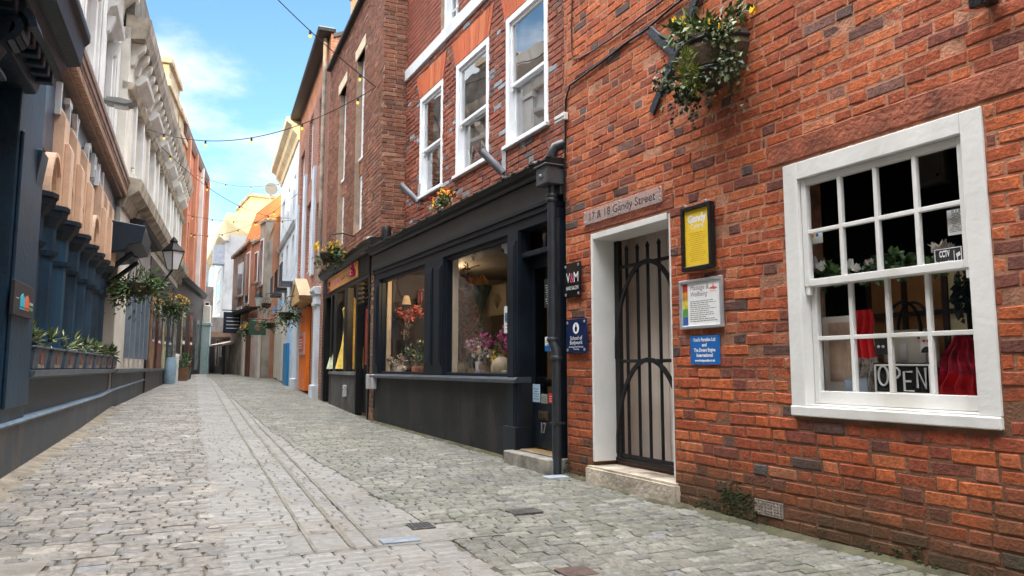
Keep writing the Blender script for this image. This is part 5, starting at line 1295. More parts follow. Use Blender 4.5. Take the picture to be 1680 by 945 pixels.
def basket(F, name, label, X, Y, d, r, h, n, fl=None, arm=True, group=None, leafm=None, chain=False, flat=1.0):
    x, z = F.px(X, Y, d); t = on(F, name, label, 'hanging basket', x, 0, z, group)
    MB().lathe([(r*.25,-r*.55),(r*.5,-r*.4),(r*.62,0)], (0,d,0), 12).build('bowl', mat('dark_moss_liner', (.03,.022,.012), .9, .3, 20, .4), t)
    m = MB(); m.tube([(0,0,r*1.2),(0,d*.5,r*1.35),(0,d,r*1.2)], .014, 6)
    for k in range(3): a = k*2.1; m.tube([(0,d,r*1.2),(r*.6*math.cos(a),d+r*.6*math.sin(a),0)], .006, 4)
    m.build('bracket', BLACK, t)
    m = MB(); m.foliage((0,d,-.02), (r,r,h*.55), n, min(r*.3,.11), min(r*.11,.036), (0,0,1), .4, .3, hang=h*.7); m.build('foliage', leafm or [LEAF, LEAFD], t, normals=False)
    if fl:
        for _ in range(40):
            m = MB()
            v = Vector((random.gauss(0,1),random.gauss(.3,1),random.gauss(.4,.6))).normalized()
            c_ = Vector((v.x*r, d+v.y*r, v.z*h*.6+.05))
            for q in range(6): m.leaf((0,0,0), (random.gauss(0,1),random.gauss(0,1),random.gauss(0,1)), .035, .03, 0)
            m.build('flower', fl, t, normals=False, loc=c_)
    return t
basket(FC, 'hanging_basket', 'bushy basket with small yellow flowers on the brown brick house', 541, 416, .45, .30, .36, 420, YELLOWF)

# ---------------------------------------------------------------- red brick house with the orange door, pale blue house
D = on(FD, 'brick_house', 'narrow red brick house with pale window strips and an orange door', 'building')
DZ = 9.0; DE = d_end - .35
BRK_D = brickwork('worn_red_brickwork', (.30,.11,.07), (.20,.075,.05), (.34,.26,.20))
DWIN = [(1.2,1.9,3.7,5.2),(1.2,1.9,6.2,8.0),(3.2,4.1,3.6,5.6),(3.2,4.1,6.2,8.1),(5.2,6.2,3.8,7.6)]
m = MB(); panel(m, 0, DE, -.2, DZ, DWIN+[(2.3,4.9,-.2,2.9)], 0, -.3); m.build('wall', BRK_D, D, normals=False)
for w in DWIN: sash_window(D, *w, -.08, cas=.12, glass=GLASS_SKY, back=ROOMG)
for x0, x1, z0, z1 in ((2.15,2.6,3.4,6.3),(4.3,4.75,3.4,6.6),(6.3,6.8,3.2,6.1)): MB().box(x0, x1, 0, .06, z0, z1).build('rendered_strip', mat('pale_blue_render', (.56,.64,.74), .7, .1, 2, grime=(.36,.36,.36,.5)), D)
shell(D, 0, DE, -.3, -6.5, -.2, DZ, BRK_D, 1.2)
m = MB(); m.box(-.05, DE+.05, -.1, .32, DZ, DZ+.14); m.build('gutter', BLACK, D, bevel=.03)
m = MB(); m.tube([(.35,.09,3.0),(.35,.09,DZ)], .05, 8); m.build('downpipe', STONE, D)
gd = lambda x: FD.g(x)
ODX = (2.95, 4.5)
m = MB(); m.box(2.3, 4.9, -.35, -.3, 0, 2.9); m.build('recess_wall', CREAM, D)
m = MB(); m.box(ODX[0], ODX[1], -.06, .06, gd(3.5)+.04, 2.62)
od = m.build('door', mat('bright_orange_paint', (.78,.17,.012), .45, .08, 2), D, bevel=.01); od['label'] = 'tall bright orange door'
m = MB(); m.box(ODX[0]+.15, ODX[1]-.2, .062, .09, 1.35, 1.95); m.build('notice_frame', mat('mauve_frame', (.50,.36,.38), .5), od); m = MB(); m.box(ODX[0]+.24, ODX[1]-.29, .092, .1, 1.44, 1.86); m.build('notice', mat('orange_red_notice', (.55,.10,.03), .5), od)
m = MB(); lines_of_print(m, ODX[0]+.3, ODX[1]-.35, 1.5, 1.8, 4, .101, 0, .025); m.build('small_print', PAPER, od)
def classical_pier(parent, x0, x1, z0, z1, d, m_):
    m = MB(); m.box(x0, x1, -.2, d, z0, z1-.45); m.box(x0-.07, x1+.07, -.2, d+.06, z0, z0+.35); m.box(x0-.05, x1+.05, -.2, d+.05, z1-.45, z1-.36)
    m.box(x0-.02, x1+.02, -.2, d+.03, z1-.36, z1-.2); m.prism([(-.2,z1-.2),(d+.05,z1-.2),(d+.10,z1-.1),(d+.10,z1-.02),(-.2,z1)], 'x', x0-.07, x1+.07)
    return m.build('door_pier', m_, parent, bevel=.008)
PALEB = mat('pale_blue_white_stucco', (.64,.70,.76), .65, .08, 2, grime=(.4,.4,.38,.4))
classical_pier(D, .7, 1.3, gd(1)-.05, 2.95, .08, PALEB); classical_pier(D, 4.95, 6.1, gd(5)-.05, 2.9, .1, PALEB)
m = MB(); m.prism([(2.5,2.72),(4.9,2.72),(4.9,2.85),(3.7,3.3),(2.5,2.85)], 'y', -.1, .30); m.build('door_hood', mat('ochre_door_hood', (.60,.38,.15), .6, .15, 3), D, bevel=.02)
m = MB(); m.prism([(2.3,2.87),(2.42,2.78),(3.7,3.32),(4.98,2.78),(5.1,2.87),(3.7,3.46)], 'y', -.1, .33); m.build('hood_gable', mat('ochre_hood_board', (.42,.30,.17), .6, .15, 3), D)
E_ = on(FD, 'stucco_house', 'pale blue white stucco house with a moulded cornice and blue door panel', 'building', DE)
EW = e_end-DE; EZ = 9.0
PB2 = mat('bluish_white_stucco', (.62,.68,.74), .75, .1, 1.5, .1, 20, grime=(.40,.42,.44,.6))
m = MB(); ew = [(.8+2.1*k, 1.6+2.1*k, z, z+1.5) for k in range(5) for z in (3.9, 6.0)]
panel(m, 0, EW, -.2, EZ-.6, ew, 0, -.3); m.build('wall', PB2, E_, normals=False)
for w in ew: sash_window(E_, *w, -.08, cas=.08, glass=GLASS_SKY, sill=.08, back=ROOMG)
m = MB(); m.prism([(-.2,EZ-.62),(.05,EZ-.62),(.09,EZ-.45),(.22,EZ-.32),(.26,EZ-.15),(.42,EZ-.04),(.44,EZ+.1),(-.2,EZ+.16)], 'x', -.05, EW); m.build('cornice', mat('cream_cornice', (.60,.53,.40), .7, .15, 3, grime=(.3,.25,.18,.5)), E_)
m = MB(); m.prism([(-.1,5.62),(.05,5.62),(.12,5.75),(-.1,5.8)], 'x', 0, EW); m.build('string_course', PB2, E_)
for k, w in enumerate(ew[::2]):
    m = MB(); m.box(w[0]-.1, w[1]+.1, .001, .38, 3.72, 3.82)
    for q in range(7): x = w[0]-.08+(w[1]-w[0]+.16)*q/6; m.box(x-.012, x+.012, .34, .37, 3.82, 4.4)
    m.box(w[0]-.1, w[1]+.1, .33, .38, 4.4, 4.45); m.build('balcony', BLACK if k % 2 else mat('dark_slate_paint', (.05,.06,.08), .5), E_)
shell(E_, 0, EW, -.3, -6.5, -.2, EZ-.3, PB2, .9)
ge = lambda x: FD.g(x+DE)
m = MB(); m.box(.15, 1.15, -.05, .10, ge(.6)-.05, 3.0); bd = m.build('door', mat('pale_sky_blue_paint', (.42,.60,.76), .5, .08, 2), E_, bevel=.01); MB().box(.12,1.2,.101,.2,ge(.6)-.05,1.78).build('blue_panel', mat('strong_blue_paint', (.02,.20,.42), .45, .08, 2), bd, bevel=.01)
m = MB(); m.box(1.15, 4.2, -.02, .12, ge(2)+.05, 3.2); m.build('cream_panel', CREAM, E_, bevel=.01); m = MB(); m.box(4.6, 6.6, -.02, .10, ge(5)+.05, 3.1); m.build('cream_panel', CREAM, E_, bevel=.01)
m = MB(); m.box(4.2,4.6,-.02,.02,ge(4)-.1,3.1); m.box(6.6,EW,-.02,.02,ge(8)-.1,3.0); m.box(1.15,6.6,-.02,.03,ge(3)-.2,ge(3)+.05); m.build('dark_shopfront', DARK, E_)
basket(FD, 'hanging_basket', 'basket with a tuft of blue flowers on the pale blue white house', 470, 513, .5, .36, .45, 320, mat('sky_blue_petal', (.08,.38,.70), .5, .1, 8, island=.2))

# ---------------------------------------------------------------- terracotta house with tiled roof
Fh = on(FF, 'rendered_house', 'terracotta and grey rendered house with a bright orange tiled roof', 'building')
FE = f_end; FZ = 6.5
TERW = mat('terracotta_render', (.46,.21,.12), .8, .15, 1.5, .1, 20, grime=(.28,.15,.10,.6)); GREYW = mat('stained_grey_render', (.36,.32,.27), .85, .25, 1.2, .15, 20, grime=(.12,.10,.08,.7))
m = MB()
for x0, x1, d, zt in ((0,1.0,0,6.9),(1.0,2.6,-.05,6.3),(2.6,3.6,0,6.45),(3.6,FE,-.03,6.2)):
    m.box(x0, x1, d-.3, d, -.1, zt, 1 if x0 in (0,3.6) else 0)
m.box(0, .3, -6, -.28, -.1, 6.9, 0); m.build('wall', [TERW, GREYW], Fh, bevel=.01)
m = MB(); m.prism([(0,6.9),(1.0,6.9),(1.0,7.02),(0,7.02)], 'y', -.35, .06); m.prism([(1.0,6.3),(2.6,6.3),(2.6,6.42),(1.0,6.42)], 'y', -.35, .0); m.prism([(2.6,6.45),(FE,6.2),(FE,6.32),(2.6,6.57)], 'y', -.35, .1); m.build('coping', STONE, Fh)
fw = [(1.25,1.75,4.6,5.8),(2.8,3.4,3.8,6.0),(4.2,5.2,4.3,5.7),(4.2,5.2,2.7,3.7),(.3,.75,4.4,6.2)]
for w in fw:
    m = MB(); m.box(w[0]-.06,w[1]+.06,.0,.03,w[2]-.06,w[3]+.06); f = m.build('window', WHITE2, Fh); m = MB(); m.box(w[0],w[1],.031,.036,w[2],w[3]); m.build('glass', mat('dark_window_pane', (.015,.017,.02), .08, .2), f); MB().box(w[0]-.1,w[1]+.1,.03,.12,w[2]-.14,w[2]-.06).build('sill', STONE, f)
m = MB(); m.prism([(1.0,3.5),(1.02,3.4),(FE,3.3),(FE,3.5)], 'y', 0, .3); m.build('fascia', DARK, Fh)
for k, (x0, x1) in enumerate(((.2,.8),(1.1,1.5),(1.9,2.5),(2.9,3.3))):
    m = MB(); m.box(x0,x1,.0,.12,.2,3.0); m.build('shop_post', [CREAM, mat('pinkish_render', (.50,.38,.36), .7), mat('brown_timber_post', (.12,.055,.03), .6), CREAM][k], Fh)
TILE = mat('orange_roof_tile', (.62,.22,.05), .8, .2, 3, .2, 20)
m = MB(); z0 = 6.15; z1 = 8.45; n = 16
for k in range(n):                                             # steep tile hung slope facing the street
    a, b = k/n, (k+1)/n; ya, yb = -.12-.75*a, -.12-.75*b; za, zb = z0+(z1-z0)*a, z0+(z1-z0)*b
    m.prism([(ya+.03,za),(yb,zb),(yb-.06,zb),(ya-.06,za)], 'x', .0, 5.9)
m.prism([(-.87,z1),(-6,z1+.1),(-6,z1-.1),(-.87,z1-.1)], 'x', .0, 5.9); m.prism([(-.2,z0),(-.9,z1),(-6,z1),(-6,z0)], 'x', .02, .06)
m.build('roof', TILE, Fh)
x, z = FF.px(428, 495, .25); t = on(FF, 'wall_lantern', 'black wall lantern on the terracotta house', 'lantern', FF.px(424,490,.3)[0], 0, FF.px(424,492,.3)[1])
m = MB(); m.lathe([(.10,-.25),(.16,.1)], (0,.3,0), 6); m.build('glass', mat('lantern_glass', (.5,.52,.5), .2), t); m = MB(); m.lathe([(.18,.1),(.12,.25),(.03,.38)], (0,.3,0), 6); m.tube([(0,0,-.2),(0,.2,-.4),(0,.3,-.25)], .025, 6); m.build('frame', BLACK, t)
basket(FF, 'hanging_basket', 'twiggy brown basket high beside the wall lantern on the terracotta house', 437, 498, .5, .3, .4, 150, None, leafm=[mat('brown_twig_leaf', (.12,.05,.03), .7, .2, 8, island=.4), LEAFD])
basket(FF, 'hanging_basket', 'low red flowered basket under the twiggy one on the terracotta house', 441, 530, .5, .36, .42, 220, CORALF)
basket(FF, 'hanging_basket', 'small flowered basket farthest along the terracotta house', 410, 541, .5, .36, .4, 200, YELLOWF)
x, z = FF.px(424, 538, .5); t = on(FF, 'pub_sign', 'small square green hanging sign on the terracotta house', 'sign', x, .1, z)
m = MB(); m.box(-.02,.02,.12,.75,-.27,.27); m.build('board', mat('dark_green_board', (.02,.07,.04), .5), t, bevel=.01); m = MB(); m.ball((-.025,.43,.0), .13, 10, 0, (.15,1,1)); m.build('emblem', mat('dull_red_emblem', (.25,.08,.06), .6), t); MB().tube([(0,-.1,.32),(0,.8,.32)], .018, 6).build('bracket', BLACK, t)
# ---------------------------------------------------------------- the far end of the street
def far_frame(X, depth, xv): r = ray(X, 603); k = depth/r.y; return Frame((r.x*k, r.y*k), az_of(xv), 'L' if xv > 2000 else 'R')
FG = far_frame(361, 42, 250)
G = on(FG, 'stucco_house', 'tall white stucco house with a parapet coloured sunlit yellow above the tiled roof', 'building')
gx = FG.px(338, 480)[0]
YEL = mat('sun_tinted_stucco', (.52,.43,.24), .75, .06, 2)  # white stucco with the yellow of low sun put into its colour
m = MB(); m.box(0, gx, -6, 0, -.1, 8.6, 0); m.box(.02, gx-.4, -6, -.02, 8.6, 9.9, 1); m.box(.03, gx-.5, -9, -3.2, 8.5, 10.9, 1); m.build('wall', [mat('far_white_stucco', (.46,.47,.47), .8, .15, 1.2, grime=(.25,.25,.25,.5)), YEL], G)
m = MB(); m.prism([(-.2,8.25),(.05,8.25),(.35,8.5),(.38,8.62),(-.2,8.66)], 'x', -.1, gx+.1); m.build('cornice', MATS['cream_cornice'], G)
k = 0
for x0 in [gx*.12+gx*.3*j for j in range(3)]:
    for zc in (3.0, 5.0, 6.9):
        m = MB(); m.box(x0, x0+gx*.16, .001, .03, zc, zc+1.2); f = m.build('window', WHITE2, G); m = MB(); m.box(x0+.06, x0+gx*.16-.06, .031, .036, zc+.06, zc+1.14); m.build('glass', MATS['dark_window_pane'], f)
m = MB(); m.box(.0-.02, .9, .001, .6, 6.9, 8.0); m.build('oriel', mat('grey_lead', (.30,.33,.38), .5), G)
m = MB(); m.box(-1.2,.0,-2.4,-1.6,7.6,9.0); m.prism([(-1.4,9.0),(.1,9.0),(-.6,9.7)], 'y', -2.5, -1.5); m.build('dormer', mat('grey_lead', (.30,.33,.38), .5), G)
FG2 = far_frame(452, 46, 330)
G2 = on(FG2, 'stucco_house', 'cream rooftop block standing behind the orange tiled roof', 'building', 0, 0, 0)
g0, g1 = FG2.px(455, 330)[0], FG2.px(411, 330)[0]
FGb = far_frame(411, 46, 3000)
m = MB(); xa, za = FGb.px(411, 322); xb, zb = FGb.px(460, 328); 
bpy.data.objects.remove(G2); G2 = on(FGb, 'stucco_house', 'cream rooftop block standing behind the orange tiled roof', 'building')
m.box(xa, xb-4, -5, 0, -.1, za, 0); m.build('wall', YEL, G2); MB().box(xa+.1, xb-4.1, -5, .15, za, za+.18).build('coping', STONE, G2)
w_ = MB(); w_.box(xa-.9, xa-1.1, .001, .02, za-.7, za-.5); w_.box(xa-1.4, xa-1.6, .001, .02, za-.7, za-.5); w_.build('vent', INK, G2)
def pole_dish(X, Y, depth, label):
    Fd = far_frame(X, depth, 3000); x, z = Fd.px(X, Y); t = on(Fd, 'satellite_dish', label, 'satellite dish', x, 0, z-1.6)
    MB().tube([(0,0,-1),(0,0,1.5)], .04, 6).build('mast', GREY, t); m = MB(); m.lathe([(.02,0),(.25,.04),(.36,.12)], (0,0,0), 16); 
    for j in range(len(m.v)): v = m.v[j]; m.v[j] = (v[0], .1+v[2], 1.6+v[1])
    m.build('dish', mat('grey_dish', (.16,.16,.155), .7), t, smooth=True)
pole_dish(444, 311, 42, 'round grey satellite dish above the orange tiled roof')
Fd = far_frame(427, 44, 3000); x, z = Fd.px(427, 322); t = on(Fd, 'aerial', 'thin roof aerial mast left of the satellite dish', 'aerial', x, 0, z); MB().tube([(0,0,-.3),(0,0,1.0)], .02, 5).build('mast', GREY, t); MB().tube([(-.5,0,.95),(.1,0,.98)], .015, 5).build('arm', GREY, t)
FH = far_frame(300, 37.5, 3000)
H = on(FH, 'shop_building', 'dim grey shop building closing the far end of the street', 'building')
hx = lambda X, Y=603: FH.px(X, Y)[0]; hz = lambda Y: FH.px(340, Y)[1]
HG = mat('grey_brown_far_render', (.22,.21,.20), .8, .3, 1.2, grime=(.1,.09,.08,.6))
hL, hR = hx(296), hx(425); sgn = 1 if hR > hL else -1
print('H', hL, hR, hz(500), hz(612), hz(455))
dz = .55
m = MB(); m.box(hx(296), hx(345), -5, 0, dz, hz(470), 0); m.box(hx(345), hx(430), -5, -.1, dz, hz(520), 0); m.build('wall', HG, H)
m = MB(); m.box(hx(298), hx(316), -5, -.2, hz(470), hz(445)); m.box(hx(318), hx(338), -4, -.6, hz(470), hz(430)); m.build('upper_storey', mat('blue_grey_far_render', (.34,.38,.42), .8, .2, 2), H)
m = MB(); m.box(hx(300), hx(400), -.02, .25, hz(553), hz(545)); m.build('fascia', mat('brown_far_fascia', (.20,.13,.09), .7), H)
m = MB(); m.prism([(hx(331),hz(611)),(hx(331),hz(575)),(hx(336),hz(566)),(hx(344),hz(564)),(hx(350),hz(568)),(hx(351),hz(611))], 'y', .0, .06); m.build('door', INK, H)
for a, b, c, d in ((318,330,585,560),(352,358,600,556),(360,366,585,560),(318,326,500,480),(330,340,520,495)):
    m = MB(); m.box(hx(a), hx(b), .0, .05, hz(c), hz(d)); f = m.build('window', mat('dull_window_frame', (.35,.35,.34), .6), H); m = MB(); m.box(hx(a)+.06*sgn, hx(b)-.06*sgn, .051, .056, hz(c)+.06, hz(d)-.06); m.build('glass', MATS['dark_window_pane'], f)
# awning kiosk and pub sign on the right of the far end
FK = far_frame(404, 34.5, 60)
t = on(FK, 'awning', 'low dark canopy over a shop front at the far end of the street', 'awning')
k1 = FK.px(366, 565)[0]; zt = FK.px(404, 563)[1]; zb = FK.px(404, 571)[1]
m = MB(); m.prism([(-.2,zt+.25),(1.1,zt-.05),(1.1,zt-.15),(-.2,zt+.1)], 'x', 0, k1*.8); m.build('canopy', mat('pale_canopy_cloth', (.40,.32,.27), .7, .2, 3), t); m = MB(); m.box(0,.1,.95,1.05,.55,zt-.1); m.box(k1*.8-.1,k1*.8,.95,1.05,.55,zt-.1); m.build('post', BLACK, t)
K = on(FK, 'shopfront', 'black far shopfront under the canopy with a pale upper panel', 'shopfront'); m = MB(); m.box(0, k1, -3, -.22, .4, zt); m.build('front', BLACK, K); m = MB(); m.box(.0, k1*.95, -3, -.2, zt, zt+.9); m.build('panel', mat('blue_grey_panel', (.16,.18,.24), .6, .5, 3), K)
x, z = FK.px(376, 530, 1.0); t = on(FK, 'pub_sign', 'tall dark navy hanging pub sign with faint white lines near the far end', 'sign', x, .1, z-.45)
m = MB(); m.box(-.03,.03,.3,1.15,0,.95); m.build('board', mat('dark_navy_board', (.012,.018,.04), .5), t, bevel=.01); m = MB()
for k in range(4): m.box(-.034,-.031,.42,1.03,.2+.16*k,.23+.16*k)
m.build('lettering', LTEXT, t); MB().tube([(0,-.2,1.03),(0,1.2,1.03)], .025, 6).build('bracket', BLACK, t)
# verdigris post at the left end
t = thing('gate_pier', 'pale green grey pier at the far left bend of the street', 'pier', (*FN.w(n_end-.1,.25).xy, ground_z(*FN.w(n_end-.1,.25).xy)-.05), FN.rot)
MB().box(-.22,.22,-.2,.2,0,2.4).build('shaft', mat('pale_green_paint', (.33,.44,.43), .6, .15, 2), t, bevel=.02); MB().box(-.27,.27,-.25,.25,2.4,2.55).build('cap', MATS['pale_green_paint'], t, bevel=.02); MB().box(-.2,.2,-.18,.18,2.55,3.4).build('upper_block', CREAM, t, bevel=.02)

# ---------------------------------------------------------------- navy pub on the left (x falls away from the camera)
FP = Frame(FL.w(0, -.25).xy, az_of(318), 'L')                # glass line; its piers and plinth stand .25 proud
P = on(FP, 'pub_building', 'navy blue pub front with peach gothic arches under a tall white upper storey', 'building')
PN, PF = 26.0, pub_far
p0, p1 = FP.px(47, 560, .26)[0], FP.px(6, 560, .26)[0]
gp = lambda x: FP.g(x, .25)
COLX = [FP.px(X, 350, .22)[0] for X in (73,95,117,136,151,163,173,182)]
print('COLX', [round(v,2) for v in COLX])
PTOP = FP.px(106, 180, .21)[1]; CB = FL.px(130, 160, 0)[1]; CT = FL.px(167, 160, .125)[1]; print('PTOP', PTOP, CB, CT)
ZS = lambda z: round(1+(z-1)*1.222, 3)
WINX = [(b+.14, a-.14) for a, b in zip(COLX, COLX[1:])]
holes = [(a, b, 1.05, ZS(2.78)) for a, b in WINX]
m = MB(); panel(m, PF, PN, .5, 4.75, holes, 0, -.3); m.build('wall', NAVY, P, normals=False)
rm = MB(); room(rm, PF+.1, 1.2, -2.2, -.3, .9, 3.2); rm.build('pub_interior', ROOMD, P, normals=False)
for a, b in WINX:
    m = MB(); e = .04; m.box(a,a+e,-.1,-.04,1.05,ZS(2.78)); m.box(b-e,b,-.1,-.04,1.05,ZS(2.78)); m.box(a+e,b-e,-.1,-.041,2.2,2.25); m.box(a+e,b-e,-.1,-.041,1.05,1.1)
    f = m.build('window', mat('orange_timber_frame', (.45,.20,.05), .55, .2, 6), P); g = MB(); g.quad((a+e,-.07,1.1),(b-e,-.07,1.1),(b-e,-.07,ZS(2.78)),(a+e,-.07,ZS(2.78))); g.build('glass', GLASS, f, normals=False)
m = MB(); N_ = 34                                               # battered plinth following the slope
for k in range(N_):
    a, b = PF+(PN-PF)*k/N_, PF+(PN-PF)*(k+1)/N_
    za, zb = max(.50, gp(a)+.32), max(.50, gp(b)+.32)
    za2, zb2 = min(za, .88), min(zb, .88)
    m.prism([(a,gp(a)-.15),(b,gp(b)-.15),(b,zb2),(a,za2)], 'y', -.2, .26)
m.build('plinth', mat('dirty_navy_plinth', (.022,.034,.048), .5, .35, 2, .3, 20, grime=(.10,.085,.06,.55)), P)
m = MB()
for k in range(N_):
    a, b = PF+(PN-PF)*k/N_, PF+(PN-PF)*(k+1)/N_
    za, zb = min(max(.50, gp(a)+.32), .88), min(max(.50, gp(b)+.32), .88)
    i = len(m.v)
    for x, z in ((a, za), (b, zb)): m.v += [(x,-.1,z+.002),(x,.28,z+.002),(x,.29,z+.02),(x,.26,z+.045),(x,-.1,z+.06)]
    for q in range(4): m.f.append((i+q,i+q+1,i+5+q+1,i+5+q)); m.m.append(0)
m.build('plinth_moulding', mat('blue_moulding_paint', (.10,.16,.22), .4, .3, 6), P)
m = MB(); m.prism([(-.1,.885),(.22,.885),(.31,.915),(.33,.945),(.33,.975),(-.1,.985)], 'x', PF, p0); m.build('window_ledge', mat('blue_black_ledge', (.05,.075,.10), .38, .3, 5), P, bevel=.004)
m = MB(); m.box(PF, 1.0, 0, .2, .45, .885); m.build('ledge_apron', NAVYD, P)
for x in COLX:                                                  # half octagonal columns
    def octo(r, z0, z1, m, r2=None):
        r2 = r2 or r; pts = lambda q: [(x+q*math.cos(a), .06+q*1.1*math.sin(a)) for a in [math.pi*k/6 for k in range(7)]]
        lo, hi = pts(r), pts(r2); i = len(m.v); n = 7
        m.v += [(p[0],p[1],z0) for p in lo] + [(p[0],p[1],z1) for p in hi]
        for k in range(n-1): m.f.append((i+k,i+k+1,i+n+k+1,i+n+k)); m.m.append(0)
        m.f.append(tuple(i+k for k in range(n))[::-1]); m.m.append(0); m.f.append(tuple(i+n+k for k in range(n))); m.m.append(0)
    m = MB(); octo(.17, .98, 1.25, m, .16); octo(.13, 1.25, ZS(2.0), m); octo(.16, ZS(2.0), ZS(2.04), m, .18); octo(.14, ZS(2.04), ZS(2.26), m, .145); col = m.build('column', NAVYD if False else NAVY, P)
    m = MB(); octo(.15, ZS(2.26), ZS(2.35), m, .22); octo(.23, ZS(2.35), ZS(2.41), m, .24); octo(.255, ZS(2.41), ZS(2.45), m); m.build('capital', NAVYD, col)
def arch_mould(x0, x1, zs, rise, dd, m_, parent):
    mid, w = (x0+x1)/2, (x1-x0)/2; n = 16
    m = MB()
    for r0, r1, d in ((-.27,-.19,dd*.40),(-.188,-.10,dd*.68),(-.098,-.045,dd*.86),(-.043,0,dd)):
        def P_(t, r): a = math.pi*t; return (mid+(w+r)*math.cos(a), zs+(rise+r)*math.sin(a))
        for k in range(n):
            m.prism([P_(k/n,r0), P_(k/n,r1), P_((k+1)/n,r1), P_((k+1)/n,r0)], 'y', -.02, d)
    return m.build('arch', m_, parent)
for gset in ((0,1,2,3), (4,5,6,7)):
    for k, i in enumerate(gset):
        x = COLX[i]; zt = PTOP; zb = ZS(2.45)
        m = MB()                                                # stepped pinnacles above the columns
        if k == 0: m = None
        if m: m.prism([(.0,zb),(.26,zb),(.26,zt-.14),(.19,zt),(.0,zt)], 'x', x-.15, x+.15)
        if m: m.prism([(.26,zb),(.33,zb),(.33,zt-.50),(.30,zt-.43),(.26,zt-.43)], 'x', x-.10, x+.10)
        if m: m.build('pinnacle', PEACH, P, bevel=.006)
        if k < 3:
            arch_mould(COLX[i+1]+.03, x-.03, ZS(2.45), .53, .25, PEACH, P)
m = MB(); m.box(PF, p1, 0, .15, ZS(2.86), CB+.05); m.build('frieze', mat('glossy_navy_frieze', (.014,.050,.095), .3, .3, 3, .2, 18), P)
# near pier, doorway and hood
m = MB(); m.box(p0, p1, -.1, .262, .5, 3.8); m.box(p0+.02, p1-.05, .262, .29, .66, 3.0); m.prism([(.262,3.0),(.33,3.0),(.28,2.6),(.262,2.55)], 'x', p0+.05, p0+.35); m.build('corner_pier', NAVY, P, bevel=.012)
m = MB(); dx0, dx1 = p1+.02, p1+1.5; m.box(dx0, dx1, .001, .05, .1, 2.9); m.build('door', mat('very_dark_door', (.008,.011,.016), .35, .2), P); m = MB(); m.box(dx0+.2,dx0+.7,.051,.08,.4,1.2); m.box(dx0+.2,dx0+.7,.051,.08,1.4,2.6); m.box(dx0+.8,dx0+1.3,.051,.08,.4,1.2); m.box(dx0+.8,dx0+1.3,.051,.08,1.4,2.6); m.build('door_panels', NAVYD, P, bevel=.01)
h0 = FP.px(120, 112, .6)[0]; hz0 = FP.px(120, 112, .6)[1]
m = MB(); m.prism([(0,hz0-.32),(.34,hz0-.28),(.38,hz0-.14),(.52,hz0-.10),(.56,hz0),(.66,hz0+.02),(.68,hz0+.2),(.72,hz0+.25),(.72,hz0+.32),(0,hz0+.5)], 'x', h0, h0+3.2); 
for k in range(16): m.box(h0+.1+.2*k, h0+.19+.2*k, .34, .48, hz0-.22, hz0-.12)
m.build('door_hood', NAVYD, P, bevel=.008)
hxk = FP.px(30, 80, .45)[0]
def scroll(m, cx, cy, r, turns, x0, x1, w):
    pts = []
    for k in range(26):
        a = k/25*turns*2*math.pi; rr = r*(1-.8*k/25); pts.append((cy+rr*math.cos(a), cx+rr*math.sin(a)))
    for p, q in zip(pts, pts[1:]): m.bar(((x0+x1)/2, p[0], p[1]), ((x0+x1)/2, q[0], q[1]), w, x1-x0, up=(1,0,0))
zk = FP.px(30, 85, .45)[1]
for xx in (hxk-.02, hxk+1.75):
    m = MB()
    m.prism([(.0,zk-.45),(.2,zk-.4),(.3,zk-.15),(.42,zk+.05),(.45,hz0-.2),(0,hz0-.2)], 'x', xx, xx+.2)
    scroll(m, zk+.12, .40, .17, 1.6, xx-.015, xx+.215, .05); scroll(m, zk-.22, .26, .11, 1.4, xx-.015, xx+.215, .04)
    m.build('scroll_bracket', NAVYD, P)
t, w, h = plate(FP, 'name_board', 'black board with small coloured bottle emblems on the navy corner pier', 'sign', 24,458, 52,524, .315, .025, None)
MB().box(-w/2, w/2, 0, .03, 0, h).build('board', mat('matt_black_board', (.018,.018,.02), .55, .15), t, bevel=.004)
for xx, c, nm in ((w*.10,(.03,.42,.55),'blue'),(-w*.14,(.62,.13,.06),'red')):
    m = MB(); b = [(-.045,.28),(.045,.28),(.045,.52),(.03,.60),(.0,.68),(-.03,.60),(-.045,.52)]
    m.prism([(xx+q*w/.42, h*z) for q, z in b], 'y', .0301, .034); m.prism([(xx-.05*w/.42, h*.20),(xx+.05*w/.42,h*.20),(xx+.05*w/.42,h*.25),(xx-.05*w/.42,h*.25)], 'y', .0301, .034); m.build('emblem', mat('emblem_%s' % nm, c, .5, .05), t)
m = MB(); scribble(m, -w*.46, -w*.27, h*.46, h*.10, .032, 0, 4, .010); m.box(w*.28, w*.40, .0301, .033, h*.49, h*.505); m.build('lettering', LTEXT, t, normals=False); m = MB(); scribble(m, -w*.46, -w*.27, h*.30, h*.12, .032, 0, 4, .012); m.build('lettering', mat('green_letter', (.08,.4,.12), .5), t, normals=False)
# raised letters on the frieze
t = on(FP, 'frieze_lettering', 'raised navy letters with pale edges on the pub frieze', 'sign', 0, .0, 3.62)
for ch, X in (('I',90),('T',107),('Y',121),('C',144),('H',155),('A',163),('I',170)):
    x = FP.px(X, 200, .16)[0]
    m = MB(); m.text(ch, .50, x, .34, .151, 0, depth=.03, bold=.012, wide=.8); m.build('letter', mat('pale_letter_paint', (.50,.52,.53), .5, .1), t, normals=False)
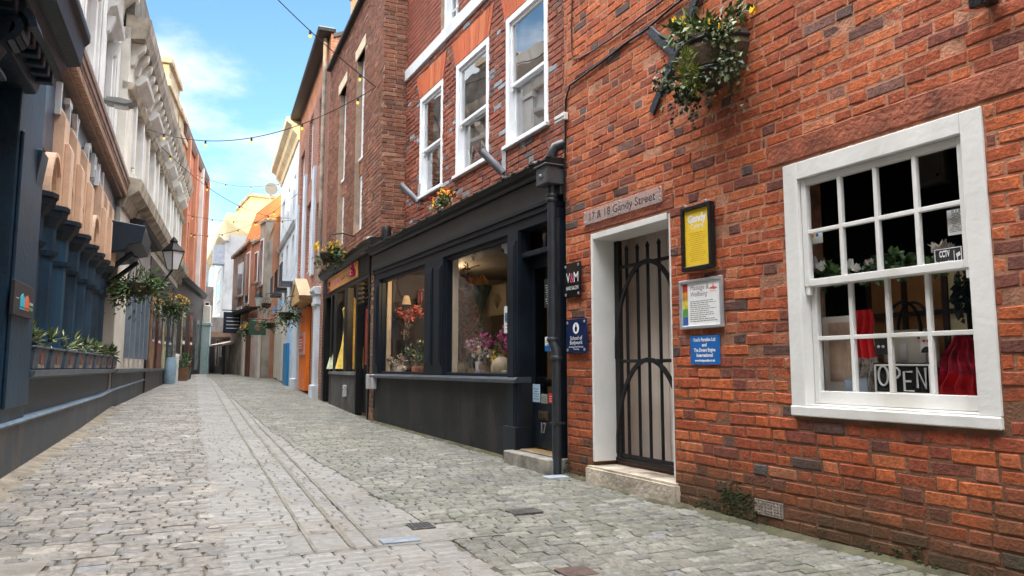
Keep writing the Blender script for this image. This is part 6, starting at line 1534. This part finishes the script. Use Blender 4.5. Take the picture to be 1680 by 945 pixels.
# cornice, upper storey
ch_ = CT-CB; cp = lambda *q: [(y, CB+f*ch_) for y, f in q]
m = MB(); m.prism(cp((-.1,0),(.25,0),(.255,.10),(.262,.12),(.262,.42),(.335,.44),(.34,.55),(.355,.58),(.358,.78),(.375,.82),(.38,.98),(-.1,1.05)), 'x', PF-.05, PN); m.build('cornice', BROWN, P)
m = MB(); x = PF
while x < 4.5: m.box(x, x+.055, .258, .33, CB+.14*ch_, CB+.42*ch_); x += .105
m.build('dentil_band', mat('pale_brown_dentil', (.36,.22,.14), .55, .15, 8), P)  # dentils a paler brown than the cornice
m = MB(); m.prism(cp((-.1,1.052),(.375,.99),(.375,1.09),(-.1,1.16)), 'x', PF-.05, PN); m.build('lead_flashing', mat('lead_flashing', (.30,.29,.27), .5, .3, 6), P)
UZ = 8.9
uw = [(c-.5, c+.5, z, z+1.75) for c in (9.6, 7.2, 4.8, 2.4, 0.0, -2.4, -4.8, -7.2) for z in (5.3,)]
m = MB(); panel(m, PF, PN, 4.6, UZ, uw, -.05, -.35); m.build('upper_wall', STUCCO, P, normals=False)
for w_ in uw:
    sash_window(P, *w_, -.15, cas=.08, glass=GLASS_SKY, back=ROOMG)
    m = MB(); a, b, c, d = w_
    m.box(a-.14, a, -.05, .05, c, d+.05); m.box(b, b+.14, -.05, .05, c, d+.05); m.prism([(-.05,d+.05),(.06,d+.05),(.10,d+.16),(.2,d+.2),(.22,d+.28),(-.05,d+.32)], 'x', a-.25, b+.25)
    for xx in (a-.14, b): m.prism([(.05,d-.25),(.10,d-.2),(.18,d+.05),(.05,d+.05)], 'x', xx, xx+.14)
    m.prism([(-.05,c-.12),(.12,c-.1),(.14,c),(-.05,c)], 'x', a-.2, b+.2); m.build('window_surround', STUCCO, P, bevel=.006)
for c in (8.4, 6.0, 3.6, 1.2, -1.2, -3.6, -6.0, -8.4):
    m = MB(); m.box(c-.26, c+.26, -.05, .06, 4.7, 7.75); m.box(c-.18, c+.18, .06, .09, 5.0, 7.5); m.box(c-.31, c+.31, -.05, .10, 4.68, 4.95); m.box(c-.31, c+.31, -.05, .10, 7.75, 7.9); m.build('pilaster', STUCCO, P, bevel=.01)
m = MB(); m.prism([(-.1,7.92),(.08,7.92),(.12,8.2),(.25,8.35),(.34,8.45),(.38,8.7),(-.1,8.85)], 'x', PF, PN); m.build('upper_cornice', CREAM, P)
shell(P, PF, PN, -.3, -7, 0, UZ, STUCCO, .9, eave=0)
m = MB(); m.box(-3, PN, -7, -2.9, UZ-.5, 12.3); m.build('unseen_shade_block', STUCCO, P)  # block added out of view to keep sun off the brown brick house
# planters on the ledge
for k in range(9):
    x = (COLX+[-5.8,-6.7])[k] - .40 if k < 7 else [-5.75,-6.65][k-7]
    x = p0-.48-.95*k
    t = on(FP, 'window_planter', ['dark planter with a leafy sprig on the pub ledge, nearest the emblem board','dark planter on the pub ledge, second from the emblem board','dark planter on the pub ledge, third from the emblem board','dark planter on the pub ledge, fourth from the emblem board','dark planter on the pub ledge, fifth from the emblem board','dark planter on the pub ledge, sixth from the emblem board','dark planter on the pub ledge, third from the far end','dark planter on the pub ledge, second from the far end','dark planter at the far end of the pub ledge'][k], 'planter', x, .18, .985, 'planters along the pub ledge')
    L_ = .36
    m = MB(); m.prism([(-.1,0),(.1,0),(.12,.2),(-.12,.2)], 'x', -L_, L_); m.box(-L_-.02, L_+.02, -.13, .135, .2, .225); m.build('box', mat('blue_slate_planter', (.045,.065,.09), .5, .2, 5), t, bevel=.006)
    m = MB(); m.box(-.10,.06,.11,.118,.055,.20); m.build('rust_panel', mat('rusty_panel', (.16,.05,.03), .7, .3, 10), t)
    m = MB()
    for q in range(6): m.box(-.16+.05*q,-.135+.05*q,.1005,.112,.01,.05)
    m.build('vent', STONE, t)
    m = MB(); m.foliage((-.05,0,.30), (.15,.10,.12), 130, .13, .022, (0,0,1), -.2, .2); m.build('foliage', [LEAF, LEAFV], t, normals=False)
# street light fixed to the cornice, end hood
x, z = FP.px(172, 165, .2); t = on(FP, 'street_light', 'grey street light head on a short arm above the brown pub cornice', 'street light', x, .1, z)
m = MB(); m.tube([(0,-.15,-.02),(0,.12,0)], .05, 8); m.build('arm', GREY, t); m = MB(); m.prism([(.1,-.05),(.40,-.08),(.54,-.03),(.52,.02),(.3,.05),(.1,.04)], 'x', -.13, .13); h_ = m.build('head', mat('grey_lamp_head', (.20,.21,.20), .5, .1), t, bevel=.03, seg=2); MB().prism([(.24,-.09),(.45,-.09),(.44,-.065),(.25,-.065)], 'x', -.09, .09).build('lens', mat('frosted_lens', (.5,.5,.48), .4), h_)
ha, hb = FP.px(222, 420, .55)[0], FP.px(193, 420, .55)[0]
m = MB(); ha = PF+.02; m.prism([(0,2.95),(.5,3.05),(.55,3.15),(.75,3.2),(.8,3.5),(0,3.6)], 'x', ha, ha+1.9); m.tube([(ha+.3,.0,2.5),(ha+.3,.6,3.05)], .05, 6); m.tube([(ha+1.6,.0,2.5),(ha+1.6,.6,3.05)], .05, 6); m.build('end_hood', NAVYD, P, bevel=.01)

# ---------------------------------------------------------------- cream house with bracketed cornice
Mh = on(FM, 'stucco_house', 'cream stucco house with a heavy bracketed roof cornice above a grey shop', 'building')
ME = m_end; MZ = FM.px(266, 105, .34)[1] - .25; MP = FM.px(266, 105, .06)[1]; print('MZ', MZ, MP)
mw = [(ME*f-.55, ME*f+.55, z, z+1.7) for f in (.1,.26,.42,.58,.74,.9) for z in (5.2,)] + [(ME*f-.5, ME*f+.5, min(7.0, MZ-1.2), min(7.9, MZ-.85)) for f in (.1,.26,.42,.58,.74,.9)]
m = MB(); panel(m, ME, .2, -.2, MZ, mw, 0, -.3); m.build('wall', CREAM, Mh, normals=False)
for k, w_ in enumerate(mw):
    sash_window(Mh, *w_, -.08, cas=.08, glass=GLASS_SKY, back=ROOMG)
    if k < 6:
        m = MB(); a, b, c, d = w_; m.prism([(0,d+.05),(.1,d+.08),(.22,d+.2),(.24,d+.28),(0,d+.34)], 'x', a-.2, b+.2); m.box(a-.16,a,0,.06,c,d+.05); m.box(b,b+.16,0,.06,c,d+.05); m.build('window_surround', STUCCO, Mh)
m = MB(); m.prism([(-.1,MZ-.25),(.26,MZ-.2),(.33,MZ),(.36,MZ+.22),(-.1,MZ+.3)], 'x', ME, .2); m.build('cornice', STONE, Mh)
n = 26
for k in range(n):
    x = ME+.3+(-ME-.4)*k/(n-1); m = MB(); m.prism([(0,MZ-.72),(.07,MZ-.68),(.12,MZ-.5),(.24,MZ-.36),(.26,MZ-.24),(0,MZ-.24)], 'x', x-.09, x+.09); m.build('cornice_bracket', CREAM, Mh)
m = MB(); m.box(ME, .2, -.3, .05, MZ+.26, MP); m.build('parapet', mat('sooty_stone', (.10,.085,.07), .9, .5, 3, .4, 20), Mh)
m = MB(); m.prism([(-.1,4.15),(.05,4.15),(.12,4.35),(.3,4.5),(.34,4.72),(-.1,4.8)], 'x', ME, .2); m.prism([(-.1,6.55),(.08,6.55),(.14,6.68),(-.1,6.72)], 'x', ME, .2); m.build('string_course', mat('stained_cream_moulding', (.40,.35,.27), .8, .3, 3, grime=(.10,.08,.06,.8)), Mh)
shell(Mh, ME, .2, -.3, -6, 0, MZ+.3, CREAM, 1.4, eave=0)
gm = lambda x: FM.g(x)
m = MB(); m.box(-4.6, -1.3, -.05, .06, 2.9, 4.1); m.build('fascia', mat('warm_grey_fascia', (.27,.25,.24), .6, .15, 2), Mh); m = MB(); m.prism([(0,4.0),(.25,4.05),(.3,4.14),(0,4.2)], 'x', -5.0, -1.1); m.build('fascia_cornice', DARK, Mh)
m = MB()
for x0 in (-1.3,-2.1,-2.9,-3.7,-4.6): m.box(x0-.09, x0+.09, 0, .1, 1.2, 2.9)
m.build('shop_frame', mat('blue_grey_shop_paint', (.15,.19,.24), .5, .15, 3), Mh)
for x0, x1 in ((-2.0,-1.4),(-2.8,-2.2),(-3.6,-3.0),(-4.5,-3.8)):
    m = MB(); m.box(x0, x1, .001, .03, 1.3, 2.8); m.build('shop_window', mat('dim_shop_glass', (.05,.06,.07), .1, .8, 2), Mh)
m = MB(); m.box(-9.6, .2, -.1, .012, gm(-2)-.2, .885); m.build('stall_riser', MATS['dirty_navy_plinth'], Mh)
m = MB(); m.prism([(-.1,.885),(.03,.885),(.09,.915),(.11,.945),(.11,.975),(-.1,.985)], 'x', -9.6, .2); m.build('window_ledge', MATS['blue_black_ledge'], Mh, bevel=.004)
m = MB()
for k in range(8):
    a, b = .2-1.2*k, .2-1.2*(k+1); za, zb = min(gm(a)+.32, .84), min(gm(b)+.32, .84); i = len(m.v)
    for x, z in ((a, za), (b, zb)): m.v += [(x,-.1,z),(x,.03,z),(x,.045,z+.02),(x,.02,z+.04),(x,-.1,z+.05)]
    for q in range(4): m.f.append((i+q,i+q+1,i+5+q+1,i+5+q)); m.m.append(0)
m.build('plinth_moulding', MATS['blue_moulding_paint'], Mh)
m = MB(); m.box(ME, -4.9, .0, .05, gm(-10)-.3, 3.9); m.build('dark_shopfront', mat('dark_brown_shopfront', (.03,.022,.018), .5, .4, 2), Mh)
for k, (x0, x1, c) in enumerate(((-6.2,-5.4,(.30,.16,.08)),(-8.0,-7.0,(.16,.05,.03)),(-9.6,-8.8,(.42,.36,.22)),(-11.6,-10.6,(.07,.1,.13)),(-13.6,-12.8,(.3,.28,.25)))):
    m = MB(); m.box(x0, x1, .051, .09, gm(x0)+.5, 3.0); f = m.build('shop_door', mat('shop_door_paint_%s' % 'abcde'[k], c, .6, .3, 3), Mh); m = MB(); m.box(x0+.15,x1-.15,.0905,.1,1.7,2.7); m.build('door_glass', MATS['dark_window_pane'], f)
basket(FM, 'hanging_basket', 'large leafy green basket hanging at the far end of the pub', 224, 466, .5, .41, .50, 900, None, leafm=[LEAF, LEAF, LEAFV])
basket(FM, 'hanging_basket', 'dark basket with yellow blooms beyond the leafy green one', 284, 503, .5, .44, .5, 700, YELLOWF)
x, z = FM.px(284, 425, .7); t = on(FM, 'wall_lantern', 'black four sided lantern with white panes on the left house', 'lantern', x, 0, z)
m = MB(); m.lathe([(.12,-.25),(.23,.17)], (0,.7,0), 4); m.build('glass', mat('white_lantern_pane', (.70,.72,.72), .3, .05), t); m = MB(); m.lathe([(.26,.17),(.26,.20),(.11,.36),(.08,.4),(.09,.44),(.02,.54)], (0,.7,0), 4)
for k in range(4): a = k*math.pi/2; m.tube([(.12*math.cos(a),.7+.12*math.sin(a),-.26),(.235*math.cos(a),.7+.235*math.sin(a),.18)], .014, 4)
m.tube([(0,0,-.7),(0,.4,-.75),(0,.7,-.26)], .025, 6); m.build('frame', BLACK, t)
# things standing along the left
x = -5.2
t = on(FM, 'water_butt', 'tall pale blue painted barrel standing against the left shopfront', 'barrel', -9.9, .22, gm(-9.9)); MB().lathe([(.15,0),(.19,.2),(.19,.6),(.16,.85)], (0,0,0), 14).build('body', mat('pale_blue_barrel', (.28,.40,.50), .5, .15, 4), t, smooth=True); m = MB(); m.foliage((0,0,.93),(.2,.2,.16),80,.1,.03,(0,)); m.build('foliage', LEAF, t, normals=False)
t = on(FM, 'picket_fence', 'short white picket fence beside the pale blue barrel', 'fence', -11.6, .3, gm(-11.6))
for k in range(8): MB().prism([(-.035,0),(.035,0),(.035,.85),(0,.95),(-.035,.85)], 'y', -.01, .01).build('picket', WHITE, t, loc=(-.75+.2*k, 0, 0))
m = MB(); m.box(-.85,.75,-.04,-.012,.25,.32); m.box(-.85,.75,-.04,-.012,.62,.69); m.build('rail', WHITE, t)
for x, lab, c in ((-12.4,'brown wooden crate plant tub beyond the picket fence',(.2,.1,.05)),(-13.2,'grey plant tub near the far end of the left houses',(.18,.2,.2)),(-14.2,'dark plant tub farthest along the left houses',(.05,.05,.05))):
    t = on(FM, 'plant_tub', lab, 'planter', x, .4, gm(x)); MB().lathe([(.2,0),(.27,.4),(.29,.45)], (0,0,0), 12).build('tub', mat('tub_%s' % lab.split()[0], c, .7, .2), t); m = MB(); m.foliage((0,0,.65),(.26,.26,.28),200,.11,.04,(0,0,1)); m.build('foliage', [LEAF, LEAFD], t, normals=False)
# ---------------------------------------------------------------- tall red brick house
Nh = on(FN, 'brick_house', 'tall red brick house with pale pilaster strips at the left bend', 'building')
NE = n_end; NZ = FN.px(319, 228, .12)[1] - .3
BRK_N = brickwork('bright_red_brickwork', (.42,.13,.065), (.32,.095,.05), (.36,.22,.16))
nw = [(NE*f-.45, NE*f+.45, z, z+1.8) for f in (.2,.5,.8) for z in (5.2, 7.5)]
m = MB(); panel(m, NE, .6, -.2, NZ, nw, 0, -.3); m.build('wall', BRK_N, Nh, normals=False)
for w_ in nw: sash_window(Nh, *w_, -.1, cas=.1, glass=GLASS_SKY, back=ROOMG)
for f in (.04,.35,.65,.97):
    m = MB(); m.box(NE*f-.14, NE*f+.14, 0, .16, 4.6, NZ); m.build('pilaster', STUCCO if f == .65 else TERW, Nh)
m = MB(); m.prism([(-.1,NZ-.2),(.06,NZ-.2),(.11,NZ),(.12,NZ+.25),(-.1,NZ+.3)], 'x', NE, .6); m.build('cornice', mat('dark_eaves', (.10,.06,.05), .7), Nh)
m = MB(); m.prism([(-.1,4.3),(.2,4.36),(.26,4.55),(-.1,4.62)], 'x', NE, .6); m.build('shop_cornice', DARK, Nh)
m = MB(); m.box(NE, .6, .0, .06, .3, 4.3); m.build('shopfront', MATS['dark_brown_shopfront'], Nh)
for f, c in ((.15,(.45,.38,.25)),(.45,(.3,.1,.05)),(.75,(.2,.22,.24))):
    m = MB(); m.box(NE*f-.5, NE*f+.4, .061, .1, .9, 3.2); fr = m.build('shop_window', mat('far_frame_%d' % int(f*100), c, .6, .3), Nh); m = MB(); m.box(NE*f-.4, NE*f+.3, .1005, .11, 1.4, 3.0); m.build('glass', MATS['dark_window_pane'], fr)
shell(Nh, NE, .6, -.3, -6, 0, NZ, BRK_N, 1.6, eave=0)
for x, hgt in ((-5.2,1.4),):
    m = MB(); m.box(x-.5, x+.5, -2.2, -1.4, NZ, NZ+hgt); c_ = m.build('chimney', mat('ochre_chimney_brick'[:0] or 'orange_tan_chimney', (.50,.26,.10), .8, .2, 5), Nh); MB().lathe([(.12,0),(.09,.4)], (x-.2,-1.8,NZ+hgt), 8).build('chimney_pot', TERRA, c_)  # stack in an even orange tan
for x, hgt, dd in ((-3.5,2.4,-1.6),(-9.0,1.9,-1.6)):
    m = MB(); m.box(x-.6, x+.6, dd-.9, dd, MZ+.3, MZ+.3+hgt); m.box(x-.68, x+.68, dd-.98, dd+.08, MZ+.3+hgt, MZ+.5+hgt); c_ = m.build('chimney', mat('stone_chimney', (.42,.33,.22), .85, .3, 3), Mh)
    for q in (-.3, .3): MB().lathe([(.13,0),(.10,.1),(.09,.5)], (x+q,dd-.45,MZ+.5+hgt), 8).build('chimney_pot', TERRA, c_)

for Xa, Xb, Yt in ((272, 291, 84), (293, 307, 172)):                # sooty stone stacks rising at the party walls
    xa, xb = FN.px(Xa, 250, .0)[0], FN.px(Xb, 250, .0)[0]; zt = FN.px((Xa+Xb)/2, Yt, .0)[1]
    m = MB(); m.box(xb, xa, -.9, -.02, NZ-.4, zt-.5); m.box(xb-.1, xa+.1, -1.0, .06, zt-1.3, zt-1.05); m.box(xb-.12, xa+.12, -1.02, .08, zt-.5, zt-.3)
    c_ = m.build('chimney', mat('stone_chimney', (.42,.33,.22), .85, .3, 3), Nh, bevel=.02)
    for q in (.3, .7): MB().lathe([(.13,0),(.10,.08),(.09,.26),(.11,.3)], (xb+(xa-xb)*q, -.45, zt-.3), 8).build('chimney_pot', TERRA, c_)
# ---------------------------------------------------------------- strings of festoon bulbs across the street
CABLE = mat('black_cable', (.015,.015,.015), .5)
GOLD = mat('amber_bulb_glass', (.85,.50,.06), .3, emit=(1,.62,.12), estr=.5)
def anchor(F, X, Y, d=.05): x, z = F.px(X, Y, d); return F.w(x, d, z)
def festoon(label, A_, B_, sag, step=.75, lit=True, first=.4):
    A_, B_ = Vector(A_), Vector(B_); L_ = (B_-A_).length
    t = thing('string_lights', label, 'string lights', A_, 0, 'festoon strings across the street')
    f = lambda u: (B_-A_)*u + Vector((0,0,-sag*4*u*(1-u)))
    MB().tube([f(k/28) for k in range(29)], .008, 5).build('cable', CABLE, t, smooth=True)
    s = first
    while s < L_-.3:
        p = f(s/L_); m = MB(); m.lathe([(.012,-.07),(.02,-.06),(.02,.005)], (0,0,0), 6); h_ = m.build('socket', CABLE, t, loc=p); m = MB(); m.ball((0,0,-.09), .025, 8, 0, (1,1,1.25)); m.build('bulb', GOLD, h_, smooth=True)
        s += step
    return t
c_top = anchor(FC, 617, 143, .04)
festoon('festoon string running from the brown brick corner up towards the near left houses', c_top, FL.w(-2.6,.1,8.2), .25, 1.15)
festoon('festoon string from the brown brick corner across to the cream bracketed house', c_top, anchor(FM, 243, 212, .3), .55, 1.3)
festoon('festoon string from the near left cream house sloping down past the red brick bend', anchor(FM, 262, 238, .2), anchor(FD, 478, 358, .1), .5, 1.5)
festoon('festoon string level below the clouds, first beyond the red brick house corner', anchor(FN, 322, 287, .2), anchor(FD, 466, 300, .1), .3, 1.6)
festoon('festoon string crossing level in front of the yellow parapet', anchor(FN, 308, 353, .2), anchor(FD, 481, 361, .1), .15, 1.6)
festoon('festoon string rising from the left bend to the pale blue cornice', anchor(FN, 314, 384, .2), anchor(FD, 488, 318, .1), .5, 1.5)
festoon('short festoon string low in the sky between the left bend and the white house', anchor(FN, 313, 380, .2), FG.w(gx*.8,.2,7.2), .3, 1.5)

# ---------------------------------------------------------------- covers, patches and moss on the paving
def on_ground(X, Y):
    P = gpt(X, Y, 0)
    for _ in range(5): P = gpt(X, Y, ground_z(P.x, P.y))
    return P
IRONC = mat('worn_cast_iron', (.075,.07,.065), .5, .4, 20, .5, 60, metal=.3)
def cover(label, X, Y, w, l, m_, slots=0, name='drain_cover', cat='drain cover'):
    P = on_ground(X, Y); t = thing(name, label, cat, (P.x, P.y, P.z+.002), -ST_AZ)
    m = MB(); m.box(-w/2, w/2, -l/2, l/2, -.02, .008); m.build('frame', m_, t, bevel=.003)
    for k in range(slots): x = -w*.38+w*.76*k/max(slots-1,1); MB().box(x-.006, x+.006, -l*.38, l*.38, .0085, .0105).build('slot', INK, t)
    return t
cover('small dark iron drain cover set in the pale centre paving', 690, 864, .15, .17, IRONC, 6)
cover('brown rusty cover plate at the very bottom of the picture', 946, 940, .17, .16, mat('brown_rust_plate', (.075,.045,.035), .7, .35, 15, .5, 50), 0)
cover('blue grey repair slab beside the small iron drain cover', 656, 888, .22, .10, mat('blue_grey_slab', (.20,.24,.28), .7, .25, 10, .4, 50), 0, 'repair_slab', 'paving slab')
cover('pale blue plastic inspection lid by the florist drainpipe', 912, 783, .2, .14, mat('pale_blue_lid', (.34,.40,.45), .6, .2, 10), 0, 'inspection_lid', 'cover')
cover('dark square iron cover among the right hand setts', 860, 840, .22, .16, IRONC, 0)
# concrete patch low on the left, grit along the wall feet
CONC = mat('smooth_concrete_patch', (.22,.205,.175), .85, .25, 4, .4, 50)
m = MB(); pts = [on_ground(X, Y) for X, Y in ((-260,905),(62,905),(90,912),(60,945),(20,1010),(-260,1010))]
m.poly([(p.x, p.y, .016) for p in pts]); m.poly([(p.x, p.y, -.02) for p in pts])
tag(m.build('concrete_patch', CONC), kind='structure')
def foot_strip(F, x0, x1, d0, d1, m_, name, n=60, lift=.012):
    m = MB(); prev = None
    for k in range(n+1):
        x = x0+(x1-x0)*k/n; w = d0+(d1-d0)*(.35+.65*abs(noise.noise(Vector((x*1.7,.3,9)))*1.6))
        a = F.w(x, d0); b = F.w(x, w); A_, B_ = (a.x,a.y,ground_z(a.x,a.y)+lift+.02), (b.x,b.y,ground_z(b.x,b.y)+lift-.012)
        if prev: m.quad(prev[0], prev[1], B_, A_)
        prev = (A_, B_)
    tag(m.build(name, m_), kind='structure')
foot_strip(FL, 3, pub_far, .0, .30, mat('pale_grit', (.22,.19,.145), .95, .3, 6, .6, 70), 'gutter_grit')
foot_strip(FA, -3.5, 8.3, -.005, .12, mat('mossy_grit', (.085,.078,.045), .95, .4, 5, .7, 60, grime=(.06,.07,.02,.8)), 'wall_foot_grit', 90, .008)
MOSSG = mat('green_black_moss', (.030,.038,.010), .95, .4, 20, island=.5)
t_ = MB()
def tuft(F, x, d, z, r, n, mb):
    for _ in range(n):
        v = Vector((random.gauss(0,1)*r, abs(random.gauss(0,1))*r*.03, random.gauss(0,1)*r*.6)); P = F.w(x+v.x, d+v.y, max(z+v.z, F.g(x)+.005))
        mb.ball(tuple(P), random.uniform(.004,.010), 6, 0, (1.3,.5,.9))
x, z = FA.px(1207, 818); tuft(FA, x, .0, z, .075, 260, t_); tuft(FA, x-.05, .0, FA.g(x)+.05, .10, 160, t_)
for k in range(70):
    x = random.uniform(-2.6, 2.3)
    if .75 < x < 1.9: continue
    tuft(FA, x, .004, FA.g(x)+random.random()**3*.10, .04, 8, t_)
tag(t_.build('moss', MOSSG), 'dark green moss clinging along the foot of the orange brick wall', 'moss', kind='stuff')
# litter of small leaves and grit on the setts
lm = MB()
for k in range(260):
    tt = random.uniform(2.5, 16); q = random.uniform(q_left(tt)+.05, q_right(tt)-.05) if random.random() < .45 else (q_left(tt)+abs(random.gauss(0,.22)) if random.random() < .4 else q_right(tt)-abs(random.gauss(0,.2)))
    x, y = stw(q, tt); lm.leaf((x, y, profile(tt, GPROF)+.014), (random.gauss(0,1), random.gauss(0,1), .1), random.uniform(.012,.03), random.uniform(.006,.014), 0, .1)
tag(lm.build('leaf_litter', mat('dry_leaf_litter', (.16,.12,.06), .8, .4, 10, island=.6), normals=False), 'tiny dry leaves and grit scattered over the setts', 'leaf litter', kind='stuff')
